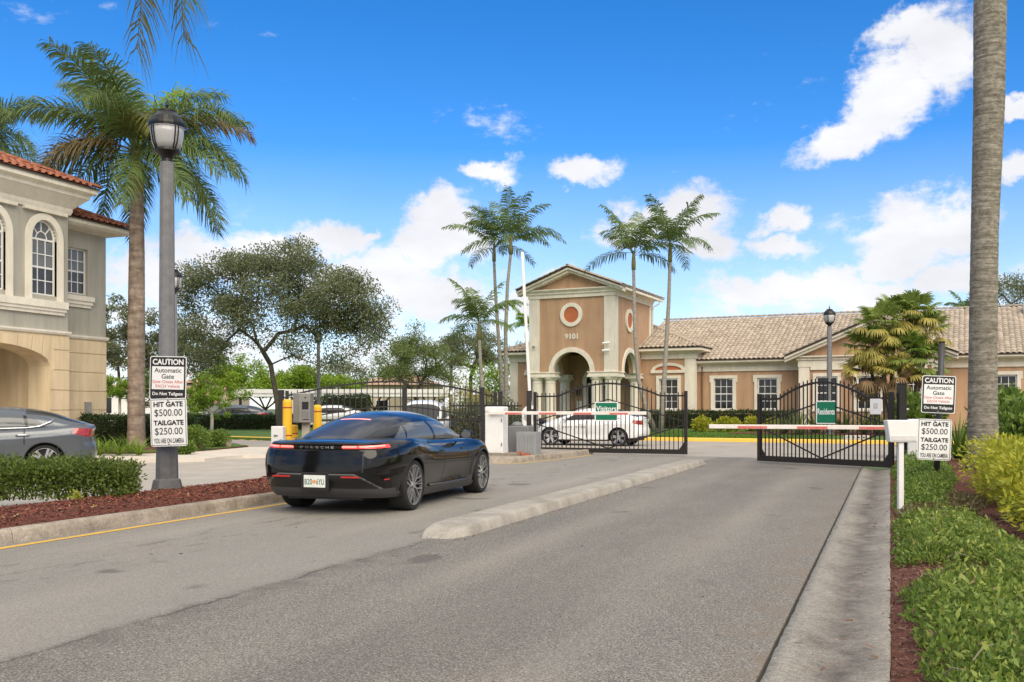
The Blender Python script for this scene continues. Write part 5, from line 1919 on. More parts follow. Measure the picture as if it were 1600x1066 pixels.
# card reader on a white post beside the gutter
cr = gp(1407, 806)
t = empty('card_reader', (cr.x, cr.y, 0.0), YAW)
tag(t, 'white trapezoid card reader box on a slim white post beside the gutter', 'card reader')
MB().box(-0.034, -0.034, 0, 0.034, 0.034, 0.98).build('post', M_BOX, t, bevel=0.008)
cb = MB().prism([(-0.20, 1.255), (0.21, 1.255), (0.20, 0.965), (-0.155, 0.965)], -0.06, 0.08, fn=lambda x, z, y: (x, y, z))
cb.build('housing', M_BOX, t, bevel=0.012)
MB().box(-0.14, -0.066, 0.985, 0.18, -0.06, 1.05).build('front_strip', mat('cabinet_pale', (0.70, 0.69, 0.69), 0.5), t)


# ------------------------------------------------------------------ lamp posts
def lamp_post(label, p, height, z=0.0, scale=1.0, group='lantern lamp posts', tall=None, sides=8):
    t = empty('lamp_post', (p.x, p.y, z), YAW + R_(9))
    t.scale = (scale,) * 3
    tag(t, label, 'street lamp', group)
    H = height / scale
    hl = H - 0.80
    MB().lathe([(0.23, 0), (0.20, 0.14), (0.165, 0.16), (0.155, 0.70), (0.125, 0.78)], sides, ph=R_(22.5)).build('pedestal', M_POST2, t)
    MB().lathe([(0.125, 0.78), (0.118, hl * 0.5), (0.102, hl)], sides, ph=R_(22.5)).build('pole', M_POST, t)
    MB().lathe([(0.085, 0), (0.08, 0.05), (0.10, 0.09), (0.19, 0.16), (0.185, 0.19)], 20, (0, 0, hl)).build('fitter', M_LBLACK, t, smooth=False)
    MB().lathe([(0.175, 0.185), (0.215, 0.28), (0.238, 0.42), (0.242, 0.50)], 24, (0, 0, hl)).build('globe', M_LGLASS, t, smooth=True)
    cg = MB()
    for k in range(4):
        for dd in (-6, 6):
            a = R_(k * 90 + 45 + dd)
            pts = [(r * math.cos(a), r * math.sin(a), hl + zz) for r, zz in ((0.18, 0.18), (0.222, 0.28), (0.245, 0.42), (0.25, 0.52))]
            cg.tube(pts, 0.011, 5)
    cg.lathe([(0.255, 0.515), (0.262, 0.52), (0.262, 0.54), (0.255, 0.545)], 24, (0, 0, hl))
    cg.build('cage', M_LBLACK, t)
    MB().lathe([(0.248, 0.50), (0.251, 0.515)], 24, (0, 0, hl)).build('bright_ring', M_LGLASS, t)
    MB().lathe([(0.268, 0.545), (0.262, 0.58), (0.22, 0.66), (0.155, 0.72), (0.13, 0.745), (0.13, 0.77), (0.05, 0.79), (0.018, 0.80), (0.02, 0.83), (0.03, 0.855), (0.012, 0.89), (0.004, 0.96)], 24, (0, 0, hl)).build('hood', M_LBLACK, t, smooth=False)
    return t


lp1 = gd(261, 14.35)
lamp_post('tall concrete lamp post with black lantern standing in red mulch, carrying signs', lp1, zat(160, 14.35) - 0.2 - 0.1, z=0.2)
lp2 = gd(271.5, 30.2)
lamp_post('lamp post mostly hidden behind the near concrete lamp post', lp2, 5.8, z=0.0)
lp3 = gd(497.5, 57)
lamp_post('slim dark lamp pole rising into the oak crown', lp3, 5.9, z=0.1)
lp4 = gd(705, 86)
lamp_post('distant lamp post in front of the far trees left of the tower', lp4, zat(556, 86), z=0.0, scale=1.35)
lp5 = gd(1296, 42.8)
lamp_post('lamp post with black lantern on the clubhouse lawn behind the Residents gate', lp5, zat(479, 42.8) - 0.25, z=0.15)

# pale bench rail low on the lawn behind the residents gate
br = gp(1338, 690, 0.18)
t = empty('low_rail', (br.x, br.y, 0.15), BROT)
tag(t, 'low cream slotted rail on the lawn edge behind the Residents gate', 'rail')
q = MB().box(-0.45, -0.04, 0.10, 0.45, 0.04, 0.26)
q.build('beam', mat('cream_plastic', (0.62, 0.58, 0.50), 0.6), t, bevel=0.01)
for x in (-0.35, 0.35):
    MB().box(x - 0.03, -0.03, 0, x + 0.03, 0.03, 0.10).build('foot', M_WFRAME, t)
for i in range(4):
    MB().box(-0.3 + i * 0.18, -0.045, 0.16, -0.24 + i * 0.18, -0.04, 0.21).build('slot', M_DARK, t)

# ================================================================== plants
M_BARK = mat('oak_bark', (0.10, 0.085, 0.065), 0.95, col2=(0.05, 0.042, 0.034), scale=5, bump=0.8, bscale=22)
M_PBARK = mat('royal_palm_bark', (0.34, 0.275, 0.22), 0.9, col2=(0.15, 0.105, 0.078), scale=1.6, bump=0.5, bscale=14, stretch=(1, 1, 5))
M_PBARK2 = mat('grey_palm_bark', (0.30, 0.275, 0.23), 0.9, col2=(0.125, 0.112, 0.085), scale=2.2, bump=0.8, bscale=5, stretch=(0.7, 0.7, 9))
speckle(M_PBARK2, 9, 0.6, 1.32, stretch=(1, 1, 1.6))
speckle(M_PBARK, 5, 0.68, 1.3, stretch=(1, 1, 0.5))
M_SLIM = mat('slim_palm_bark', (0.34, 0.315, 0.27), 0.9, col2=(0.20, 0.18, 0.15), scale=2.5, bump=0.3, bscale=10, stretch=(1, 1, 5))
M_SHAFT = mat('crownshaft_green', (0.17, 0.20, 0.055), 0.6, col2=(0.22, 0.14, 0.06), scale=2)
L_OAK = leafmat('oak_leaf', (0.27, 0.30, 0.155), (0.105, 0.13, 0.06), 0.45)
L_OAK2 = leafmat('oak_leaf_light', (0.26, 0.31, 0.10), (0.11, 0.16, 0.05), 0.42)
L_DARK = leafmat('hedge_leaf', (0.055, 0.10, 0.028), (0.018, 0.038, 0.011), 0.22)
L_BRIGHT = leafmat('bright_leaf', (0.32, 0.46, 0.04), (0.14, 0.25, 0.025), 0.42)
L_COVER = leafmat('ground_cover_leaf', (0.24, 0.34, 0.06), (0.07, 0.135, 0.025), 0.34)
L_YEL = leafmat('golden_leaf', (0.58, 0.54, 0.055), (0.24, 0.31, 0.035), 0.38)
L_BUSH = leafmat('island_bush_leaf', (0.21, 0.27, 0.05), (0.07, 0.12, 0.025), 0.32)
L_PALM = leafmat('palm_leaflet', (0.215, 0.295, 0.09), (0.08, 0.135, 0.045), 0.36, 0.4)
L_PALMY = leafmat('palm_leaflet_yellowing', (0.24, 0.23, 0.06), (0.10, 0.12, 0.03), 0.3)
L_PALMB = leafmat('palm_leaflet_browning', (0.26, 0.19, 0.09), (0.12, 0.10, 0.04), 0.3)
L_FAN = leafmat('fan_leaf_green', (0.34, 0.40, 0.10), (0.16, 0.24, 0.055), 0.35)
L_FANY = leafmat('fan_leaf_yellow', (0.66, 0.54, 0.17), (0.34, 0.33, 0.08), 0.35)
L_FANB = leafmat('fan_leaf_dead', (0.36, 0.25, 0.13), (0.22, 0.14, 0.07), 0.3)
L_GRASSY = leafmat('strappy_leaf', (0.24, 0.34, 0.04), (0.12, 0.21, 0.025), 0.35)
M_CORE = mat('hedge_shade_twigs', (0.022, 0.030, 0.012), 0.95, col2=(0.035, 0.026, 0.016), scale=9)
L_PINK = leafmat('pink_petal', (0.75, 0.35, 0.33), (0.8, 0.55, 0.5), 0.3)


def leaf_mesh(name, P, size, aspect=0.45, up=0.25, fold=0.25, dirs=None):
    """folded four-cornered leaves at points P"""
    P = np.asarray(P, float)
    n = len(P)
    size = np.broadcast_to(np.asarray(size, float), (n,))
    d = RNG.normal(0, 1, (n, 3))
    if dirs is not None:
        d = d * 0.55 + dirs
    d[:, 2] += up
    d /= np.linalg.norm(d, axis=1)[:, None] + 1e-9
    r = RNG.normal(0, 1, (n, 3))
    s = np.cross(d, r)
    s /= np.linalg.norm(s, axis=1)[:, None] + 1e-9
    nn = np.cross(s, d)
    L = size[:, None]
    V = np.stack([P, P + d * L * 0.45 + s * L * aspect / 2 + nn * L * fold * aspect, P + d * L, P + d * L * 0.45 - s * L * aspect / 2 + nn * L * fold * aspect], 1).reshape(-1, 3)
    return mesh_np(name, V, np.arange(4 * n).reshape(-1, 4))


def ball_pts(n, c, r, shell=0.0):
    d = RNG.normal(0, 1, (n, 3))
    d /= np.linalg.norm(d, axis=1)[:, None]
    q = RNG.uniform(shell, 1, n) ** (1 / 2.2)
    return np.asarray(c) + d * q[:, None] * np.asarray(r), d


def make_tree(name, label, base, trunk, clumps, leafm, n_leaf, leaf, clump_r, group=None, bark=None, tip=0.02, cat='tree', seg=0.7, expo=2.3, up=0.1, z0=0.0):
    """trunk: list of points (local); clumps: (n,3) local centres that limbs grow out to; leaves fill the clumps"""
    t = empty(name, (base.x, base.y, z0), 0)
    tag(t, label, cat, group)
    nodes = [Vector(p) for p in trunk]
    par = [-1] + list(range(len(nodes) - 1))
    root = len(nodes) - 1
    fork = nodes[root]
    cl = sorted([Vector(c) for c in clumps], key=lambda c: (c - fork).length)
    tips = []
    for c in cl:
        best, bi = 1e9, root
        for i in range(root, len(nodes)):
            q = nodes[i]
            dd = (c - q).length + 0.25 * (q - fork).length
            if dd < best:
                best, bi = dd, i
        p = nodes[bi]
        k = max(1, int((c - p).length / seg))
        for j in range(1, k + 1):
            q = p.lerp(c, j / k)
            if j < k:
                q += Vector((random.gauss(0, .09), random.gauss(0, .09), random.gauss(0.05, .08))) * seg
            nodes.append(q)
            par.append(bi)
            bi = len(nodes) - 1
        tips.append(bi)
    rr = [0.0] * len(nodes)
    for i in tips:
        rr[i] += tip ** expo
    for i in range(len(nodes) - 1, 0, -1):
        if rr[i] == 0:
            rr[i] = tip ** expo
        rr[par[i]] += rr[i]
    rad = [r ** (1 / expo) for r in rr]
    mb = MB()
    trunk_r = rad[root]
    for i in range(1, len(nodes)):
        a, b = nodes[par[i]], nodes[i]
        ra = rad[i] * 1.12 if par[i] >= root else None
        if i <= root:
            continue
        mb.tube([a, b], [min(rad[par[i]], rad[i] * 1.15), rad[i]], 6, cap=False)
    tk = [max(trunk_r * (1.0 + 0.35 * (1 - i / max(1, root)) ** 2), 0.03) for i in range(root + 1)]
    mb.tube(nodes[:root + 1], tk, 10, cap=True)
    mb.build('trunk', bark or M_BARK, t, smooth=True, fix=False)
    per = max(1, n_leaf // len(cl))
    P = []
    for c in cl:
        s = random.uniform(0.7, 1.25)
        p, _ = ball_pts(int(per * s), (0, 0, 0), (clump_r * s, clump_r * s, clump_r * 0.7 * s))
        P.append(p + np.array(c))
    P = np.concatenate(P)
    obj('crown', leaf_mesh('crown', P, RNG.uniform(0.7, 1.3, len(P)) * leaf, up=up), leafm, t)
    return t


def dome_clumps(n, c, r, low=-0.4, jitter=0.15, inner=0.45):
    out = []
    while len(out) < n:
        d = Vector((random.gauss(0, 1), random.gauss(0, 1), random.gauss(0, 1))).normalized()
        if d.z < low:
            continue
        q = random.uniform(inner, 1.0) * (1 + random.gauss(0, jitter))
        out.append((c[0] + d.x * r[0] * q, c[1] + d.y * r[1] * q, c[2] + d.z * r[2] * q))
    return out


# ------------------------------------------------------------------ the oak
zo = 51.0
ob = gd(436, zo)
k = zo / FOC


def cam_local(px, py, depth, base, zc):
    """local offset from a base for a point seen at (px,py) at depth zc+depth"""
    p = gd(px, zc + depth)
    return (p.x - base.x, p.y - base.y, zat(py, zc + depth))


cl = []
random.seed(21)
for (px, py, rx, ry, n) in ((440, 455, 120, 62, 70), (340, 490, 62, 56, 26), (520, 470, 66, 50, 24), (560, 520, 46, 38, 16), (400, 410, 60, 24, 12), (470, 405, 60, 26, 12), (310, 540, 40, 36, 12), (450, 530, 60, 30, 10), (585, 490, 26, 22, 7), (300, 440, 34, 30, 10)):
    for _ in range(n):
        while True:
            a, b, c = random.uniform(-1, 1), random.uniform(-1, 1), random.uniform(-1, 1)
            if a * a + b * b + c * c < 1:
                break
        cl.append(cam_local(px + a * rx, py + b * ry, c * min(3.6, rx * k), ob, zo))
cl += [cam_local(x, y, random.uniform(-1, 1), ob, zo) for x, y in ((285, 570), (300, 578), (320, 575), (340, 565), (560, 548), (535, 560), (520, 566), (590, 540), (500, 572), (270, 545))]
make_tree('oak_tree', 'broad dark oak tree with a leaning trunk behind the call box', ob,
          [(0, 0, 0), cam_local(434, 630, 0, ob, zo), cam_local(427, 595, 0, ob, zo), cam_local(423, 570, 0, ob, zo)],
          cl, L_OAK, 58000, 0.15, 0.92, tip=0.0125)


# ------------------------------------------------------------------ other broadleaf trees
def round_tree(label, px, zc, pyc, r, leafm, n, nl, leaf, group, bark=None, pyfork=None, low=-0.5, clr=None, name='leafy_tree', tip=0.015, z0=0.1, inner=0.45):
    b = gd(px, zc)
    zc_ = zat(pyc, zc) - z0
    zf = max(0.5, zc_ - r[2] * 0.75)
    return make_tree(name, label, b, [(0, 0, 0), (0.05, 0, zf * 0.5), (0, 0.05, zf)], dome_clumps(n, (0, 0, zc_), r, low, inner=inner), leafm, nl, leaf, clr or r[0] * 0.24, group, bark, tip=tip, z0=z0)


G_FAR = 'trees beyond the hedge'
random.seed(5)
round_tree('bright green round tree behind the oak trunk left of it', 375, 74, 596, (3.0, 3.0, 1.9), L_BRIGHT, 44, 8000, 0.22, G_FAR, tip=0.02)
round_tree('bright green round tree behind the oak trunk right of it', 462, 76, 603, (2.6, 2.6, 1.7), L_BRIGHT, 38, 6500, 0.22, G_FAR, tip=0.02)
round_tree('bright green shrub tree above the carport right of the dark lamp pole', 535, 80, 606, (2.4, 2.4, 1.2), L_BRIGHT, 28, 4500, 0.22, G_FAR, tip=0.02)
round_tree('dark tree mass between house corner and left palm trunk', 185, 72, 545, (3.0, 3.0, 3.6), L_OAK, 60, 9500, 0.24, G_FAR, tip=0.02, low=-0.8)
round_tree('dark tree partly hidden behind the lamp post, left of the oak', 285, 75, 560, (3.4, 3.4, 3.2), L_OAK, 50, 8500, 0.24, G_FAR, tip=0.02, low=-0.8)
round_tree('olive green tree standing behind the exit gate', 650, 82, 572, (3.9, 3.9, 3.0), L_OAK2, 90, 16000, 0.19, G_FAR, tip=0.03, low=-0.5)
round_tree('spreading tree behind the small white feather palm', 735, 88, 556, (3.6, 3.6, 2.6), L_OAK, 60, 10000, 0.22, G_FAR, tip=0.03)
round_tree('dark low tree between the carport and olive tree', 520, 95, 592, (4.5, 4.0, 2.2), L_OAK, 36, 4000, 0.24, G_FAR, tip=0.02)
round_tree('dark tree top rising above the roof at the right edge', 1590, 88, 482, (4.4, 4.0, 3.0), L_OAK, 44, 5000, 0.22, G_FAR, tip=0.03)
round_tree('bright clipped round tree beside the left palm trunk', 186, 52, 606, (0.95, 0.95, 0.75), L_BRIGHT, 30, 3600, 0.13, G_FAR, tip=0.016, clr=0.26, low=-0.9, bark=mat('pale_bark', (0.45, 0.42, 0.37), 0.9))
round_tree('green round tree behind the signs on the lamp post', 240, 55, 610, (1.5, 1.5, 1.3), L_COVER, 30, 3600, 0.15, G_FAR, tip=0.016, low=-0.9)
ft = round_tree('small flowering tree with pink blooms beside the lamp post', 330, 47, 622, (1.35, 1.35, 1.02), L_BRIGHT, 46, 5200, 0.13, None, tip=0.014, clr=0.30, low=-0.9, name='flowering_tree', bark=mat('pale_bark', (0.45, 0.42, 0.37), 0.9))
P = np.concatenate([ball_pts(4, (math.cos(a) * 1.15, math.sin(a) * 1.15, 1.95 + h), 0.10)[0] for a, h in ((3.6, .6), (4.2, -.1), (4.8, .5), (5.2, .0), (5.9, .3), (4.5, .9), (5.6, -.4), (6.1, -.1))])
obj('blossom', leaf_mesh('blossom', P, 0.13, aspect=0.9), L_PINK, ft)


# ------------------------------------------------------------------ hedges and shrubs
def hedge(label, p0, p1, depth, h, leafm, n, leaf, z=0.1, rough=0.06, name='hedge', group=None, cat='hedge', gaps=0.0, core=True, dirs=0.8):
    d = p1 - p0
    L = d.length
    t = empty(name, (p0.x, p0.y, z), math.atan2(d.y, d.x))
    tag(t, label, cat, group)
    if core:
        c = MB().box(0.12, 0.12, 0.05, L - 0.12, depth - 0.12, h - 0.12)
        c.build('branches', M_CORE, t)  # solid near-black box: the shade inside the hedge, put in as colour
    A = [L * depth, L * h, L * h, depth * h, depth * h]
    A = np.array([A[0] * 1.1, A[1] * 1.3, A[2] * 0.4, A[3], A[4]])
    cnt = (A / A.sum() * n).astype(int)
    P, D = [], []
    u = lambda m: RNG.uniform(0, 1, m)
    for k, m in enumerate(cnt):
        q = np.zeros((m, 3))
        nn = np.zeros((m, 3))
        if k == 0:
            q[:, 0], q[:, 1], q[:, 2], nn[:, 2] = u(m) * L, u(m) * depth, h, 1
        elif k in (1, 2):
            q[:, 0], q[:, 2] = u(m) * L, u(m) * h
            q[:, 1], nn[:, 1] = (0, -1) if k == 1 else (depth, 1)
        else:
            q[:, 1], q[:, 2] = u(m) * depth, u(m) * h
            q[:, 0], nn[:, 0] = (0, -1) if k == 3 else (L, 1)
        wav = np.sin(q[:, 0] * 2.3 + q[:, 2]) * 0.4 + np.sin(q[:, 0] * 5.1 + q[:, 1] * 3) * 0.3
        q += nn * (RNG.normal(-0.03, rough, m) + wav * rough)[:, None]
        P.append(q)
        D.append(nn)
    P, D = np.concatenate(P), np.concatenate(D)
    obj('foliage', leaf_mesh('foliage', P, RNG.uniform(0.7, 1.3, len(P)) * leaf, dirs=D * dirs, up=0.2), leafm, t)
    return t


def bush(label, p, r, leafm, n, leaf, z=0.1, name='shrub', group=None, lobes=7, stems=True, cat='shrub', aspect=0.45, rz=0.0, flat=0.6):
    t = empty(name, (p.x, p.y, z), rz)
    tag(t, label, cat, group)
    P, D = [], []
    mb = MB()
    for i in range(lobes):
        a = random.uniform(0, 2 * math.pi)
        q = math.sqrt(random.random()) * 0.62
        c = (r[0] * q * math.cos(a), r[1] * q * math.sin(a), r[2] * random.uniform(0.35, 0.68))
        s = random.uniform(0.42, 0.58)
        pp, dd = ball_pts(n // lobes, c, (r[0] * s, r[1] * s, r[2] * s * 0.9), 0.35)
        P.append(pp)
        D.append(dd)
        mb.tube([(c[0] * 0.3, c[1] * 0.3, -0.02), (c[0] * 0.8, c[1] * 0.8, c[2] * 0.6), c], [0.018, 0.012, 0.006], 5, cap=False)
    if stems:
        mb.build('stems', M_BARK, t, fix=False)
    P, D = np.concatenate(P), np.concatenate(D)
    keep = P[:, 2] > 0.03
    obj('foliage', leaf_mesh('foliage', P[keep], RNG.uniform(0.7, 1.3, keep.sum()) * leaf, dirs=D[keep] * flat, up=0.35, aspect=aspect), leafm, t)
    return t


# clipped dark hedges
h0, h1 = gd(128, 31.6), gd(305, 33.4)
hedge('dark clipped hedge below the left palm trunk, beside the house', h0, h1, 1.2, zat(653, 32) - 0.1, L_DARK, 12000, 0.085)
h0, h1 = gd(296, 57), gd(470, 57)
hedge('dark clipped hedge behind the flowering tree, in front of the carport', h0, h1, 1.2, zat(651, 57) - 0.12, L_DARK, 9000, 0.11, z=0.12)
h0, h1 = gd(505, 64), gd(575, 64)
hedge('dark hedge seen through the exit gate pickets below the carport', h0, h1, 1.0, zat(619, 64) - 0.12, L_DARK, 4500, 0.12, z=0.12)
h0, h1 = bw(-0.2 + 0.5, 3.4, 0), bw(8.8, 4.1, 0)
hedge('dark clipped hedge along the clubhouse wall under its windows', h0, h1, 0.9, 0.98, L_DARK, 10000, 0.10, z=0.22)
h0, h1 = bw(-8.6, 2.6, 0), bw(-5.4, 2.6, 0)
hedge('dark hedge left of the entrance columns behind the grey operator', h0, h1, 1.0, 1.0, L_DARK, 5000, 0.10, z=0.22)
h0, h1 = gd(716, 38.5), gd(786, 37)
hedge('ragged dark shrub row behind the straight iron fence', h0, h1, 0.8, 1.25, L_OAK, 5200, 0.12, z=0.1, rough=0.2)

# golden crotons and mulch by the clubhouse hedge
for i, (px, w) in enumerate(((1098, .55), (1122, .6), (1148, .5), (1172, .6), (1208, .45))):
    p = gd(px, 47.6)
    bush(['leftmost golden shrub below the clubhouse hedge', 'second golden shrub from the left below the clubhouse hedge', 'third golden shrub from the left below the clubhouse hedge', 'fourth golden shrub from the left below the clubhouse hedge', 'small golden shrub behind the Residents gate end'][i], p, (w, 0.5, 0.72), L_YEL, 1100, 0.13, z=0.2, group='golden shrubs by the clubhouse', lobes=5)
pm = [bw(a, b) for a, b in ((7.2, -4.8), (12.5, -4.6), (22, -4.5), (22, 4.8), (7.5, 3.9))]
slab('mulch_bed', [(p.x, p.y) for p in pm], 0.0, 0.262, M_MULCH)

# the bush on the left island
random.seed(9)
for i, (v, lab) in enumerate(((10.0, 'leafy clipped bush in red mulch in front of the grey car'),)):
    pA = gp(-40, 780, 0.2)
    pB = gp(196, 777, 0.2)
    hd_ = hedge(lab, pA, pB, 0.85, 0.43, L_BUSH, 11000, 0.056, z=0.19, rough=0.06, name='island_bush', cat='bush', core=False, dirs=0.45)
    Lb = (pB - pA).length
    P = np.stack([RNG.uniform(0.03, Lb - 0.03, 9000), RNG.uniform(0.03, 0.82, 9000), 0.08 + 0.34 * RNG.uniform(0, 1, 9000) ** 0.7], 1)
    obj('inner_foliage', leaf_mesh('inner_foliage', P, RNG.uniform(0.03, 0.06, 9000), up=0.3), L_BUSH, hd_)
    st = MB()
    for q in range(60):
        x, y = random.uniform(0.1, Lb - 0.1), random.uniform(0.1, 0.75)
        st.tube([(x, y, -0.03), (x + random.gauss(0, .05), y + random.gauss(0, .05), 0.2), (x + random.gauss(0, .1), y + random.gauss(0, .1), 0.42)], [0.011, 0.008, 0.004], 5, cap=False)
    st.build('stems', M_BARK, hd_, fix=False)
bush('small weedy sprig in the mulch below the island bush', gp(120, 783, 0.2), (0.14, 0.12, 0.12), L_YEL, 90, 0.045, z=0.19, lobes=3)

# low shrubs and strappy plants in the bed by the walk
for i, (px, py, r) in enumerate(((300, 703, 0.85), (330, 699, 0.7), (285, 709, 0.35))):
    bush(['broad green spreading shrub behind the sign post', 'green spreading shrub right end of the planting bed', 'small low shrub at the front of the planting bed'][i], gp(px, py, 0.11), (r, r * 0.8, r * 0.85), L_COVER, 2600, 0.085, z=0.11, group='low shrubs in the planting bed', lobes=8)
rk_ = gp(353, 699, 0.11)
rock = MB().lathe([(0.02, 0.0), (0.17, 0.0), (0.19, 0.10), (0.15, 0.24), (0.06, 0.31)], 9, (0, 0, 0))
rock.v = [(x * random.uniform(.8, 1.15), y * random.uniform(.8, 1.15), z * random.uniform(.9, 1.1)) for x, y, z in rock.v]
tag(rock.build('rock', mat('tan_rock', (0.42, 0.33, 0.24), 0.9, var=0.2, scale=5, bump=0.6), None, loc=(rk_.x, rk_.y, 0.1), bevel=0.01), 'small tan rock at the right end of the planting bed', 'rock')


def strappy(label, p, n, L, w, leafm, z=0.1, spread=0.9, name='strappy_plant', group=None, cat='plant', stiff=0.6):
    t = empty(name, (p.x, p.y, z), random.uniform(0, 6))
    tag(t, label, cat, group)
    V, F = [], []
    for i in range(n):
        a = random.uniform(0, 2 * math.pi)
        el = random.uniform(0.35, 1.35)
        l = L * random.uniform(0.7, 1.1)
        d = Vector((math.cos(a), math.sin(a), 0))
        s = Vector((-d.y, d.x, 0))
        pos = d * random.uniform(0, 0.06)
        k = len(V)
        segs = 4
        for j in range(segs + 1):
            ww = w * (1 - (j / segs) ** 2 * 0.9) / 2
            V += [tuple(pos - s * ww), tuple(pos + s * ww)]
            e = el - (1 - stiff) * 2.6 * (j / segs) ** 1.5 * spread
            pos = pos + (d * math.cos(e) + Vector((0, 0, 1)) * math.sin(e)) * (l / segs)
        for j in range(segs):
            F.append((k + 2 * j, k + 2 * j + 1, k + 2 * j + 3, k + 2 * j + 2))
    obj('leaves', mesh_np('leaves', V, F), leafm, t)
    return t


random.seed(3)
strap_lab = ['leftmost', 'second', 'third', 'fourth', 'fifth', 'rightmost']
for i, px in enumerate((140, 155, 170, 186, 202, 217)):
    strappy('%s of the light green strappy plants in front of the hedge' % strap_lab[i], gp(px, 709 + (i % 2) * 2, 0.11), 46, 0.72, 0.035, L_GRASSY, z=0.11, group='strappy plants along the walk', stiff=0.5)

# ------------------------------------------------------------------ right hand bed: ground cover (beyond counting), golden hedge
def bed_z(u):
    return 0.05 * np.minimum(1, u / 0.25) + 0.09 * np.minimum(1, u / 2.0)


def cover(name, lab_pts, n, leaf, leafm, h):
    P = []
    D = []
    while len(P) < n:
        (cu, cv, ru, rv, hh) = random.choices(lab_pts, weights=[q[2] * q[3] for q in lab_pts])[0]
        a, q = random.uniform(0, 2 * math.pi), math.sqrt(random.random())
        u, v = cu + ru * q * math.cos(a), cv + rv * q * math.sin(a)
        if u < 0.03:
            continue
        top = hh * (1 - q ** 4) * (0.62 + 0.3 * math.sin(u * 9.0 + math.sin(v * 7)) * math.sin(v * 8.0 + u * 3)) * random.uniform(0.7, 1.35) + 0.035
        z = top * (random.random() ** 0.5)
        P.append((u, v, float(bed_z(np.array(u))) + z))
    P = np.array(P)
    return tag(obj(name, leaf_mesh(name, P, RNG.uniform(0.45, 1.4, len(P)) * leaf, up=0.75, aspect=0.42, fold=0.25), leafm), kind='stuff')


random.seed(17)
patches = [(0.46, 4.7, 0.30, 0.5, 0.15), (0.50, 5.4, 0.36, 0.6, 0.18), (0.54, 6.1, 0.42, 0.65, 0.2), (0.56, 6.9, 0.48, 0.65, 0.2), (0.62, 7.5, 0.56, 0.5, 0.2), (0.95, 7.9, 0.35, 0.5, 0.2), (1.05, 8.6, 0.3, 0.5, 0.2),
           (0.50, 9.2, 0.46, 0.40, 0.2), (0.60, 9.8, 0.58, 0.7, 0.24), (0.55, 10.7, 0.53, 0.8, 0.22), (0.5, 11.7, 0.49, 0.8, 0.2)]
cover('ground_cover', patches, 29000, 0.042, L_COVER, 0.2)
cover('pale_ground_cover', [(a, b, c * .9, d * .9, h * 1.15) for a, b, c, d, h in patches], 9000, 0.05, leafmat('pale_cover_leaf', (0.40, 0.46, 0.10), (0.18, 0.26, 0.05), 0.36), 0.2)
cover('withered_ground_cover', patches, 1500, 0.042, leafmat('withered_leaf', (0.34, 0.25, 0.12), (0.16, 0.13, 0.06)), 0.2)
patches2 = [(0.42, 14.4, 0.38, 0.8, 0.16), (0.45, 15.6, 0.40, 1.0, 0.24), (0.5, 17.2, 0.45, 1.2, 0.28), (0.6, 18.8, 0.5, 1.2, 0.32), (0.6, 20.4, 0.55, 1.2, 0.36), (0.6, 22.0, 0.6, 1.4, 0.4)]
cover('far_ground_cover', patches2, 20000, 0.058, L_COVER, 0.2)
cover('dry_ground_cover', [(0.55, 13.2, 0.5, 0.7, 0.10), (0.9, 14.4, 0.35, 0.9, 0.14), (0.4, 12.8, 0.3, 0.5, 0.08)], 3600, 0.05, leafmat('dry_leaf', (0.24, 0.19, 0.09), (0.10, 0.10, 0.04)), 0.1)
tw = MB()
for i in range(46):
    u, v = random.uniform(0.2, 1.9), random.uniform(4.8, 13)
    z = float(bed_z(np.array(u))) + random.uniform(0.02, 0.16)
    a = random.uniform(0, 6.3)
    l = random.uniform(0.08, 0.22)
    tw.tube([(u, v, z - 0.03), (u + math.cos(a) * l / 2, v + math.sin(a) * l / 2, z + 0.03), (u + math.cos(a) * l, v + math.sin(a) * l, z + random.uniform(-.02, .05))], [0.004, 0.0035, 0.002], 5)
tag(tw.build('twigs', mat('pale_twig', (0.33, 0.27, 0.20), 0.9), None, fix=False), kind='stuff')

gold = [(1.72, 11.0, 0.62, 0.8, 0.66), (2.5, 11.2, 0.7, 0.9, 0.8), (1.62, 12.6, 0.68, 0.95, 0.76), (2.6, 12.9, 0.8, 1.0, 0.84), (1.6, 14.3, 0.70, 1.0, 0.78), (2.7, 14.8, 0.9, 1.2, 0.84), (1.7, 16.0, 0.74, 1.0, 0.78), (2.9, 16.6, 1.0, 1.1, 0.84), (2.0, 17.6, 0.9, 0.9, 0.8), (3.3, 18.4, 1.0, 1.0, 0.82)]
glab = ['nearest golden leaved shrub at the right edge', 'golden leaved shrub behind the nearest one, at the right edge', 'golden leaved shrub opposite the card reader post', 'golden leaved shrub deeper in the row opposite the card reader',
        'golden leaved shrub just past the card reader', 'golden leaved shrub in the back row past the card reader', 'golden leaved shrub right beside the dark sign pole', 'golden leaved shrub below the big palm trunk on its near side', 'golden leaved shrub behind the sign pole', 'farthest golden leaved shrub at the foot of the big palm']
for (u, v, ru, rv, h), lab in zip(gold, glab):
    bush(lab, Vector((u, v, 0)), (ru, rv, h), L_YEL, 3000, 0.085, z=float(bed_z(np.array(u))), name='golden_shrub', group='golden shrubs beside the road', lobes=10, aspect=0.42, flat=0.75)

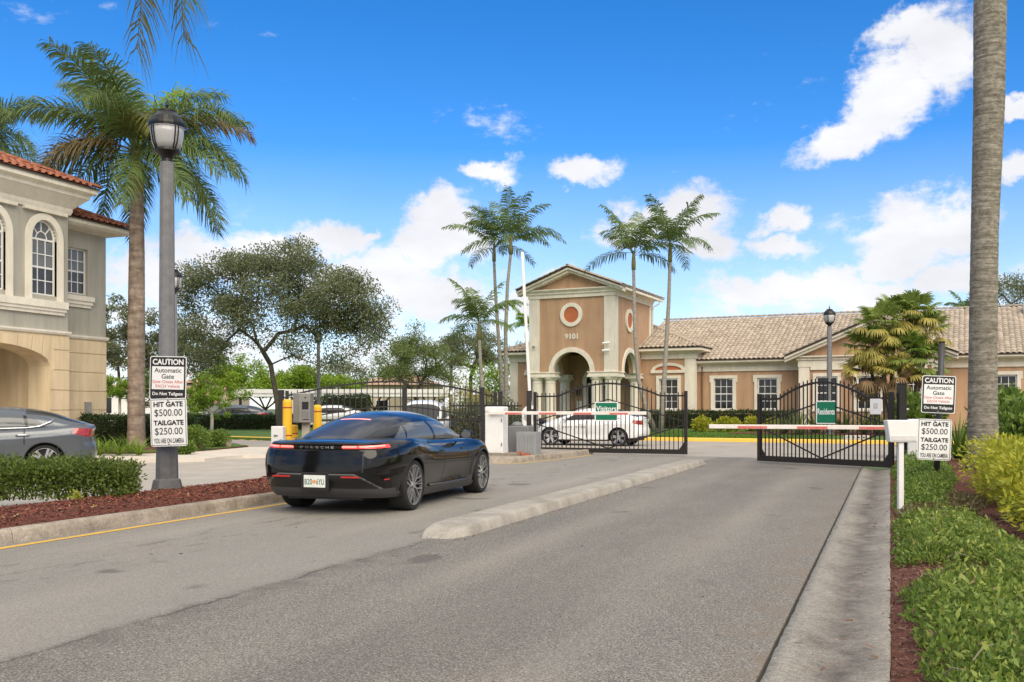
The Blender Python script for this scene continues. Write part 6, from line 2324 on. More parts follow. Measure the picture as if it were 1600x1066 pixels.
# taller plants behind the right signs
strappy('dark green spiky plant between the signs and the big palm trunk', gd(1498, 24), 60, 1.25, 0.07, L_COVER, z=0.15, stiff=0.8, name='spiky_plant')
for i, (px, zc, r, lab) in enumerate(((1585, 25, (1.1, 1.0, 1.7), 'lush dark green bush at the right edge beyond the big palm'), (1548, 27, (0.7, 0.7, 1.0), 'low lush bush behind the big palm base'), (1432, 27, (0.7, 0.7, 1.5), 'bright green bush between the gate post and the signs'), (1620, 22, (1.1, 1.1, 1.5), 'dark bush cut off by the right edge'))):
    bush(lab, gd(px, zc), r, L_COVER, 2600, 0.20, z=0.15, name='lush_bush', lobes=9, group='lush bushes on the right')
random.seed(31)
for i, (px, zc, h, m) in enumerate(((1225, 44, 1.2, 'L_OAK2'), (1250, 43, 1.35, 'L_OAK2'), (1275, 44.5, 1.5, 'L_COVER'), (1318, 44, 1.2, 'L_COVER'), (1350, 43, 1.4, 'L_COVER'), (1378, 42, 1.3, 'L_COVER'))):
    strappy(['olive spiky plant left end of the mulch bed behind the Residents gate', 'olive spiky plant second from the left behind the Residents gate', 'green spiky plant just left of the lawn lamp post', 'green spiky plant just right of the lawn lamp post', 'green spiky plant under the fan palm', 'green spiky plant at the right, behind the paper notice'][i], gd(px, zc), 60, h, 0.07, globals()[m], z=0.25, stiff=0.75, name='spiky_plant', group='spiky plants behind the Residents gate')


# ------------------------------------------------------------------ palms
def frond_mesh(name, L, e0, droop, nl, ll, lw, hang, plume, seed, fwd=0.55, rach=0.03):
    rs = random.Random(seed)
    pts, ang = [Vector((0, 0, 0))], []
    N = 14
    for i in range(N):
        s = (i + 0.5) / N
        a = e0 - droop * s ** 1.35
        ang.append(a)
        pts.append(pts[-1] + Vector((math.cos(a), 0, math.sin(a))) * (L / N))
    V, F = [], []

    def P(s):
        x = s * N
        i = min(N - 1, int(x))
        return pts[i].lerp(pts[i + 1], x - i), ang[i]
    # rachis: three-sided
    for i in range(N):
        a, b = pts[i], pts[i + 1]
        ra, rb = rach * (1 - i / N * 0.85), rach * (1 - (i + 1) / N * 0.85)
        k = len(V)
        for p, r, an in ((a, ra, ang[i]), (b, rb, ang[min(i + 1, N - 1)])):
            up = Vector((-math.sin(an), 0, math.cos(an)))
            V += [tuple(p + Vector((0, r, 0))), tuple(p + up * r), tuple(p - Vector((0, r, 0)))]
        for j in range(3):
            F.append((k + j, k + (j + 1) % 3, k + 3 + (j + 1) % 3, k + 3 + j))
    for i in range(nl):
        s = 0.14 + 0.86 * (i + rs.random() * 0.6) / nl
        p, a = P(min(s, 0.999))
        tg = Vector((math.cos(a), 0, math.sin(a)))
        up = Vector((-math.sin(a), 0, math.cos(a)))
        prof = math.sin(math.pi * min(1, 0.12 + 0.88 * s)) ** 0.5 if s < 0.95 else 0.45
        for sd in (1, -1):
            ph = rs.gauss(0.15, plume)
            side = Vector((0, sd, 0)) * math.cos(ph) + up * math.sin(ph)
            f = fwd + 0.5 * s + rs.gauss(0, 0.08)
            d = (side + tg * f).normalized()
            l = ll * prof * rs.uniform(0.85, 1.1)
            wv = tg * lw / 2 * rs.uniform(0.8, 1.2)
            d2 = (d + Vector((0, 0, -hang))).normalized()
            d3 = (d + Vector((0, 0, -2.2 * hang))).normalized()
            p1 = p + d * l * 0.35
            p2 = p1 + d2 * l * 0.38
            p3 = p2 + d3 * l * 0.27
            k = len(V)
            V += [tuple(p - wv * .6), tuple(p + wv * .6), tuple(p1 - wv), tuple(p1 + wv), tuple(p2 - wv * .8), tuple(p2 + wv * .8), tuple(p3 - wv * .1), tuple(p3 + wv * .1)]
            for j in range(3):
                F.append((k + 2 * j, k + 2 * j + 1, k + 2 * j + 3, k + 2 * j + 2))
    return mesh_np(name, V, F)


FR = {}


def frond(kind, L, e0, droop, m, seed, **kw):
    key = (kind, round(L, 1), round(e0, 1), round(droop, 1), m.name, seed % 2)
    if key not in FR:
        par = dict(royal=dict(nl=105, ll=1.05, lw=0.05, hang=0.55, plume=0.5, rach=0.045), slim=dict(nl=40, ll=0.74, lw=0.055, hang=0.65, plume=0.22, rach=0.022), near=dict(nl=150, ll=0.95, lw=0.028, hang=0.9, plume=0.35, rach=0.03))[kind]
        par.update(kw)
        me = frond_mesh('frond', L, e0, droop, seed=zlib.crc32(repr(key).encode()) % 1000, **par)
        me.materials.append(m)
        FR[key] = me
    return FR[key]


def palm(name, label, base, axis, radii, bark, fr, kind, z0=0.1, shaft=None, group=None, sides=16, rings=False):
    """axis: local points of the trunk; fr: list of (azimuth deg, elevation, droop, length, material)"""
    t = empty(name, (base.x, base.y, z0), 0)
    tag(t, label, 'palm tree', group)
    if rings:
        pts, rr = [], []
        for (a, b, ra, rb) in zip(axis, axis[1:], radii, radii[1:]):
            n = max(3, int((Vector(b) - Vector(a)).length / 0.10))
            for i in range(n):
                q = i / n
                pts.append(Vector(a).lerp(Vector(b), q))
                rr.append((ra + (rb - ra) * q) * (1 + (0.010 if i % 2 else -0.004) + random.gauss(0, 0.004)))
        pts.append(Vector(axis[-1]))
        rr.append(radii[-1])
    else:
        pts, rr = axis, radii
    MB().tube(pts, list(rr), sides).build('trunk', bark, t, smooth=True)
    top = Vector(axis[-1])
    if shaft:
        MB().tube([top - Vector((0, 0, 0.02)), top + Vector((0, 0, shaft[1] * 0.35)), top + Vector((0, 0, shaft[1] * 0.8)), top + Vector((0, 0, shaft[1]))], [shaft[0], shaft[0] * 1.05, shaft[0] * 0.7, shaft[0] * 0.35], 12).build('crownshaft', M_SHAFT, t, smooth=True)
        top = top + Vector((0, 0, shaft[1] * 0.85))
    for i, (az, e, dr_, L, m) in enumerate(fr):
        o = obj('frond', frond(kind, L, e, dr_, m, i), None, t, tuple(top + Vector((0, 0, random.uniform(-.12, .06)))), (random.uniform(-.25, .25), 0, R_(az)))
    return t


def ring_fronds(n, L, m, classes, seed=0, extra=()):
    rs = random.Random(seed)
    out = []
    k = len(classes)
    order = [classes[i % k] for i in range(n)]
    rs.shuffle(order)
    for i in range(n):
        e, d = order[i]
        out.append((i * 137.5 + rs.uniform(-14, 14), e, d, L * rs.choice((0.9, 1.0, 1.05)), m))
    return out + list(extra)


CAMAZ = 90 + math.degrees(YAW)          # azimuth pointing away from the camera
RIGHT = math.degrees(YAW)               # azimuth pointing to image right
# left royal palm
rp = gd(213, 32)
ht = zat(300, 32) - 0.1
roy = [(1.2, 1.1), (0.85, 1.6), (0.45, 1.7), (0.1, 1.5), (-0.2, 1.2)]
fr = ring_fronds(20, 4.2, L_PALM, roy, 4, extra=[(RIGHT + 8, 0.75, 1.35, 4.1, L_PALMB), (RIGHT + 188, 0.55, 1.9, 3.7, L_PALMY), (RIGHT + 150, 1.25, 0.6, 4.6, L_PALM), (RIGHT + 120, 1.3, 0.75, 4.4, L_PALM), (RIGHT + 30, 0.9, 1.2, 4.2, L_PALM), (RIGHT + 172, 0.85, 1.2, 4.1, L_PALM), (RIGHT - 25, 0.35, 1.5, 3.9, L_PALM), (RIGHT + 60, 1.3, 0.8, 3.4, L_BRIGHT), (RIGHT - 60, 0.8, 1.9, 3.5, L_PALMY), (RIGHT + 215, 0.3, 1.7, 3.6, L_PALMB)])
palm('royal_palm', 'big royal palm with drooping fronds beside the sage green house', rp, [(0, 0, 0), (0, 0, 0.6), (0.0, 0, ht * 0.45), (0.02, 0, ht * 0.75), (0.02, 0, ht)], [0.33, 0.28, 0.275, 0.25, 0.21], M_PBARK, fr, 'royal', shaft=(0.23, 1.5), rings=True)
# second royal palm behind the house, only fronds in frame
rp2 = gd(-35, 44)
ht2 = zat(270, 44)
palm('royal_palm', 'palm fronds showing above the red roof at the left edge', rp2, [(0, 0, 0), (0, 0, ht2 * .5), (0, 0, ht2)], [0.3, 0.27, 0.2], M_PBARK, ring_fronds(16, 3.9, L_PALM, roy, 8), 'royal', shaft=(0.22, 1.7))
# palm on the island just out of frame at the left: its fronds hang into the top corner
npz = Vector((-9.55, 5.6, 0))
zt_ = 5.85
tgt = gd(300, 8.3)
azn = math.degrees(math.atan2(tgt.y - npz.y, tgt.x - npz.x))
palm('royal_palm', 'palm fronds hanging into the top left corner of the picture', npz, [(0, 0, 0), (0, 0, 3), (0, 0, zt_)], [0.26, 0.22, 0.18], M_PBARK2,
     [(azn + 1, 0.2, 1.95, 5.2, L_PALMY), (azn - 4, 0.3, 1.85, 5.3, L_PALM), (azn + 6, 0.35, 1.9, 5.0, L_PALM), (azn - 1, 0.28, 1.9, 5.35, L_PALM), (azn + 3.5, 0.26, 1.95, 5.2, L_PALMY), (azn + 40, 0.8, 2.0, 4.6, L_PALM), (azn + 90, 0.8, 1.9, 4.6, L_PALM), (azn + 140, .8, 1.9, 4.6, L_PALM), (azn + 190, .8, 1.9, 4.6, L_PALM), (azn + 240, .8, 1.9, 4.6, L_PALM), (azn + 300, 1.2, 1.2, 4.2, L_PALM)], 'near', shaft=(0.19, 1.3), z0=0.15)
# big palm trunk on the right, crown above the frame
bp_ = gd(1537, 20)
palm('royal_palm', 'tall grey palm trunk on the right rising out of the picture', bp_, [(0, 0, 0), (0.0, 0, 0.35), (-0.02, 0, 1.2), (-0.01, 0, 3.0), (0.02, 0, 5.0), (0.10, 0, 7.6), (0.12, 0, 9.6), (0.12, 0, 13.5)], [0.36, 0.315, 0.285, 0.27, 0.265, 0.30, 0.315, 0.24], M_PBARK2, ring_fronds(12, 3.6, L_PALM, [(1.25, 0.9), (0.9, 1.2), (0.6, 1.2)], 6), 'royal', shaft=(0.25, 1.9), rings=True, sides=24, z0=0.12)


def slim(label, pts, crown_r, seed, n=11, L=2.3, m=None, zc=50, group='slim palms by the clubhouse', rb=0.14, rt=0.075):
    base = gd(pts[0][0], zc)
    ax = [cam_local(px, py, 0, base, zc) for px, py in pts]
    ax = [(a[0], a[1], max(0, a[2] - 0.2)) for a in ax]
    ax[0] = (0, 0, 0)
    rr = [rb + (rt - rb) * (i / (len(ax) - 1)) ** 0.7 for i in range(len(ax))]
    fr = ring_fronds(n, L, m or L_PALM, [(1.3, 0.7), (0.85, 1.15), (0.5, 1.15), (1.05, 1.1), (0.2, 1.0)], seed)
    return palm('slim_palm', label, base, ax, rr, M_SLIM, fr, 'slim', z0=0.2, shaft=(0.10, 0.9), group=group, sides=10)


random.seed(12)
slim('tallest slim palm left of the tower, bushy crown', [(790, 668), (791, 600), (790, 520), (793, 445), (798, 397)], 70, 1, n=14, L=3.0, zc=50)
slim('slim palm with thinner trunk just left of the tallest one', [(786, 668), (784, 600), (779, 530), (774, 455), (772, 408)], 60, 2, n=10, L=2.9, zc=51.5)
slim('short slim palm left of the tower group, lower crown', [(759, 672), (755, 620), (751, 570), (749, 530)], 60, 3, n=11, L=2.6, zc=47, rb=0.13)
slim('leaning slim palm right of the tower, lower of the pair', [(1025, 672), (1010, 640), (997, 590), (992, 520), (990, 421)], 70, 4, n=11, L=2.9, zc=46.5)
slim('tall slim palm right of the tower, higher of the pair', [(1032, 672), (1036, 620), (1041, 540), (1045, 470), (1047, 409)], 70, 5, n=12, L=3.1, zc=46)
slim('small palm top showing between tower and left block roof', [(822, 600), (822, 560), (822, 528)], 40, 6, n=9, L=2.0, zc=72, m=L_BRIGHT)
slim('palm top rising above the clubhouse roof left of the big trunk', [(1508, 600), (1508, 560), (1508, 500)], 40, 7, n=9, L=2.0, zc=76)


# clump of fan palms behind the residents gate
def fan_mesh(name, r, n, m, droop, seed, petiole=0.7):
    rs = random.Random(seed)
    V, F = [], []
    k = 0
    V += [(0, 0.012, 0), (0, -0.012, 0), (petiole, -0.01, 0), (petiole, 0.01, 0)]
    F.append((0, 1, 2, 3))
    for i in range(n):
        a = R_(-105 + 210 * (i + rs.uniform(-.3, .3)) / (n - 1))
        d = Vector((math.cos(a), math.sin(a), 0.0))
        s = Vector((-d.y, d.x, 0))
        l = r * (0.82 + 0.18 * math.cos(a)) * rs.uniform(0.9, 1.08)
        w = r * 0.075
        p0 = Vector((petiole, 0, 0))
        p1 = p0 + d * l * 0.5 + Vector((0, 0, 0.06 * r - droop * 0.08 * r))
        p2 = p0 + d * l * 0.8 + Vector((0, 0, -droop * 0.28 * r))
        p3 = p0 + d * l * 0.95 + Vector((0, 0, -droop * 0.55 * r - rs.random() * 0.1 * r))
        k = len(V)
        V += [tuple(p0), tuple(p0 + s * 0.004), tuple(p1 - s * w), tuple(p1 + s * w), tuple(p2 - s * w * .6), tuple(p2 + s * w * .6), tuple(p3), tuple(p3 + s * 0.004)]
        for j in range(3):
            F.append((k + 2 * j, k + 2 * j + 1, k + 2 * j + 3, k + 2 * j + 2))
    me = mesh_np(name, V, F)
    me.materials.append(m)
    return me


FANS = {'g': [fan_mesh('fan_leaf', 0.62, 22, L_FAN, 0.4, i) for i in (1, 2)], 'y': [fan_mesh('fan_leaf', 0.60, 22, L_FANY, 0.8, 3)], 'b': [fan_mesh('fan_leaf', 0.55, 16, L_FANB, 1.6, 4, 0.5)], 'd': [fan_mesh('fan_leaf', 0.62, 22, L_COVER, 0.5, 5)]}
random.seed(44)
zf_ = 42.5
fb = gd(1392, zf_)
fan = empty('fan_palm_clump', (fb.x, fb.y, 0.2), 0)
tag(fan, 'clump of fan palms with yellowing leaves behind the Residents gate', 'palm tree')
heads = [(1428, 494, 'gy', 24, 0), (1398, 500, 'gy', 24, .6), (1374, 512, 'gy', 20, -.4), (1356, 545, 'dy', 18, .3), (1414, 556, 'dg', 22, -.5), (1444, 568, 'dg', 18, .4), (1352, 590, 'yb', 14, 0.), (1398, 592, 'yb', 16, -.6), (1446, 522, 'gy', 18, .5), (1380, 545, 'gy', 18, -.2)]
for i, (px, py, kinds, n, dep) in enumerate(heads):
    h = cam_local(px, py, dep, fb, zf_)
    h = Vector((h[0], h[1], h[2] - 0.2))
    bx = h.x * 0.55 + random.uniform(-.2, .2)
    by = h.y * 0.55 + random.uniform(-.2, .2)
    MB().tube([(bx, by, 0), (bx * .7 + h.x * .3, by * .7 + h.y * .3, h.z * .5), tuple(h)], [0.09, 0.075, 0.06], 8).build('stem', mat('fan_palm_stem', (0.14, 0.10, 0.07), 0.95, var=0.3, scale=6, bump=0.6), fan, fix=False)
    for j in range(n):
        az = j * 137.5 + random.uniform(-20, 20)
        el = 1.2 - 1.9 * (j / n) + random.uniform(-.15, .15)
        kd = kinds[0] if j < n * 0.55 else kinds[1]
        me = random.choice(FANS[kd])
        obj('fan_leaf', me, None, fan, tuple(h), (0, -el, R_(az)), (1.05,) * 3)
    for j in range(4):
        obj('fan_leaf', FANS['b'][0], None, fan, tuple(h - Vector((0, 0, 0.1))), (0, 1.0 + random.uniform(0, .35), R_(j * 90 + random.uniform(0, 60))))

# pale feathery plant by the left block of the clubhouse
bush('pale yellowish feathery shrub left of the clubhouse', gd(740, 58), (1.9, 1.4, 2.4), L_FANY, 3400, 0.22, z=0.2, lobes=9, aspect=0.2)
bush('bright green shrub tops left of the clubhouse behind the slim palms', gd(765, 66), (2.2, 1.5, 4.6), L_BRIGHT, 2600, 0.3, z=0.2, lobes=8, aspect=0.3)

# grass blades on the lawns near the yellow kerb (beyond counting)
n = 16000
a, b = RNG.uniform(-3, 12, n), KB + 0.2 + RNG.uniform(0, 1, n) ** 1.4 * 8
G = np.stack([OB.x + a * CB - b * SB, OB.y + a * SB + b * CB, np.full(n, 0.14) + 0.012 * (b - KB)], 1)
ang = RNG.uniform(0, 2 * np.pi, n)
w = 0.02
hgt = RNG.uniform(0.05, 0.10, n)
V = np.stack([G - np.stack([np.cos(ang) * w, np.sin(ang) * w, 0 * ang], 1), G + np.stack([np.cos(ang) * w, np.sin(ang) * w, 0 * ang], 1), G + np.stack([RNG.normal(0, .03, n), RNG.normal(0, .03, n), hgt], 1)], 1).reshape(-1, 3)
tag(obj('grass', mesh_np('grass', V, np.arange(3 * n).reshape(-1, 3)), leafmat('grass_blade', (0.14, 0.25, 0.03), (0.07, 0.15, 0.02), 0.3)), kind='stuff')

# ================================================================== cars
def paint(name, col, flake=0.0, rough=0.25):
    m = mat(name, col, rough, metal=flake, var=0.0, coat=0.6, spec=0.15)
    return m


M_BLACKP = paint('black_car_paint', (0.004, 0.004, 0.0045), 0.0, 0.12)
M_GREYPT = paint('grey_car_paint', (0.13, 0.145, 0.165), 0.55, 0.32)
M_WHITEP = paint('white_car_paint', (0.78, 0.79, 0.80), 0.0, 0.3)
M_GLASSC = mat('car_glass', (0.045, 0.045, 0.046), 0.11, var=0.0, spec=0.25)
M_GLASSL = mat('car_glass_light', (0.10, 0.11, 0.12), 0.05, var=0.0, spec=0.6)
M_TRIM = mat('black_trim', (0.012, 0.012, 0.013), 0.45, var=0.0)
M_TRIMG = mat('grey_trim', (0.05, 0.05, 0.052), 0.5, var=0.0)
M_CHROME = mat('chrome', (0.75, 0.76, 0.77), 0.15, metal=1.0, var=0.0)
M_TYRE = mat('tyre_rubber', (0.018, 0.018, 0.018), 0.85, var=0.15, scale=10, bump=0.2)
M_RIM = mat('rim_silver', (0.55, 0.56, 0.58), 0.3, metal=0.85, var=0.0)
M_RIMD = mat('rim_dark', (0.03, 0.03, 0.032), 0.35, metal=0.5, var=0.0)
M_TAILON = mat('tail_lamp_lit', (0.9, 0.05, 0.045), 0.2, var=0.0, emit=0.55)
M_TAILHOT = mat('tail_lamp_core', (1.0, 0.25, 0.21), 0.2, var=0.0, emit=1.0)
M_TAIL = mat('tail_lamp_red', (0.32, 0.012, 0.014), 0.1, var=0.0, coat=1.0)
M_REFL = mat('red_reflector', (0.45, 0.03, 0.03), 0.2, var=0.0)
M_HEAD = mat('headlamp', (0.6, 0.62, 0.65), 0.1, var=0.0, coat=1.0)
M_GLOSSB = mat('gloss_black_panel', (0.008, 0.008, 0.008), 0.12, var=0.0, coat=0.2)


def catmull(pts, n):
    """chord-length spline through plan points, resampled to n+1 even steps"""
    P = np.array(pts, float)
    d = np.r_[0, np.cumsum(np.sqrt(np.linalg.norm(np.diff(P, axis=0), axis=1)))]
    fx, fy = smooth_c(d, P[:, 0]), smooth_c(d, P[:, 1])
    t = np.linspace(0, d[-1], 1500)
    Q = np.stack([fx(t), fy(t)], 1)
    s = np.r_[0, np.cumsum(np.linalg.norm(np.diff(Q, axis=0), axis=1))]
    u = np.linspace(0, s[-1], n + 1)
    H = np.stack([np.interp(u, s, Q[:, 0]), np.interp(u, s, Q[:, 1])], 1)
    w = max(2, n // 34)
    E = np.concatenate([H[w:0:-1] * [1, -1], H, H[-2:-w - 2:-1] * [1, -1]])       # mirrored ends
    ker = np.hanning(2 * w + 3)[1:-1]
    ker /= ker.sum()
    return np.stack([np.convolve(E[:, k], ker, 'valid') for k in (0, 1)], 1)


def smooth_c(xs, ys):
    """plain cubic hermite with finite-difference slopes"""
    xs, ys = np.asarray(xs, float), np.asarray(ys, float)
    m = np.gradient(ys, xs)

    def f(x):
        i = np.clip(np.searchsorted(xs, x) - 1, 0, len(xs) - 2)
        h = xs[i + 1] - xs[i]
        t = (x - xs[i]) / h
        return (1 + 2 * t) * (1 - t) ** 2 * ys[i] + t * (1 - t) ** 2 * h * m[i] + t * t * (3 - 2 * t) * ys[i + 1] + t * t * (t - 1) * h * m[i + 1]
    return f


def wheel_meshes(r, w, style):
    """tyre, rim and face meshes; axis = Y, outer face towards -Y"""
    ty = MB().lathe([(r * 0.77, -w / 2 + 0.012), (r * 0.80, -w / 2), (r * 0.94, -w / 2 + 0.004), (r * 0.985, -w / 2 + 0.03), (r, -w / 2 + 0.06), (r, w / 2 - 0.06), (r * 0.97, w / 2 - 0.01), (r * 0.77, w / 2)], 40, axis='Y', cap=False)
    dk = MB().lathe([(r * 0.05, -w / 2 + 0.09), (r * 0.76, -w / 2 + 0.085), (r * 0.785, -w / 2 + 0.01), (r * 0.81, -w / 2 + 0.012), (r * 0.78, w / 2 - 0.02), (r * 0.05, w / 2 - 0.02)], 40, axis='Y')
    sp = MB()
    y = -w / 2 + 0.022
    R1 = r * 0.79
    an = [2 * math.pi * i / 40 for i in range(41)]
    sp.ring([(R1 * math.cos(a), R1 * math.sin(a)) for a in an], [(R1 * 0.955 * math.cos(a), R1 * 0.955 * math.sin(a)) for a in an], lambda x, z: (x, -w / 2 + 0.006, z), lambda x, z: (x, -w / 2 + 0.05, z))
    n = 5
    for i in range(n):
        a = 2 * math.pi * i / n + math.pi / 2
        if style == 'sport':          # five forked spokes
            m = (math.cos(a) * R1 * 0.42, y + 0.008, math.sin(a) * R1 * 0.42)
            sp.bar((math.cos(a) * 0.03, y + 0.02, math.sin(a) * 0.03), m, 0.026, 0.03, up=(0, 1, 0))
            for da in (-0.30, 0.30):
                e = (math.cos(a + da) * R1 * 0.97, y - 0.004, math.sin(a + da) * R1 * 0.97)
                sp.bar(m, e, 0.017, 0.024, up=(0, 1, 0))
            a2 = a + math.pi / n
            for da in (-0.09, 0.09):
                sp.bar((math.cos(a2) * 0.05, y + 0.02, math.sin(a2) * 0.05), (math.cos(a2 + da) * R1 * 0.97, y, math.sin(a2 + da) * R1 * 0.97), 0.010, 0.018, up=(0, 1, 0))
        else:
            for da in (-0.17, 0.17):
                sp.bar((math.cos(a + da * 1.6) * r * 0.10, y + 0.015, math.sin(a + da * 1.6) * r * 0.10), (math.cos(a + da) * R1 * 0.97, y - 0.004, math.sin(a + da) * R1 * 0.97), 0.05, 0.055, up=(0, 1, 0))
    sp.lathe([(0.045, -w / 2 + 0.012), (0.05, -w / 2 + 0.06)], 16, axis='Y')
    out = []
    for q, nm, m in ((ty, 'wheel', M_TYRE), (dk, 'rim', M_RIMD), (sp, 'spokes', M_RIM)):
        o = q.build(nm, m)
        out.append(o.data)
        bpy.data.objects.remove(o)
    return out


def car(name, label, cat, origin, rz, S, group=None):
    """S: shape tables; local x forward, y left, origin on the ground below the rear axle"""
    t = empty(name, (origin[0], origin[1], origin[2]), rz)
    tag(t, label, cat, group)
    NS, NT = S.get('ns', 230), S.get('nt', 56)
    half = catmull(S['plan'], NS)                       # rear centre -> left side -> front centre
    full = np.concatenate([half, half[-2:0:-1] * [1, -1]])
    M = len(full)
    tt = np.linspace(0, 1, NT + 1)
    zs, zb, kt = smooth_fn(*S['shoulder']), smooth_fn(*S['bottom']), smooth_fn(*S['k'])
    xr, xf = smooth_fn(*S['rear_t']), smooth_fn(*S['front_t'])
    x0, x1 = S['plan'][0][0], S['plan'][-1][0]
    X, Y = full[:, 0][:, None], full[:, 1][:, None]
    wr = np.clip((x0 + 0.95 - X) / 0.95, 0, 1) ** 1.3
    wf = np.clip((X - (x1 - 0.95)) / 0.95, 0, 1) ** 1.3
    T = tt[None, :]
    x = X + wr * xr(T) - wf * xf(T)
    Z = zb(X) + (zs(X) - zb(X)) * T
    kk = kt(T) * np.ones_like(X)
    for (cx, ct, sx, st, am) in S.get('bulge', ()):
        kk = kk + am * np.exp(-((X - cx) / sx) ** 2 - ((T - ct) / st) ** 2)
    y = Y * kk
    z = Z.copy()
    # wheel openings
    Rw = S['arch_r']
    ax_, zw = S['axles'], S['wheel_r']
    inside = np.zeros(x.shape, bool)
    for a in ax_:
        dx, dz = x - a, z - zw
        dist = np.hypot(dx, dz)
        side = np.abs(y) > 0.6
        near = side & (np.abs(dist - Rw) < 0.014)
        f = Rw / np.maximum(dist, 1e-6)
        x = np.where(near, a + dx * f, x)
        z = np.where(near, zw + dz * f, z)
        inside |= side & (np.hypot(x - a, z - zw) < Rw - 0.002)
    V = np.stack([x, y, z], 2).reshape(-1, 3)
    I = np.arange(M * (NT + 1)).reshape(M, NT + 1)
    In = np.roll(I, -1, axis=0)
    Q = np.stack([I[:, :-1], In[:, :-1], In[:, 1:], I[:, 1:]], 2).reshape(-1, 4)
    keep = ~inside.reshape(-1)[Q].any(1)
    Q = Q[keep]
    C = V[Q].mean(1)
    tq = np.broadcast_to(((tt[:-1] + tt[1:]) / 2)[None, :], (M, NT)).reshape(-1)[keep]
    xq = np.broadcast_to(full[:, 0][:, None], (M, NT)).reshape(-1)[keep]
    names = S['low'](C[:, 0], C[:, 1], C[:, 2], tq, xq)

    # upper deck: bonnet, boot and the shelf under the glasshouse
    zc = smooth_fn(*S['deck'])
    edge_l = np.stack([x[:NS + 1, -1], y[:NS + 1, -1], z[:NS + 1, -1]], 1)
    nc = 28
    q = np.linspace(1, -1, nc + 1)[None, :]
    xe, ye, ze = edge_l[:, 0][:, None], edge_l[:, 1][:, None], edge_l[:, 2][:, None]
    cz = ze + (zc(xe) - ze) * (1 - np.abs(q) ** 2.4)
    Vd = np.stack([xe + 0 * q, ye * q, cz], 2).reshape(-1, 3)
    J = np.arange((NS + 1) * (nc + 1)).reshape(NS + 1, nc + 1)
    Qd = np.stack([J[:-1, :-1], J[:-1, 1:], J[1:, 1:], J[1:, :-1]], 2).reshape(-1, 4)
    # weld the deck to the shell so that the paint shades smoothly
    Qd = Qd + len(V)
    # glasshouse
    gx = np.linspace(S['gh'][0][0], S['gh'][0][-1], S.get('ng', 300))
    gw, gb, gt = (smooth_fn(S['gh'][0], S['gh'][i]) for i in (1, 2, 3))
    ex = S.get('gexp', 2.5)
    na = 64
    th = np.linspace(0, np.pi, na + 1)
    cth, sth = np.cos(th), np.sin(th)
    yy = np.sign(cth) * np.abs(cth) ** (2 / ex)
    zz = np.abs(sth) ** (2 / ex)
    GX = gx[:, None] + 0 * yy[None, :]
    GY = gw(gx)[:, None] * yy[None, :]
    GZ_ = gb(gx)[:, None] + (gt(gx) - gb(gx))[:, None] * zz[None, :]
    Vg = np.stack([GX, GY, GZ_], 2).reshape(-1, 3)
    K = np.arange(len(gx) * (na + 1)).reshape(len(gx), na + 1)
    Qg = np.stack([K[:-1, :-1], K[:-1, 1:], K[1:, 1:], K[1:, :-1]], 2).reshape(-1, 4)
    Cg = Vg[Qg].mean(1)
    thq = np.broadcast_to(((th[:-1] + th[1:]) / 2)[None, :], (len(gx) - 1, na)).reshape(-1)
    gnames = S['glass'](Cg[:, 0], Cg[:, 1], Cg[:, 2], thq)

    groups = {}
    for nm in set(names):
        groups.setdefault(nm, []).append((V, Q[names == nm]))
    groups.setdefault('body', []).append((np.concatenate([V, Vd]), Qd))
    for nm in set(gnames):
        groups.setdefault(nm, []).append((Vg, Qg[gnames == nm]))
    made = {}
    for nm in sorted(groups, key=lambda s: (s != 'body', s)):
        VV, QQ, off = [], [], 0
        for (v, f) in groups[nm]:
            used = np.unique(f)
            mp = np.full(len(v), -1)
            mp[used] = np.arange(len(used))
            VV.append(v[used])
            QQ.append(mp[f] + off)
            off += len(used)
        base = nm.split('#')[0]
        me = mesh_np(base, np.concatenate(VV), np.concatenate(QQ))
        import bmesh
        bm = bmesh.new()
        bm.from_mesh(me)
        bmesh.ops.remove_doubles(bm, verts=bm.verts, dist=0.0015)
        bmesh.ops.recalc_face_normals(bm, faces=bm.faces)
        bm.to_mesh(me)
        bm.free()
        made[nm] = obj(base, me, S['mats'][base], t, smooth=True)
    # dark inside, wheel wells and underbody
    ub = MB().box(x0 + 0.25, -0.55, 0.20, x1 - 0.3, 0.55, 0.42)
    for a in ax_:
        for sd in (1, -1):
            pts = [(a + Rw * math.cos(R_(d)), zw + Rw * math.sin(R_(d))) for d in range(-20, 201, 11)]
            k = len(ub.v)
            for (px, pz) in pts:
                ub.v += [(px, sd * 0.55, pz), (px, sd * (S['half_w'] - 0.03), pz)]
            for i in range(len(pts) - 1):
                ub.f.append((k + 2 * i, k + 2 * i + 1, k + 2 * i + 3, k + 2 * i + 2))
            ub.f.append(tuple(k + 2 * i for i in range(len(pts))))
    ub.build('underbody', M_TRIM, t, fix=False)
    # arch lips
    if S.get('lip', True):
        for a in ax_:
            for sd in (1, -1):
                pts = []
                for d in range(-14, 195, 6):
                    px, pz = a + Rw * math.cos(R_(d)), zw + Rw * math.sin(R_(d))
                    if pz < zb(np.array(a)) + 0.02:
                        continue
                    i = np.argmin((V[:, 0] - px) ** 2 + (V[:, 2] - pz) ** 2 + 1000 * (V[:, 1] * sd < 0))
                    pts.append((px, V[i, 1] - sd * 0.006, pz))
                MB().tube(pts, 0.013, 6).build('arch_lip', S.get('lip_mat', M_TRIM), t, smooth=True)
    # wheels
    wm = wheel_meshes(S['wheel_r'], S.get('wheel_w', 0.25), S.get('style', 'sport'))
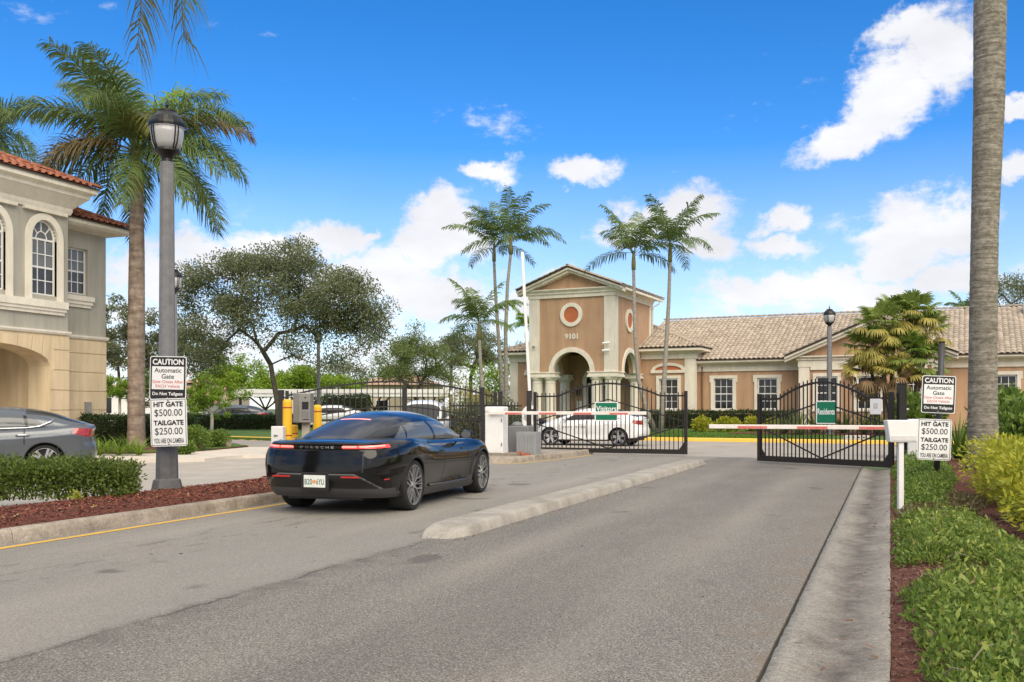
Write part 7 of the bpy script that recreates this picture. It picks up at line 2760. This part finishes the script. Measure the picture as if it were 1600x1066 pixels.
    for i, a in enumerate(ax_):
        for sd in (-1, 1):
            yw = sd * (S['half_w'] - S.get('wheel_w', 0.25) / 2 - S.get('wheel_in', 0.02))
            st = S.get('steer', 0.0) if i == 1 else 0.0
            o = obj('wheel', wm[0], None, t, (a, yw, S['wheel_r']), (0, random.uniform(0, 1.2), (0 if sd < 0 else math.pi) + st))
            obj('rim', wm[1], None, o)
            obj('spokes', wm[2], None, o)
    for w_ in wm:
        w_.polygons.foreach_set('use_smooth', np.zeros(len(w_.polygons), dtype=bool))
    return t


def mirror(t, x, y, z, sd, m):
    q = MB()
    prof = [(0.0, 0.02), (0.35, 0.055), (0.75, 0.075), (1.0, 0.07)]
    n = 12
    k = len(q.v)
    for (f, r) in prof:
        for j in range(n):
            a = 2 * math.pi * j / n
            q.v.append((x + 0.10 - 0.16 * f, y + sd * (0.10 + 1.35 * r * math.cos(a)), z + r * math.sin(a) * 0.95))
    for i in range(len(prof) - 1):
        for j in range(n):
            a, b = k + i * n + j, k + i * n + (j + 1) % n
            q.f.append((a, b, b + n, a + n))
    q.f.append(tuple(k + j for j in range(n)))
    q.bar((x + 0.04, y - sd * 0.04, z - 0.05), (x + 0.02, y + sd * 0.06, z - 0.03), 0.05, 0.025)
    o = q.build('wing_mirror', m, t, smooth=False, bevel=0.004)
    g = MB()
    g.v = [(x + 0.10 - 0.161, y + sd * (0.10 + 1.35 * 0.062 * math.cos(2 * math.pi * j / n)), z + 0.060 * math.sin(2 * math.pi * j / n)) for j in range(n)]
    g.f = [tuple(range(n))]
    g.build('mirror_glass', M_GLASSL, o, fix=False)
    return o


# ------------------------------------------------------------------ the black car in the visitors' lane
def p_low(x, y, z, t, xq):
    out = np.full(len(x), 'body', dtype=object)
    ay = np.abs(y)
    sd = np.where(y > 0, '#l', '#r')
    rear = xq < -0.62
    lo = t < 0.115
    out[lo] = ['sill#%s%d' % ('l' if b > 0 else 'r', int((a + 2) // 2.9)) if 0.2 < a < 2.8 else 'skirt#%d' % (a > 1) for a, b in zip(xq[lo], y[lo])]
    tb = 0.455 - 0.34 * np.clip((ay - 0.52) / 0.36, 0, 1) ** 1.6
    rr = xq < -0.55
    out[rr & (t < tb)] = 'bumper_trim'
    out[rr & (t < tb - 0.035)] = 'bumper_insert'
    out[rr & (t < 0.17)] = 'diffuser'
    bar = (xq < -0.66) & (t > 0.902) & (t < 0.952)
    out[bar] = 'light_bar'
    sd = np.where(y > 0, '#l', '#r')
    for dx in (0.42, 1.19, 2.22):
        for q in (1, -1):
            out[(np.abs(xq - dx) < 0.009) & (t > (0.15 if dx > 0.5 else 0.55)) & (y * q > 0)] = 'shut_line#%d%d' % (dx * 10, q)
    for q in (1, -1):
        out[(np.abs(ay - 0.66) < 0.008) & (y * q > 0) & (xq < -0.7) & (t > 0.47) & (t < 0.895)] = 'shut_line#boot%d' % q
    la = bar & (ay > 0.36)
    out[la] = ['tail_lamp' + q for q in sd[la]]
    lc = bar & (ay > 0.36) & (t > 0.912 + 0.02 * np.clip((ay - 0.6) / 0.3, 0, 1)) & (t < 0.945) & (xq < -0.74) & (np.abs(ay - 0.57) > 0.012)
    out[lc] = ['tail_lamp_core%s%d' % (q, k) for q, k in zip(sd[lc], (ay[lc] > 0.57))]
    # dark air outlet behind the front wheel
    sv_ = (np.abs(x - 2.36 - 0.10 * (z - 0.5)) < 0.075) & (z > 0.33) & (z < 0.70) & (ay > 0.7)
    out[sv_] = ['side_vent' + q for q in sd[sv_]]
    out[(xq > 3.55) & (t < 0.35)] = 'front_grille'
    la = (xq > 3.25) & (t > 0.72) & (t < 0.93) & (ay > 0.50) & (ay < 0.88)
    out[la] = ['headlamp' + q for q in sd[la]]
    return out


def p_glass(x, y, z, th):
    out = np.full(len(x), 'body', dtype=object)
    s = np.minimum(th, np.pi - th)                  # 0 at the belt, pi/2 at the roof centre
    L = y > 0
    sd = np.where(L, '#l', '#r')
    top = 0.62 - 0.10 * np.clip((0.55 - x) / 0.6, 0, 1)
    side = (s > 0.05) & (s < top) & (x > -0.05 + 0.75 * (s - 0.05) * 0.9) & (x < 2.28 - 0.95 * s)
    out[side] = ['side_window' + a for a in sd[side]]
    pm_ = side & (np.abs(x - (1.18 - 0.12 * s)) < 0.045)
    out[pm_] = ['pillar' + a for a in sd[pm_]]
    rearw = side & (x < 1.12)
    out[side & (x < 1.18 - 0.12 * s - 0.045)] = ['rear_side_window' + a for a in sd[side & (x < 1.18 - 0.12 * s - 0.045)]]
    pm_ = side & (np.abs(x - 0.30 - 0.1 * s) < 0.02)
    out[pm_] = ['pillar' + a + 'q' for a in sd[pm_]]
    roofz = s > 0.84
    rw = (s > 0.80 - 0.10 * np.clip((x + 0.6) / 0.8, 0, 1)) & (x > -0.70) & (x < 0.42)
    out[rw] = 'rear_window'
    out[rw & (np.abs(y) < 0.235) & (np.abs(x - 0.115) < 0.022)] = 'brake_light'
    out[(s > 0.78) & (x > 0.55) & (x < 1.66)] = 'glass_roof'
    out[(s > 0.66) & (x > 1.80)] = 'windscreen'
    return out


PS = dict(
    plan=[(-1.06, 0.0), (-1.055, 0.30), (-1.03, 0.58), (-0.975, 0.76), (-0.86, 0.875), (-0.62, 0.94), (-0.30, 0.972), (0.0, 0.983), (0.35, 0.972), (0.8, 0.955), (1.4, 0.948), (2.0, 0.952), (2.5, 0.966), (2.9, 0.972), (3.25, 0.945), (3.5, 0.88), (3.7, 0.74), (3.83, 0.52), (3.89, 0.26), (3.90, 0.0)],
    shoulder=([-1.06, -0.8, -0.4, 0.0, 0.4, 0.9, 1.6, 2.2, 2.6, 2.95, 3.3, 3.6, 3.8, 3.9], [0.955, 0.965, 0.985, 0.99, 0.975, 0.945, 0.925, 0.915, 0.905, 0.875, 0.80, 0.70, 0.60, 0.55]),
    bottom=([-1.06, -0.5, 0.0, 0.5, 2.4, 2.9, 3.5, 3.9], [0.23, 0.22, 0.19, 0.165, 0.155, 0.17, 0.18, 0.20]),
    k=([0, 0.06, 0.14, 0.3, 0.45, 0.6, 0.72, 0.84, 0.93, 1.0], [0.90, 0.935, 0.952, 0.968, 0.985, 1.0, 0.998, 0.97, 0.925, 0.865]),
    bulge=[(0.0, 0.98, 0.48, 0.20, 0.050), (2.95, 1.0, 0.40, 0.20, 0.06), (1.45, 0.30, 0.62, 0.15, -0.032), (1.45, 0.62, 0.9, 0.12, 0.006)],
    rear_t=([0, 0.10, 0.22, 0.36, 0.44, 0.55, 0.7, 0.82, 0.875, 0.90, 0.955, 0.975, 1.0], [0.20, 0.12, 0.075, 0.0, -0.012, -0.008, 0.008, 0.022, 0.03, 0.055, 0.045, 0.018, 0.04]),
    front_t=([0, 0.2, 0.4, 0.7, 1.0], [0.16, 0.04, 0.0, 0.05, 0.22]),
    deck=([-1.06, -0.9, -0.6, 0.0, 1.0, 2.2, 2.6, 3.0, 3.4, 3.7, 3.9], [0.955, 0.985, 1.01, 1.02, 1.02, 1.0, 0.955, 0.875, 0.775, 0.66, 0.55]),
    gh=([-0.86, -0.74, -0.5, -0.1, 0.3, 0.75, 1.2, 1.6, 1.95, 2.3, 2.55, 2.72], [0.34, 0.44, 0.535, 0.63, 0.70, 0.755, 0.785, 0.79, 0.78, 0.755, 0.715, 0.66], [0.955, 0.955, 0.96, 0.955, 0.945, 0.93, 0.92, 0.915, 0.905, 0.90, 0.90, 0.89], [0.965, 1.015, 1.09, 1.205, 1.298, 1.362, 1.379, 1.355, 1.275, 1.145, 1.03, 0.94]),
    gexp=2.35, arch_r=0.385, axles=(0.0, 2.90), wheel_r=0.352, wheel_w=0.29, wheel_in=0.012, half_w=0.975, low=p_low, glass=p_glass, style='sport', ns=300, nt=80, ng=360,
    mats=dict(body=M_BLACKP, shut_line=M_TRIM, sill=M_TRIMG, skirt=M_TRIMG, bumper_insert=M_TRIM, diffuser=M_TRIMG, light_bar=M_GLOSSB, tail_lamp=M_TAILON, tail_lamp_core=M_TAILHOT, side_vent=M_TRIM, front_grille=M_TRIM, headlamp=M_HEAD, side_window=M_GLASSL, rear_side_window=M_GLASSL, pillar=M_GLOSSB, rear_window=M_GLASSC, glass_roof=M_GLOSSB, windscreen=M_GLASSC, bumper_trim=mat('satin_grey_trim', (0.11, 0.11, 0.115), 0.35, var=0.0), brake_light=mat('brake_light_lit', (1.0, 0.30, 0.26), 0.3, var=0.0, emit=1.0)))
prw = gp(642, 797)
head = R_(94.3)
org = prw - Vector((math.cos(head - R_(90)), math.sin(head - R_(90)), 0)) * 0.90
pc = car('black_car', 'glossy black four door sports car with lit tail lamps waiting in the Visitors lane', 'car', (org.x, org.y, 0), head, PS)
mirror(pc, 2.02, -0.90, 1.0, -1, M_BLACKP)
mirror(pc, 2.02, 0.90, 1.0, 1, M_BLACKP)
# badge letters across the light bar; the text plane faces backwards
bk = empty('badge_holder', (0, 0, 0), 0, pc)


def rear_text(parent, s, y, z, x, w, h, m, bold=0.02, name='lettering'):
    o = text(parent, s, 0, 0, w, h, m, y=0.0, bold=bold, name=name)
    o.location = (x, y, z)
    o.rotation_euler = (0, 0, R_(-90))
    return o


bpy.data.objects.remove(bk)
for i, ch in enumerate('PORSCHE'):
    rear_text(pc, ch, 0.225 - i * 0.075, 0.897, -1.012, 0.045, 0.030, M_CHROME, bold=0.02, name='badge_letter')
# number plate with its recess
pl_ = MB().box(-1.085, -0.155, 0.375, -1.07, 0.155, 0.535).build('number_plate', mat('plate_white', (0.72, 0.74, 0.72), 0.4, col2=(0.62, 0.68, 0.62), scale=12), pc, bevel=0.004)
MB().box(-1.072, -0.20, 0.33, -1.0, 0.20, 0.575).build('plate_recess', M_TRIM, pc, bevel=0.006)
rear_text(pl_, 'B20', 0.085, 0.45, -1.0866, 0.11, 0.075, mat('plate_green', (0.03, 0.10, 0.06), 0.5, var=0.0), bold=0.01)
rear_text(pl_, '6YU', -0.085, 0.45, -1.0866, 0.11, 0.075, MATS['plate_green'], bold=0.01)
MB().lathe([(0.026, -1.0875), (0.026, -1.0855)], 14, (0, 0.0, 0.452), axis='X').build('plate_emblem', mat('plate_orange', (0.75, 0.30, 0.08), 0.5, var=0.0), pl_)
# bumper details
for sd in (1, -1):
    MB().box(-1.060, sd * 0.50 - 0.13, 0.505, -1.045, sd * 0.50 + 0.13, 0.525).build('reflector', M_REFL, pc)
    MB().box(-0.86, sd * 0.905 - 0.01, 0.475, -0.74, sd * 0.905 + 0.012, 0.49).build('reflector', M_REFL, pc)
    MB().box(1.00, sd * 0.925 - 0.02, 0.77, 1.18, sd * 0.925 + 0.02, 0.80).build('door_handle', M_BLACKP, pc, bevel=0.008)
    MB().box(2.02 - 0.1, sd * 0.925 - 0.02, 0.775, 2.02 + 0.06, sd * 0.925 + 0.02, 0.80).build('door_handle', M_BLACKP, pc, bevel=0.008)
    MB().tube([(0.62, sd * 0.93, 0.30), (1.2, sd * 0.935, 0.285), (2.25, sd * 0.94, 0.285)], 0.022, 8).build('sill_trim', M_TRIMG, pc, smooth=True)



# ------------------------------------------------------------------ ordinary saloons
def s_low(x, y, z, t, xq):
    out = np.full(len(x), 'body', dtype=object)
    ay = np.abs(y)
    lo = t < 0.07
    out[lo] = ['sill#%s' % ('l' if b > 0 else 'r') if 0.2 < a < 2.6 else 'skirt#%d' % (a > 1) for a, b in zip(xq[lo], y[lo])]
    sd = np.where(y > 0, '#l', '#r')
    out[(xq < -0.72) & (t < 0.13) & (ay < 0.7)] = 'bumper_insert'
    for dx in (0.36, 1.24, 2.28):
        for q in (1, -1):
            out[(np.abs(xq - dx) < 0.009) & (t > 0.15) & (y * q > 0) & ((dx > 0.5) | (t > 0.62))] = 'shut_line#%d%d' % (dx * 10, q)
    la = (xq < -0.55) & (t > 0.72) & (t < 0.93) & (ay > 0.40) & ((t - 0.72) > 0.30 * np.clip(xq + 0.80, 0, 1))
    out[la] = ['tail_lamp' + q for q in sd[la]]
    la = (xq > 3.2) & (t > 0.66) & (t < 0.86) & (ay > 0.45) & (ay < 0.86)
    out[la] = ['headlamp' + q for q in sd[la]]
    out[(xq > 3.4) & (t < 0.5) & (ay < 0.5)] = 'front_grille'
    return out


def s_glass(x, y, z, th):
    out = np.full(len(x), 'body', dtype=object)
    s = np.minimum(th, np.pi - th)
    sd = np.where(y > 0, '#l', '#r')
    side = (s > 0.06) & (s < 0.66) & (x > -0.05 + 0.5 * s + 0.35 * (s > 0.5) * (s - 0.5)) & (x < 2.28 - 0.95 * s)
    out[side] = ['side_window' + a for a in sd[side]]
    b1 = side & (x < 1.20 - 0.08 * s)
    out[b1] = ['rear_side_window' + a for a in sd[b1]]
    b2 = side & (x < 0.32 + 0.1 * s)
    out[b2] = ['quarter_window' + a for a in sd[b2]]
    for xx, cc, ww in ((1.20, -0.08, 0.04), (0.32, 0.1, 0.03)):
        pm_ = side & (np.abs(x - (xx + cc * s)) < ww)
        out[pm_] = ['pillar%s%d' % (a, xx) for a in sd[pm_]]
    out[(s > 0.74) & (x > -0.62) & (x < 0.36)] = 'rear_window'
    out[(s > 0.66) & (x > 1.86)] = 'windscreen'
    return out


def saloon(body, glass, H=1.44, W=0.925, rear=-1.08, front=3.78, wb=2.80, deck_z=1.06, wr=0.335, steer=0.0, res=1.0):
    k = W / 0.925
    f = wb / 2.80
    return dict(
        plan=[(rear, 0.0), (rear + 0.005, 0.32 * k), (rear + 0.04, 0.60 * k), (rear + 0.12, 0.77 * k), (rear + 0.28, 0.86 * k), (rear + 0.6, 0.905 * k), (0.0, 0.92 * k), (0.8, 0.925 * k), (1.6, 0.925 * k), (2.4, 0.922 * k), (wb, 0.915 * k), (front - 0.55, 0.87 * k), (front - 0.28, 0.74 * k), (front - 0.09, 0.5 * k), (front - 0.02, 0.25 * k), (front, 0.0)],
        shoulder=([rear, -0.6, 0.0, 0.8, 1.8, 2.4, wb, front - 0.4, front - 0.15, front], [deck_z - 0.03, deck_z - 0.01, 1.0, 0.96, 0.93, 0.92, 0.88, 0.78, 0.70, 0.66]),
        bottom=([rear, -0.5, 0.0, 0.5, 2.4, wb, front - 0.2, front], [0.28, 0.25, 0.21, 0.185, 0.18, 0.19, 0.20, 0.22]),
        k=([0, 0.08, 0.2, 0.35, 0.5, 0.65, 0.75, 0.86, 0.94, 1.0], [0.91, 0.955, 0.968, 0.975, 0.985, 0.998, 1.0, 0.975, 0.94, 0.89]),
        bulge=[(0.0, 0.90, 0.5, 0.2, 0.02), (1.3, 0.30, 0.8, 0.14, -0.022)],
        rear_t=([0, 0.12, 0.3, 0.45, 0.6, 0.75, 0.88, 0.95, 1.0], [0.14, 0.05, 0.0, 0.01, 0.05, 0.06, 0.05, 0.03, 0.06]),
        front_t=([0, 0.2, 0.4, 0.7, 1.0], [0.14, 0.03, 0.0, 0.05, 0.2]),
        deck=([rear, rear + 0.15, -0.6, 0.0, 1.0, 2.2, 2.6, wb + 0.2, front - 0.4, front - 0.15, front], [deck_z - 0.02, deck_z + 0.01, deck_z + 0.02, 1.04, 1.02, 1.0, 0.985, 0.93, 0.85, 0.75, 0.66]),
        gh=([-0.84, -0.7, -0.45, -0.1, 0.3, 0.75, 1.2, 1.6, 1.95, 2.3, 2.6, 2.8], [0.44 * k, 0.56 * k, 0.66 * k, 0.725 * k, 0.765 * k, 0.785 * k, 0.79 * k, 0.785 * k, 0.77 * k, 0.745 * k, 0.71 * k, 0.66 * k], [1.0, 1.0, 0.99, 0.975, 0.955, 0.94, 0.93, 0.92, 0.91, 0.91, 0.91, 0.90], [deck_z + 0.01, deck_z + 0.06, H - 0.245, H - 0.12, H - 0.04, H - 0.005, H, H - 0.03, H - 0.12, H - 0.26, H - 0.40, H - 0.47]),
        gexp=2.6, arch_r=wr + 0.045, axles=(0.0, wb), wheel_r=wr, wheel_w=0.235, wheel_in=0.02, half_w=0.915 * k, low=s_low, glass=s_glass, style='plain', steer=steer, lip_mat=M_TRIM,
        ns=int(260 * res), nt=int(60 * res), ng=int(300 * res),
        mats=dict(body=body, shut_line=M_TRIM, sill=M_TRIM, skirt=M_TRIM, bumper_insert=M_TRIM, tail_lamp=M_TAIL, headlamp=M_HEAD, front_grille=M_TRIM, side_window=glass, rear_side_window=glass, quarter_window=glass, pillar=M_GLOSSB, rear_window=M_GLASSC, windscreen=M_GLASSC))


# grey saloon at the left edge, facing left
gz = 19.4
ga = gd(70, gz)
ghead = math.atan2(-0.70, -0.71)
gc = car('grey_car', 'grey saloon car cut off by the left edge, chrome window line', 'car', (ga.x, ga.y, 0.004), ghead, saloon(M_GREYPT, M_GLASSL, rear=-0.98))
gl_ = Vector((-math.sin(ghead), math.cos(ghead), 0))
gc.location = gc.location - gl_ * 0.9
for sd in (1, -1):
    MB().tube([(2.2, sd * 0.80, 0.965), (1.2, sd * 0.835, 0.99), (0.35, sd * 0.815, 1.01), (0.10, sd * 0.785, 1.04), (-0.10, sd * 0.745, 1.13), (-0.16, sd * 0.70, 1.19)], [0.011, 0.011, 0.014, 0.018, 0.016, 0.010], 6).build('chrome_strip', M_CHROME, gc, smooth=True)
    MB().tube([(0.28, sd * 0.925, 0.855), (0.33, sd * 0.955, 0.87), (0.47, sd * 0.955, 0.87), (0.52, sd * 0.925, 0.86)], 0.016, 8).build('door_handle', M_CHROME, gc, smooth=True)
    MB().tube([(1.28, sd * 0.925, 0.845), (1.33, sd * 0.955, 0.86), (1.47, sd * 0.955, 0.86), (1.52, sd * 0.925, 0.85)], 0.016, 8).build('door_handle', M_CHROME, gc, smooth=True)
mirror(gc, 2.1, 0.86, 1.02, 1, M_GREYPT)
mirror(gc, 2.1, -0.86, 1.02, -1, M_GREYPT)

# white saloon crossing behind the visitors' gate, facing left
wz = 35.6
wa = gd(966, wz)
whead = math.pi + BROT + R_(2)
wl_ = Vector((-math.sin(whead), math.cos(whead), 0))
wc = car('white_car', 'white saloon car passing behind the Visitors gate', 'car', (wa.x - wl_.x * 0.85, wa.y - wl_.y * 0.85, 0.0), whead, saloon(M_WHITEP, M_GLASSC, H=1.42, W=0.91, rear=-0.86, front=3.55, wb=2.72, deck_z=1.03, wr=0.325, steer=R_(22)))
for sd in (1, -1):
    MB().box(0.36, sd * 0.905 - 0.015, 0.80, 0.54, sd * 0.905 + 0.025, 0.83).build('door_handle', M_WHITEP, wc, bevel=0.006)
    MB().box(1.34, sd * 0.905 - 0.015, 0.79, 1.52, sd * 0.905 + 0.025, 0.82).build('door_handle', M_WHITEP, wc, bevel=0.006)
mirror(wc, 2.05, 0.84, 1.0, 1, M_WHITEP)
mirror(wc, 2.05, -0.84, 1.0, -1, M_WHITEP)
# row of small faded marks on the front door
for i in range(9):
    if i in (4,):
        continue
    MB().box(2.12 - i * 0.105, 0.918, 0.66 + 0.01 * (i % 3), 2.18 - i * 0.105, 0.924, 0.735 + 0.008 * (i % 2)).build('door_decal', mat('faded_decal', (0.38, 0.36, 0.34), 0.5, var=0.0), wc)


# white estate leaving through the exit lane, facing the camera
def suv():
    S = saloon(M_WHITEP, M_GLASSL, H=1.72, W=0.93, rear=-0.95, front=3.65, wb=2.7, deck_z=1.12, wr=0.36, res=0.8)
    S['gh'] = ([-0.88, -0.8, -0.7, -0.45, 0.0, 0.75, 1.2, 1.6, 1.95, 2.3, 2.6], [0.70, 0.74, 0.76, 0.78, 0.79, 0.80, 0.80, 0.79, 0.775, 0.75, 0.71], [1.05, 1.04, 1.03, 1.01, 0.98, 0.96, 0.95, 0.95, 0.95, 0.95, 0.94], [1.08, 1.35, 1.55, 1.66, 1.70, 1.72, 1.71, 1.66, 1.52, 1.28, 1.02])
    S['gexp'] = 3.2
    return S


sv = gd(655, 34.0)
hs2 = math.atan2(-sv.y, -sv.x) - R_(6)
svc = car('white_suv', 'white sport utility car behind the exit gate above the black car roof', 'car', (sv.x - 2.7 * math.cos(hs2), sv.y - 2.7 * math.sin(hs2), 0.0), hs2, suv())
for sd in (1, -1):
    MB().tube([(-0.4, sd * 0.62, 1.66), (-0.35, sd * 0.62, 1.73), (1.5, sd * 0.62, 1.75), (1.6, sd * 0.62, 1.69)], 0.02, 6).build('roof_rail', M_TRIM, svc, smooth=True)

# parked cars under the carport
for i, (px, zc_, m, lab) in enumerate(((398, 62, M_GREYPT, 'grey parked car under the carport behind the hedge, left of the oak trunk'), (545, 63, M_WHITEP, 'white parked car under the carport seen through the exit gate'))):
    p = gd(px, zc_)
    car('parked_car', lab, 'car', (p.x, p.y, 0.12), R_(200), saloon(m, M_GLASSC, H=1.5, res=0.35), group='cars parked under the carport')
p = gd(745, 41)
car('parked_car', 'dark parked car behind the iron fence right of the exit gate', 'car', (p.x, p.y, 0.1), R_(60), saloon(M_BLACKP, M_GLASSC, H=1.46, res=0.4), group='cars parked under the carport')
